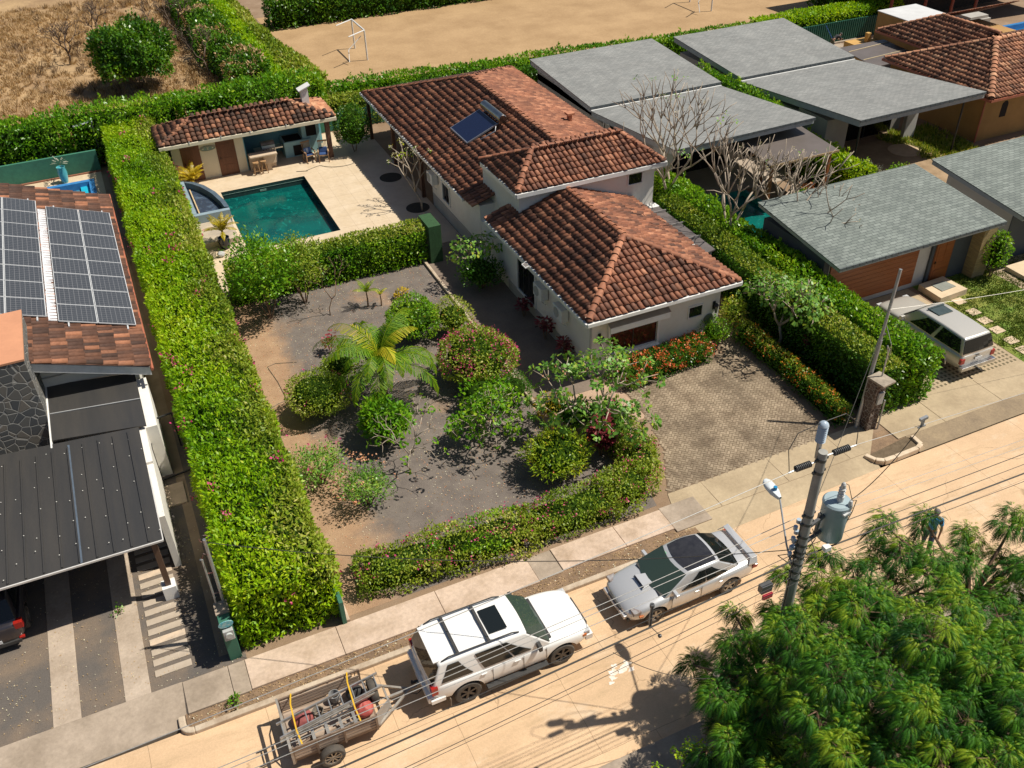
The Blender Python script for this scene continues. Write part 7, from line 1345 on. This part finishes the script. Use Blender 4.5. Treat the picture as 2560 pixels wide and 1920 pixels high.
def palm(name, lab, x, y, z, h, nf, L, leaf, ll=.45, lw=.03, rad=.1, seed=0, tone=.45, nl=34, droop=1.7, cat='palm', stems=1, yellow=0, el=(.35, 1.35)):
    r = np.random.default_rng(seed); t = thing(name, lab, cat, (x, y, z)); lv = Leaves(); c = MB()
    for s in range(stems):
        sx, sy = (x, y) if stems == 1 else (x+r.normal(0, .10), y+r.normal(0, .10)); hh = h*r.uniform(.75, 1.05) if stems > 1 else h; c.tube([(sx, sy, z), (sx+.02, sy, z+hh*.5), (sx, sy, z+hh)], [rad*1.2, rad, rad*.7], 8)
        for k in range(nf//stems):
            a = k*2.4+s*1.3; e = r.uniform(*el) if k > 2 else el[1]; frond(lv, (sx, sy, z+hh), a, L*r.uniform(.8, 1.1), e, droop*r.uniform(.8, 1.15), nl, ll, lw, 0, tone+(.45 if k < yellow else 0))
    c.build('trunk', BARKB, t); lv.build('crown', [LM[leaf]], t); return t
def spike(name, lab, x, y, h, n, L, W, leaf='red', seed=0, stems=3, cat='plant', grp=None, z=0):
    r = np.random.default_rng(seed); t = thing(name, lab, cat, (x, y, z), 0, grp); lv = Leaves(); c = MB(); tips = []
    for s in range(stems): a = s*2.1+seed; e = np.array([x+.16*math.cos(a)*(stems > 1), y+.16*math.sin(a)*(stems > 1), z+h*r.uniform(.45, .95)]); c.tube([(x+.03*math.cos(a), y+.03*math.sin(a), z), tuple(e)], .018, 5); tips += [(e, np.array([0, 0, 1.]))]+([(e-[0, 0, .22], np.array([0, 0, 1.]))] if h > .8 else [])
    rosettes(lv, tips, (n, n+6), L, W, 0, .05); c.build('stem', BARKB, t); lv.build('crown', [LM[leaf]], t); return t

# ---- hedges
hedge('hedge', 'very long bright green hedge with magenta flowers along the left side of the garden', [(.93, 18.25), (.93, 38.0), (.93, 57.6)], 2.85, 2.38, 'lime', .15, 330, ('pink', .20, 18, .12, .095), seed=1, asp=.42, bumpy=.17, leafsel=('olive', lambda P: (P[:, 0]+.35*np.sin(P[:, 1]*1.3)+rgv.normal(0, .3, len(P)) > 1.45) & (P[:, 2] > 1.6)), shoots=.25, depth=.22)
hedge('hedge', 'tall shaggy green hedge behind the pool house and the left pool', [(-14, 57.2), (-2.5, 57.2), (4, 57.25), (12.6, 57.1)], 2.1, 3.05, 'fresh', .22, 120, None, seed=4, bumpy=.34, shoots=.6, asp=.45, depth=.3, core=.35)
hedge('hedge', 'low clipped green hedge between the pool terrace and the gravel garden', [(2.9, 37.6), (11.9, 37.45)], 1.3, 1.85, 'fresh', .13, 240, None, seed=6, bumpy=.08, leafsel=('olive', lambda P: P[:, 2] > 1.72))
hedge('hedge', 'sprawling pink-flowered hedge along the front pavement and round the drive corner', [(3.1, 19.25), (5.6, 18.95), (8.6, 18.85), (11.6, 18.8), (13.1, 19.4), (13.6, 20.7), (13.2, 21.9)], 1.5, .95, 'olive', .10, 330, ('pink', 3.2, 6, .07, .07), seed=8, bumpy=.24, asp=.5, depth=.24, leafsel=('fresh', lambda P: wob(P, 1.4, 3) > .45), shoots=.5)
hedge('hedge', 'coral-flowered hedge under the front window of the white house', [(15.3, 24.55), (19.2, 24.75)], 1.25, .85, 'deep', .10, 330, ('coral', 20, 8, .05, .075), seed=10, bumpy=.10, shoots=.3)
hedge('hedge', 'narrow orange-flowered hedge along the right side of the block-paved drive', [(21.15, 18.75), (21.3, 22.0), (21.25, 25.2)], .72, .88, 'deep', .09, 330, ('orange', 7.5, 7, .045, .062), seed=12, bumpy=.07, leafsel=('olive', lambda P: P[:, 2] > .78))
hedge('hedge', 'clipped dark hedge beside the steel mast, nearer the drive', [(22.85, 18.6), (22.95, 26.0), (23.2, 34.0)], 1.25, 2.25, 'deep', .12, 240, None, seed=14, bumpy=.06, leafsel=('olive', lambda P: P[:, 2] > 2.1))
hedge('hedge', 'leafy bright hedge with a rounded street end beside the champagne car', [(24.35, 18.55), (24.35, 27.0), (24.2, 36.5)], 1.25, 2.35, 'fresh', .15, 230, ('pink', .02, 4, .05, .08), seed=16, bumpy=.15, shoots=.3)
hedge('hedge', 'long low hedge along the near side of the dusty field', [(13.4, 58.5), (28, 57.5), (38, 56.7), (44, 56.3)], 1.5, 1.75, 'fresh', .2, 130, None, seed=18, bumpy=.22, shoots=.35); hedge('hedge', 'bright clipped hedge above the green corrugated fence', [(44.6, 55.9), (57, 55.4)], 1.9, 2.15, 'lime', .2, 130, None, seed=19, bumpy=.12, leafsel=('deep', lambda P: P[:, 2] < 1.5))
hedge('hedge', 'low hedge in the gap between the pool house and the main roof', [(12.4, 56.0), (16, 55.9)], 1.5, 1.8, 'olive', .16, 150, None, seed=20, bumpy=.12); hedge('hedge', 'hedge behind the main roof beside the grey house', [(17, 56.1), (27, 55.6)], 1.5, 1.7, 'deep', .18, 140, None, seed=21, bumpy=.2)
hedge('hedge', 'dry-edged yellow-green hedge running away along the left side of the dusty field', [(12.6, 61.2), (11.2, 72), (10.6, 90)], 2.9, 1.6, 'lime', .24, 110, None, seed=22, bumpy=.2, leafsel=('olive', lambda P: P[:, 0] > 11.5)); hedge('hedge', 'unkempt dark scrub on the shady side of the field hedge', [(9.4, 63.5), (8.8, 72), (8.6, 90)], 2.4, 2.1, 'deep', .26, 80, None, seed=23, bumpy=.5, shoots=.4, leafsel=('dry', lambda P: wob(P, 1.2, 7) > .35), cat='scrub')
hedge('hedge', 'dark hedge at the far end of the dusty field', [(14, 79.5), (40, 79.5)], 2, 2.2, 'deep', .28, 60, None, seed=24, bumpy=.3); hedge('hedge', 'leafy hedge between the two folded grey roofs and the pergola', [(34.15, 32.6), (34.1, 39.5)], 1.3, 1.95, 'lime', .16, 170, None, seed=25, bumpy=.2, shoots=.8)
hedge('hedge', 'tall leggy hedge poking up between the two folded grey roofs', [(34.02, 39.6), (34.02, 47.5)], .7, 2.9, 'fresh', .18, 110, None, seed=26, bumpy=.2, shoots=3, core=.2); hedge('hedge', 'dark mass of hedge at the top right corner behind the shelter', [(54, 60), (78, 58.5)], 3, 3.6, 'deep', .3, 50, None, seed=27, bumpy=.4)
hedge('hedge', 'short hedge strip in the shade by the ochre house wall', [(44.4, 33.0), (47.5, 33.5)], .9, .9, 'deep', .14, 160, None, seed=28); hedge('ground_plants', 'loose creeper at the shaded foot of the right hedge', [(21.9, 19.5), (22.0, 24.8)], .7, .35, 'deep', .11, 160, None, seed=29, cat='plants')
c = MB(); c.box(12.05, 36.7, 0, 12.65, 38.1, 1.9); tag(c.build('screen_fence', M('green_netting', (.03, .09, .03), (.02, .06, .02), 9, .9, bmp=.5), org=(12.35, 37.4, 0)), 'dark green netted screen at the house end of the pool hedge', 'screen')
# ---- shrubs of the gravel garden
shrub('round_shrub', 'big clipped green ball shrub behind the palm', 9.25, 31.2, 1.15, 1.8, 'fresh', .11, 240, ('gold', 1.2, 2, .03, .06), seed=1); shrub('round_shrub', 'smaller clipped ball shrub by the walkway kerb with a few coral flowers', 10.8, 30.7, .85, 1.5, 'olive', .09, 280, ('coral', .9, 4, .04, .05), seed=2)
shrub('flowering_shrub', 'large rounded bougainvillea covered in pink flowers by the walkway', 10.5, 27.3, 1.5, 2.0, 'olive', .12, 230, ('pink', 12, 4, .06, .07), seed=3); shrub('flowering_shrub', 'olive bougainvillea bush with few flowers left of the palm', 4.3, 27.9, 1.2, 1.75, 'olive', .09, 260, ('pink', 1.4, 4, .05, .06), seed=4, bumpy=.12)
shrub('round_shrub', 'small tightly clipped dark bush under the spreading branches', 11.1, 25.2, .68, 1.35, 'deep', .07, 380, ('orange', .5, 3, .03, .04), seed=5); shrub('croton_bush', 'small yellow-orange croton between the clipped bush and the plumeria', 11.9, 23.7, .55, 1.15, 'gold', .13, 170, seed=6, asp=.35); shrub('croton_bush', 'broad yellow-green croton behind the front hedge', 10.75, 21.1, 1.15, 1.6, 'croton', .15, 200, ('coral', .7, 2, .03, .06), seed=7, asp=.34, loose=.25, bumpy=.14)
shrub('leafy_bush', 'bright green large-leaved bush in front of the palm', 6.0, 25.2, 1.0, 1.8, 'fresh', .20, 130, seed=8, loose=.3, bumpy=.14); shrub('rose_bush', 'sparse rose bush with crimson flowers beside the hedge, the farther from the street', 3.35, 24.2, 1.0, 1.45, 'plum', .10, 230, ('pink', 1.5, 6, .05, .07), seed=9, loose=.6, bumpy=.2, core=False); shrub('rose_bush', 'sparse bush with peach flowers, the one nearer the front hedge', 4.5, 22.5, 1.05, 1.5, 'plum', .10, 200, ('peach', 2.2, 6, .06, .08), seed=10, loose=.7, bumpy=.22, core=False)
shrub('round_shrub', 'green bush at the right end of the coral hedge', 19.85, 25.1, .62, 1.3, 'fresh', .09, 260, seed=11); shrub('round_shrub', 'bush with yellow leaf tips at the house end of the orange hedge', 21.4, 25.9, .6, 1.25, 'olive', .13, 180, ('gold', 2, 3, .05, .08), seed=12, loose=.3, bumpy=.2); shrub('tall_shrub', 'upright clipped green bush between the pool house and the main house', 12.75, 51.4, 1.05, 2.75, 'deep', .12, 200, seed=13, bumpy=.06)
shrub('silver_bush', 'silvery grey bush behind the garage roof', 35.4, 33.9, .95, 1.5, 'silver', .14, 170, seed=14, asp=.2, bumpy=.22, loose=.25); shrub('round_shrub', 'blue-green bush beside the pergola table', 30.5, 33.0, .7, 1.4, 'plum', .12, 170, ('pink', .6, 3, .04, .06), seed=15, loose=.3); shrub('climber', 'green climber at the right corner of the garage', 34.1, 24.2, .55, 2.2, 'fresh', .13, 170, seed=16, bumpy=.2)
shrub('shade_shrub', 'dark green shrub in the shade at the right wall of the white house', 21.35, 28.3, .8, 1.6, 'deep', .13, 140, seed=17, loose=.3); shrub('shade_shrub', 'dark leafy shrub in the house shade beside the walkway', 13.3, 33.6, 1.0, 1.5, 'deep', .14, 140, seed=18, loose=.3); shrub('round_shrub', 'green bush between the garages and the lawn terrace', 37.5, 33.6, .6, 1.0, 'fresh', .13, 150, seed=19, loose=.3)
shrub('bush_tree', 'open leafy bush tree against the pool hedge', 4.1, 35.4, 1.65, 4.1, 'fresh', .15, 150, seed=20, loose=.5, bumpy=.3, core=False, cat='small tree'); shrub('bush_tree', 'olive leafy crown beside the bush tree over the pool hedge', 5.8, 36.0, 1.15, 3.4, 'olive', .12, 150, seed=21, loose=.6, bumpy=.3, core=False, cat='small tree')
shrub('big_bush', 'large rounded dark green tree standing alone in the dry lot', 2.6, 69.2, 2.7, 4.4, 'deep', .27, 130, seed=22, bumpy=.40, loose=.12, cat='tree', depth=.4); shrub('small_bush', 'small green bush in the dry grass beyond the shaggy hedge', -3.2, 63, .45, .7, 'olive', .16, 120, seed=23); shrub('small_bush', 'yellow-flowering tuft among the young palms', 9.7, 34.4, .35, .4, 'gold', .13, 160, seed=24)
shrub('leafy_bush', 'low glossy bush under the wide spreading tree', 9.9, 25.4, .95, 1.35, 'fresh', .17, 130, seed=80, loose=.45, bumpy=.22); shrub('leafy_bush', 'loose blue-green bush between the plumeria and the drive corner', 13.2, 22.0, .95, 1.5, 'plum', .20, 110, ('pink', .7, 4, .05, .07), seed=81, loose=.45, bumpy=.25)
shrub('leafy_bush', 'dark leafy bush behind the crimson cordyline', 12.4, 22.9, .75, 1.2, 'deep', .15, 140, seed=82, loose=.4, bumpy=.2); shrub('leafy_bush', 'shaggy olive bush under the palm fronds', 5.6, 29.6, .8, 1.3, 'olive', .12, 170, ('pink', .6, 3, .04, .05), seed=83, loose=.3, bumpy=.25)
# plumerias and other small trees
tree('plumeria', 'leafy plumeria beside the drive with blue-green rosettes', 12.7, 22.3, 3.7, 'plum', .34, .085, (17, 24), 4, .90, fl=('peach', .06, 8, .06), seed=4, rad=.075, shrink=.84, first=.30, upb=.08, nb=(3, 3))
tree('spreading_tree', 'wide low tree with shiny spoon-shaped leaves in the middle of the garden', 9.18, 23.7, 2.4, 'fresh', .24, .10, (6, 9), 4, .95, nb=(3, 4), seed=5, rad=.05, shrink=.86, first=.24, upb=.02, curve=.3); tree('spreading_tree', 'thin sparse tree with a bare pale stem near the rose bushes', 6.29, 23.45, 2.7, 'fresh', .20, .10, (6, 10), 4, .8, seed=8, rad=.035, shrink=.8, first=.32, curve=.3, tipfrac=.8)
tree('plumeria', 'small plumeria with big leaf rosettes against the shaded house wall', 13.35, 34.3, 2.5, 'plum', .36, .11, (8, 12), 3, .8, nb=(3, 3), seed=9, rad=.055, shrink=.8, first=.32); tree('plumeria', 'flowering plumeria with thick pale branches leaning over the terrace', 13.6, 42.2, 3.5, 'palm', .26, .075, (3, 8), 3, .65, (-.15, .45, 1), ('white', .7, 10, .07), .075, seed=13, shrink=.85, first=.34)
tree('plumeria', 'leafy yellow-green plumeria rising from the orange hedge', 22.25, 23.9, 3.9, 'plum', .38, .085, (9, 13), 4, .76, seed=14, rad=.075, shrink=.84, first=.26, droop=.5, nb=(3, 3)); tree('bare_plumeria', 'bare plumeria with grey upright twigs, middle of the three beside the garage roof', 24.15, 30.3, 7.4, 'plum', .2, .06, (2, 4), 5, .50, seed=15, rad=.12, shrink=.84, first=.25, tipfrac=.03, fl=('white', .05, 6, .06), nb=(2, 3), upb=.26)
tree('bare_plumeria', 'bare plumeria leaning right across the garage roof', 24.4, 29.4, 5.6, 'plum', .2, .06, (2, 4), 5, .55, (1.2, -.1, .9), seed=17, rad=.12, shrink=.86, first=.30, tipfrac=.05, fl=('white', .05, 6, .06), nb=(2, 3), upb=.26); tree('bare_plumeria', 'bare plumeria behind the others in front of the grey folded roof', 24.2, 35.0, 7.4, 'plum', .28, .07, (4, 8), 5, .50, (-.1, 0, 1), seed=19, rad=.12, shrink=.84, first=.24, tipfrac=.12, fl=('white', .08, 6, .06), nb=(2, 3), upb=.26)
tree('sapling', 'thin leafless sapling on the gravel in front of the pool hedge', 6.5, 34.45, 2.6, 'olive', .09, .03, (1, 3), 4, .55, seed=21, rad=.028, first=.34, bark=BARKB, tipfrac=.2, curve=.4)
for i, (x, y, h, s) in enumerate([(7.2, 69.0, 4.2, 30), (4.6, 76, 4.5, 31), (-1.5, 77.5, 3.6, 32), (.9, 81, 4, 33), (6.6, 79, 4.2, 34)]):
    tree('leafless_tree', ['leafless forked shrub tree right of the big dark bush', 'leafless thorny tree behind the big dark bush', 'leafless shrub far left in the dry lot', 'leafless shrub at the top edge above the dark bush', 'leafless shrub near the field scrub at the top edge'][i], x, y, h, 'dry', .1, .03, (0, 0), 5, .6, seed=s, rad=.07, bark=M('thorn_bark', (.16, .11, .08), (.10, .07, .05), 5, .9), curve=.4, nb=(2, 3), tipfrac=0, grp='leafless shrubs in the dry lot')
palm('palm', 'green and yellow palm with long arching fronds in the middle of the garden', 6.75, 27.7, 0, 1.55, 30, 3.1, 'palm', .95, .034, .14, seed=3, tone=.22, nl=46, yellow=3, droop=2.9, el=(.35, 1.5)); palm('palm', 'golden young palm in the glossy black pot', 3.55, 42.75, .55, .45, 18, 1.05, 'gold', .34, .035, .035, 2, .15, 20, 1.5, stems=3); palm('palm', 'golden palm clump in front of the left pool house door', 3.15, 50.75, 0, .5, 26, 1.25, 'gold', .38, .04, .04, 3, .35, 22, 1.6, stems=4)
palm('young_palm', 'small upright young palm on open gravel near the pool hedge', 8.2, 34.4, 0, .75, 7, .7, 'palm', .3, .03, .035, 4, .4, 16, 1.5); palm('young_palm', 'tiny drooping young palm next to the upright one', 8.75, 34.2, 0, .55, 4, .5, 'palm', .22, .03, .03, 5, .7, 12, 2.)
spike('agave', 'grey-green spiky plant in the turquoise pot', -3.15, 54.85, .3, 22, .75, .05, 'silver', 1, 1, z=.9); spike('cordyline', 'dark red cordyline behind the flowering bush left of the palm', 5.75, 31.7, 1.0, 10, .34, .07, seed=2); spike('cordyline', 'large crimson cordyline between the plumeria and the front hedge', 12.55, 21.2, 1.8, 18, .55, .10, seed=3, stems=8); spike('cordyline', 'pink-red cordyline standing alone between the drive hedge and the dark hedge', 22.45, 22.6, 1.35, 9, .32, .07, seed=4, stems=2)
for i, (x, y) in enumerate([(14.0, 30.6), (14.05, 28.6), (14.1, 26.9)]): spike('cordyline', ['dark cordyline in the wall shade below the side window', 'dark cordyline in the wall shade between the air conditioners', 'dark cordyline in the wall shade nearest the front corner'][i], x, y, 1.0, 12, .42, .08, seed=6+i, stems=4)
for i, (x, y) in enumerate([(8.35, 9.75), (8.9, 9.45), (9.35, 9.0), (7.6, 9.3)]): tree('roadside_sapling', ['young leafy sapling at the bottom edge, leftmost of the row', 'young leafy sapling at the bottom edge beside the leftmost', 'young leafy sapling at the bottom edge by the wooden post', 'young leafy sapling farthest left, cut by the bottom edge'][[1, 2, 3, 0][i] if False else i], x, y, 1.6, 'lime', .13, .05, (5, 9), 3, .35, seed=40+i, rad=.02, first=.4, upb=.4)
shrub('leafy_bush', 'bright leafy bush at the foot of the wooden post by the bottom edge', 10.3, 8.9, .9, 1.6, 'fresh', .16, 120, seed=50, loose=.4, bumpy=.2)
# ---- the feathery trees across the street
def pinnate(K=9, L=.34, w_=.085):
    V = []; F = []
    for k in range(K):
        t = .12+.86*k/(K-1); x = L*t; zz = -.28*L*t*t; l = w_*math.sin(min(3.0, t*2.6+.5))
        for s in (-1, 1): b0 = len(V); V += [(x, 0, zz), (x+l*.42+.011, s*l*.5, zz-.010), (x+l*.75, s*l, zz-.05), (x+l*.18, s*l*.55, zz-.016)]; F.append((b0, b0+1, b0+2, b0+3) if s > 0 else (b0, b0+3, b0+2, b0+1))
    return np.array(V), np.array(F)
PV, PF = pinnate()
def feathery(lab, x, y, blobs, seed, dens=15, grp='feathery trees across the street'):
    r = np.random.default_rng(seed); t = thing('feathery_tree', lab, 'tree', (x, y, 0), 0, grp); lv = Leaves(); c = MB(); top = (x, y, 2.2); c.tube([(x, y, 0), (x+.05, y, 1.1), top], [.16, .13, .11], 8)
    rj = np.random.default_rng(seed+500); blobs = [(a, b_, c_+rj.uniform(-.45, .35), d*rj.uniform(.72, .98)) for a, b_, c_, d in blobs]; under = [(a+rj.normal(0, .25), b_+rj.normal(0, .25), max(1.2, c_-1.15), d*.8) for a, b_, c_, d in blobs]; nup = len(blobs)
    for ib, (bx, by, bz, br) in enumerate(blobs+under):
        c.tube([top, ((top[0]+bx)/2, (top[1]+by)/2, (top[2]+bz)/2+.15), (bx, by, bz)], [.075, .05, .02], 6)
        for k in range(6): a = unit(r.normal(size=(1, 3)))[0]; c.tube([(bx, by, bz-.2), tuple(np.array([bx, by, bz])+a*br*.85)], [.02, .008], 4)
        npl = int(12*(br/.62)**2)+2; v = unit(r.normal(size=(npl*4, 3))); v = v[v[:, 2] > -.6]; sel = []
        for q in v:
            if all(np.linalg.norm(q-p) > .56 for p in sel): sel.append(q)
            if len(sel) >= npl: break
        for vv in sel:
            ctr = np.array([bx, by, bz])+vv*np.array([br, br, br*.75])*.85; pr_ = r.uniform(.24, .36); tn0 = .40+.18*r.normal()+.25*vv[2]; lean = unit((vv*.8+np.array([-.35, .1, .25]))[None])[0]  # tone lighter up top, darker low down: crown shading put into leaf colour
            c.tube([(bx, by, bz), tuple(ctr)], [.02, .008], 4)
            for k in range(int(dens*(3.3 if ib < nup else 1.7))):
                u_ = unit(r.normal(size=(1, 3)))[0]; base = ctr+u_*pr_*r.uniform(.0, .8)*np.array([1, 1, .9]); d = unit((lean*.45+u_*np.array([1, 1, .35])+np.array([0, 0, .22]))[None])[0]; s_ = unit(np.cross(d, unit((np.array([0, 0, 1.])+r.normal(0, .35, 3))[None])[0])[None])[0]; n_ = np.cross(s_, d); n_ = n_ if n_[2] > 0 else -n_; sc = r.uniform(.5, .85); W_ = base+(PV[:, :1]*d+PV[:, 1:2]*s_+PV[:, 2:3]*n_)*sc; W_[:, 2] -= (PV[:, 0]**2)*3.0*sc
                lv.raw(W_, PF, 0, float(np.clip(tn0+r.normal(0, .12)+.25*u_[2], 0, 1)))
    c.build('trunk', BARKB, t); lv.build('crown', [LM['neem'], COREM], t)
BL = [(15.84, 11.9, 3.5, 0.42), (16.85, 11.52, 3.4, 0.38), (17.83, 10.82, 3.6, 0.42), (18.66, 10.31, 3.7, 0.45), (14.29, 12.2, 2.8, 0.28), (15.17, 11.36, 3.2, 0.26), (15.41, 10.84, 3.6, 0.45), (15.95, 10.27, 3.9, 0.5), (16.73, 9.99, 3.8, 0.42), (17.91, 9.53, 3.7, 0.4), (12.75, 11.87, 2.8, 0.3), (13.06, 10.94, 3.6, 0.48), (13.67, 10.55, 3.7, 0.45), (14.28, 9.97, 4.0, 0.5), (15.15, 9.55, 4.0, 0.45), (16.84, 8.83, 3.9, 0.45), (17.54, 8.49, 3.9, 0.5), (11.17, 11.85, 2.6, 0.32), (11.74, 11.03, 3.2, 0.4), (12.14, 10.11, 4.0, 0.6), (12.91, 9.56, 4.2, 0.62), (13.79, 9.04, 4.3, 0.6), (14.77, 8.66, 4.2, 0.6), (15.73, 8.2, 4.2, 0.6), (16.66, 7.75, 4.2, 0.6), (10.52, 10.71, 3.0, 0.48), (11.09, 9.84, 3.7, 0.58), (11.68, 9.12, 4.2, 0.62), (12.4, 8.52, 4.5, 0.62), (13.27, 8.02, 4.6, 0.62), (14.18, 7.59, 4.6, 0.62), (15.11, 7.22, 4.5, 0.62), (9.97, 9.93, 2.9, 0.5), (10.53, 9.19, 3.5, 0.5), (11.09, 8.37, 4.2, 0.62), (11.77, 7.72, 4.6, 0.62), (12.56, 7.19, 4.8, 0.62), (13.48, 6.75, 4.8, 0.62), (14.49, 6.34, 4.7, 0.62), (9.57, 9.39, 2.4, 0.42), (10.33, 8.01, 3.8, 0.52), (10.94, 7.35, 4.3, 0.6), (11.64, 6.73, 4.7, 0.62), (12.42, 6.21, 4.9, 0.62), (13.41, 5.81, 4.8, 0.62), (9.79, 7.63, 3.2, 0.42), (10.07, 6.96, 4.0, 0.55), (10.71, 6.32, 4.5, 0.6), (11.41, 5.79, 4.8, 0.62), (12.2, 5.35, 4.9, 0.62), (13.18, 4.95, 4.8, 0.62), (9.72, 6.2, 3.9, 0.5), (10.37, 5.59, 4.4, 0.6), (11.23, 5.0, 4.7, 0.6), (12.27, 4.5, 4.7, 0.6), (9.76, 11.42, 2.1, 0.26)]
BL += [(8.99, 8.90, 2.5, 0.42), (10.00, 9.28, 3.0, 0.45), (9.32, 9.85, 2.5, 0.35), (9.26, 7.86, 3.0, 0.45), (10.31, 10.80, 2.7, 0.35), (8.70, 9.30, 2.0, 0.30), (9.55, 8.82, 2.6, 0.40), (19.4, 9.6, 3.7, .5), (20.1, 8.8, 4.0, .6), (18.4, 7.9, 4.2, .6), (16.1, 6.6, 4.4, .65), (14.9, 5.2, 4.5, .65), (17.8, 6.9, 4.2, .65)]
TR = [((10.7, 9.7), 'feathery tree nearest the concrete pole, its leaves hiding the pole foot'), ((13.9, 10.3), 'feathery tree reaching over the road right of the concrete pole'), ((17.0, 9.7), 'feathery tree at the right, beside the man in blue'), ((10.4, 6.9), 'feathery tree at the bottom edge of the picture, left of centre in the dark gap'), ((14.0, 7.7), 'feathery tree in the middle of the leafy mass'), ((12.6, 5.2), 'feathery tree filling the bottom right corner'), ((17.6, 7.3), 'feathery tree at the right edge of the picture below the man')]
for i, ((x, y), lab) in enumerate(TR):
    mine = [b_ for b_ in BL if min(range(len(TR)), key=lambda k: (TR[k][0][0]-b_[0])**2+(TR[k][0][1]-b_[1])**2) == i]
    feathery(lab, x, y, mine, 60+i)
LM['weed'] = leafmat('weed_brown', [(.10, .06, .03), (.20, .13, .07), (.30, .2, .12)], .1, .8)
# ------------------------------------------------------------------ litter, petals and dry grass (uncountable)
def scatter(name, lab, cat, x0, y0, x1, y1, n, size, mats, z=.012, pred=None, weights=None, tall=False):
    P = np.stack([rgv.uniform(x0, x1, n), rgv.uniform(y0, y1, n), np.full(n, z)], 1)
    if pred is not None: P = P[pred(P)]
    lv = Leaves(); n = len(P); k = rgv.choice(len(mats), n, p=weights); D = rgv.normal(0, 1, (n, 3)); D[:, 2] = .08
    if tall: D = rgv.normal(0, .42, (n, 3)); D[:, 2] = 1
    Q = np.tile([0, 0, 1.], (n, 1))+rgv.normal(0, .25, (n, 3)) if not tall else rgv.normal(0, 1, (n, 3)); L = size*rgv.uniform(.5, 1.4, n); D = unit(D); V, F = leafquads(P, D, Q, L, L*(.55 if not tall else .09)); lv.raw(V, F, k, rgv.uniform(0, 1, n)); o = lv.build(name, mats, org=(x0, y0, 0)); tag(o, lab, cat, kind='stuff')
gp = lambda P: (wob(P, .9, 4)+rgv.normal(0, .4, len(P)) > -.1) & (P[:, 0] > 2.5)
scatter('fallen_petals', 'pale fallen petals and leaf scraps strewn over the dark garden gravel', 'leaf litter', 2.5, 18.4, 11.7, 37, 9000, .045, [LM['white'], LM['peach'], LM['dry']], .016, gp, [.3, .25, .45])
scatter('leaf_litter', 'dry leaves lying in the kerbside gutter and round the driveway', 'leaf litter', -2.3, 16.4, 13.5, 17.02, 1700, .055, [LM['dry'], LM['weed'], LM['white']], -.02, None, [.6, .34, .06]); scatter('leaf_litter', 'leaf scraps scattered on the left gravel drive and road edge', 'leaf litter', -9, 15.8, -.6, 24, 1600, .04, [LM['dry'], LM['white']], .03, lambda P: P[:, 1] > 18, [.7, .3])
def tufts(n, x0, y0, x1, y1, h, m, seed, pred=None):
    r = np.random.default_rng(seed); C_ = np.stack([r.uniform(x0, x1, n), r.uniform(y0, y1, n), np.zeros(n)], 1); C_ = C_[pred(C_)] if pred is not None else C_; k = 16; P = np.repeat(C_, k, 0)+r.normal(0, .10, (len(C_)*k, 3))*[1, 1, 0]; hs = np.repeat(h*r.uniform(.4, 1.3, len(C_)), k); D = r.normal(0, .45, P.shape); D[:, 2] = 1; D += np.repeat(r.normal(0, .3, (len(C_), 3))*[1, 1, 0], k, 0); V, F = leafquads(P, unit(D), r.normal(0, 1, P.shape), hs*r.uniform(.6, 1.1, len(P)), np.full(len(P), .045)); return V, F, r.uniform(0, 1, len(P))
lv = Leaves(); lv.raw(*(lambda V, F, R: (V, F, 0, R))(*tufts(9500, -28, 58.6, 12, 96, .42, 0, 5, lambda P: (wob(P, .5, 8) > -.6) & (P[:, 0] < 9.8+(P[:, 1] < 63)*1.5)))); tag(lv.build('dry_grass', [LM['dry']], org=(-8, 60, 0)), 'straw-coloured dead grass tufts across the dry lot', 'dry grass', kind='stuff')
lv = Leaves(); lv.raw(*(lambda V, F, R: (V, F, 0, R))(*tufts(900, -28, 58.6, 12, 96, .75, 0, 6, lambda P: (wob(P, .5, 8) < .1) & (P[:, 0] < 9)))); tag(lv.build('dead_weeds', [leafmat('weed_brown', [(.10, .06, .03), (.20, .13, .07), (.30, .2, .12)], .1, .8)], org=(-8, 60, 0)), 'taller brown dead weeds among the pale grass', 'weeds', kind='stuff')
lv = Leaves(); lv.raw(*(lambda V, F, R: (V, F, 0, R))(*tufts(3600, 30.2, 18.9, 42, 25.0, .07, 0, 7, lambda P: ~((P[:, 0] < 32.1) & (P[:, 1] > 23.3)) & ~((P[:, 0] > 30.4) & (P[:, 0] < 31.6) & (wob(P, 9, 1) > .2) & False)))); lv.V[0][:, 2] += .005; tag(lv.build('grass', [leafmat('leaf_grass', [(.05, .10, .01), (.10, .17, .015), (.22, .24, .04)], .2, .6)], org=(31, 19, 0)), 'short green lawn grass beside the champagne car', 'grass', kind='stuff')
lv = Leaves(); lv.raw(*(lambda V, F, R: (V, F, 0, R))(*tufts(420, 40.9, 35.0, 44.8, 39.0, .3, 0, 9, lambda P: np.hypot(P[:, 0]-40.9, P[:, 1]-36.7) > 1.0))); tag(lv.build('tufted_grass', [LM['olive']], org=(42, 36, 0)), 'rough tufted grass by the leaning white wall of the grey house', 'grass', kind='stuff')
shrub('weed', 'small green weed tuft in the dirt at the left end of the kerb', -1.05, 16.7, .22, .3, 'fresh', .09, 200, seed=70, core=False); shrub('weed', 'weed in the gravel between the two concrete strips', -3.6, 21.3, .1, .18, 'fresh', .09, 300, seed=71, core=False)
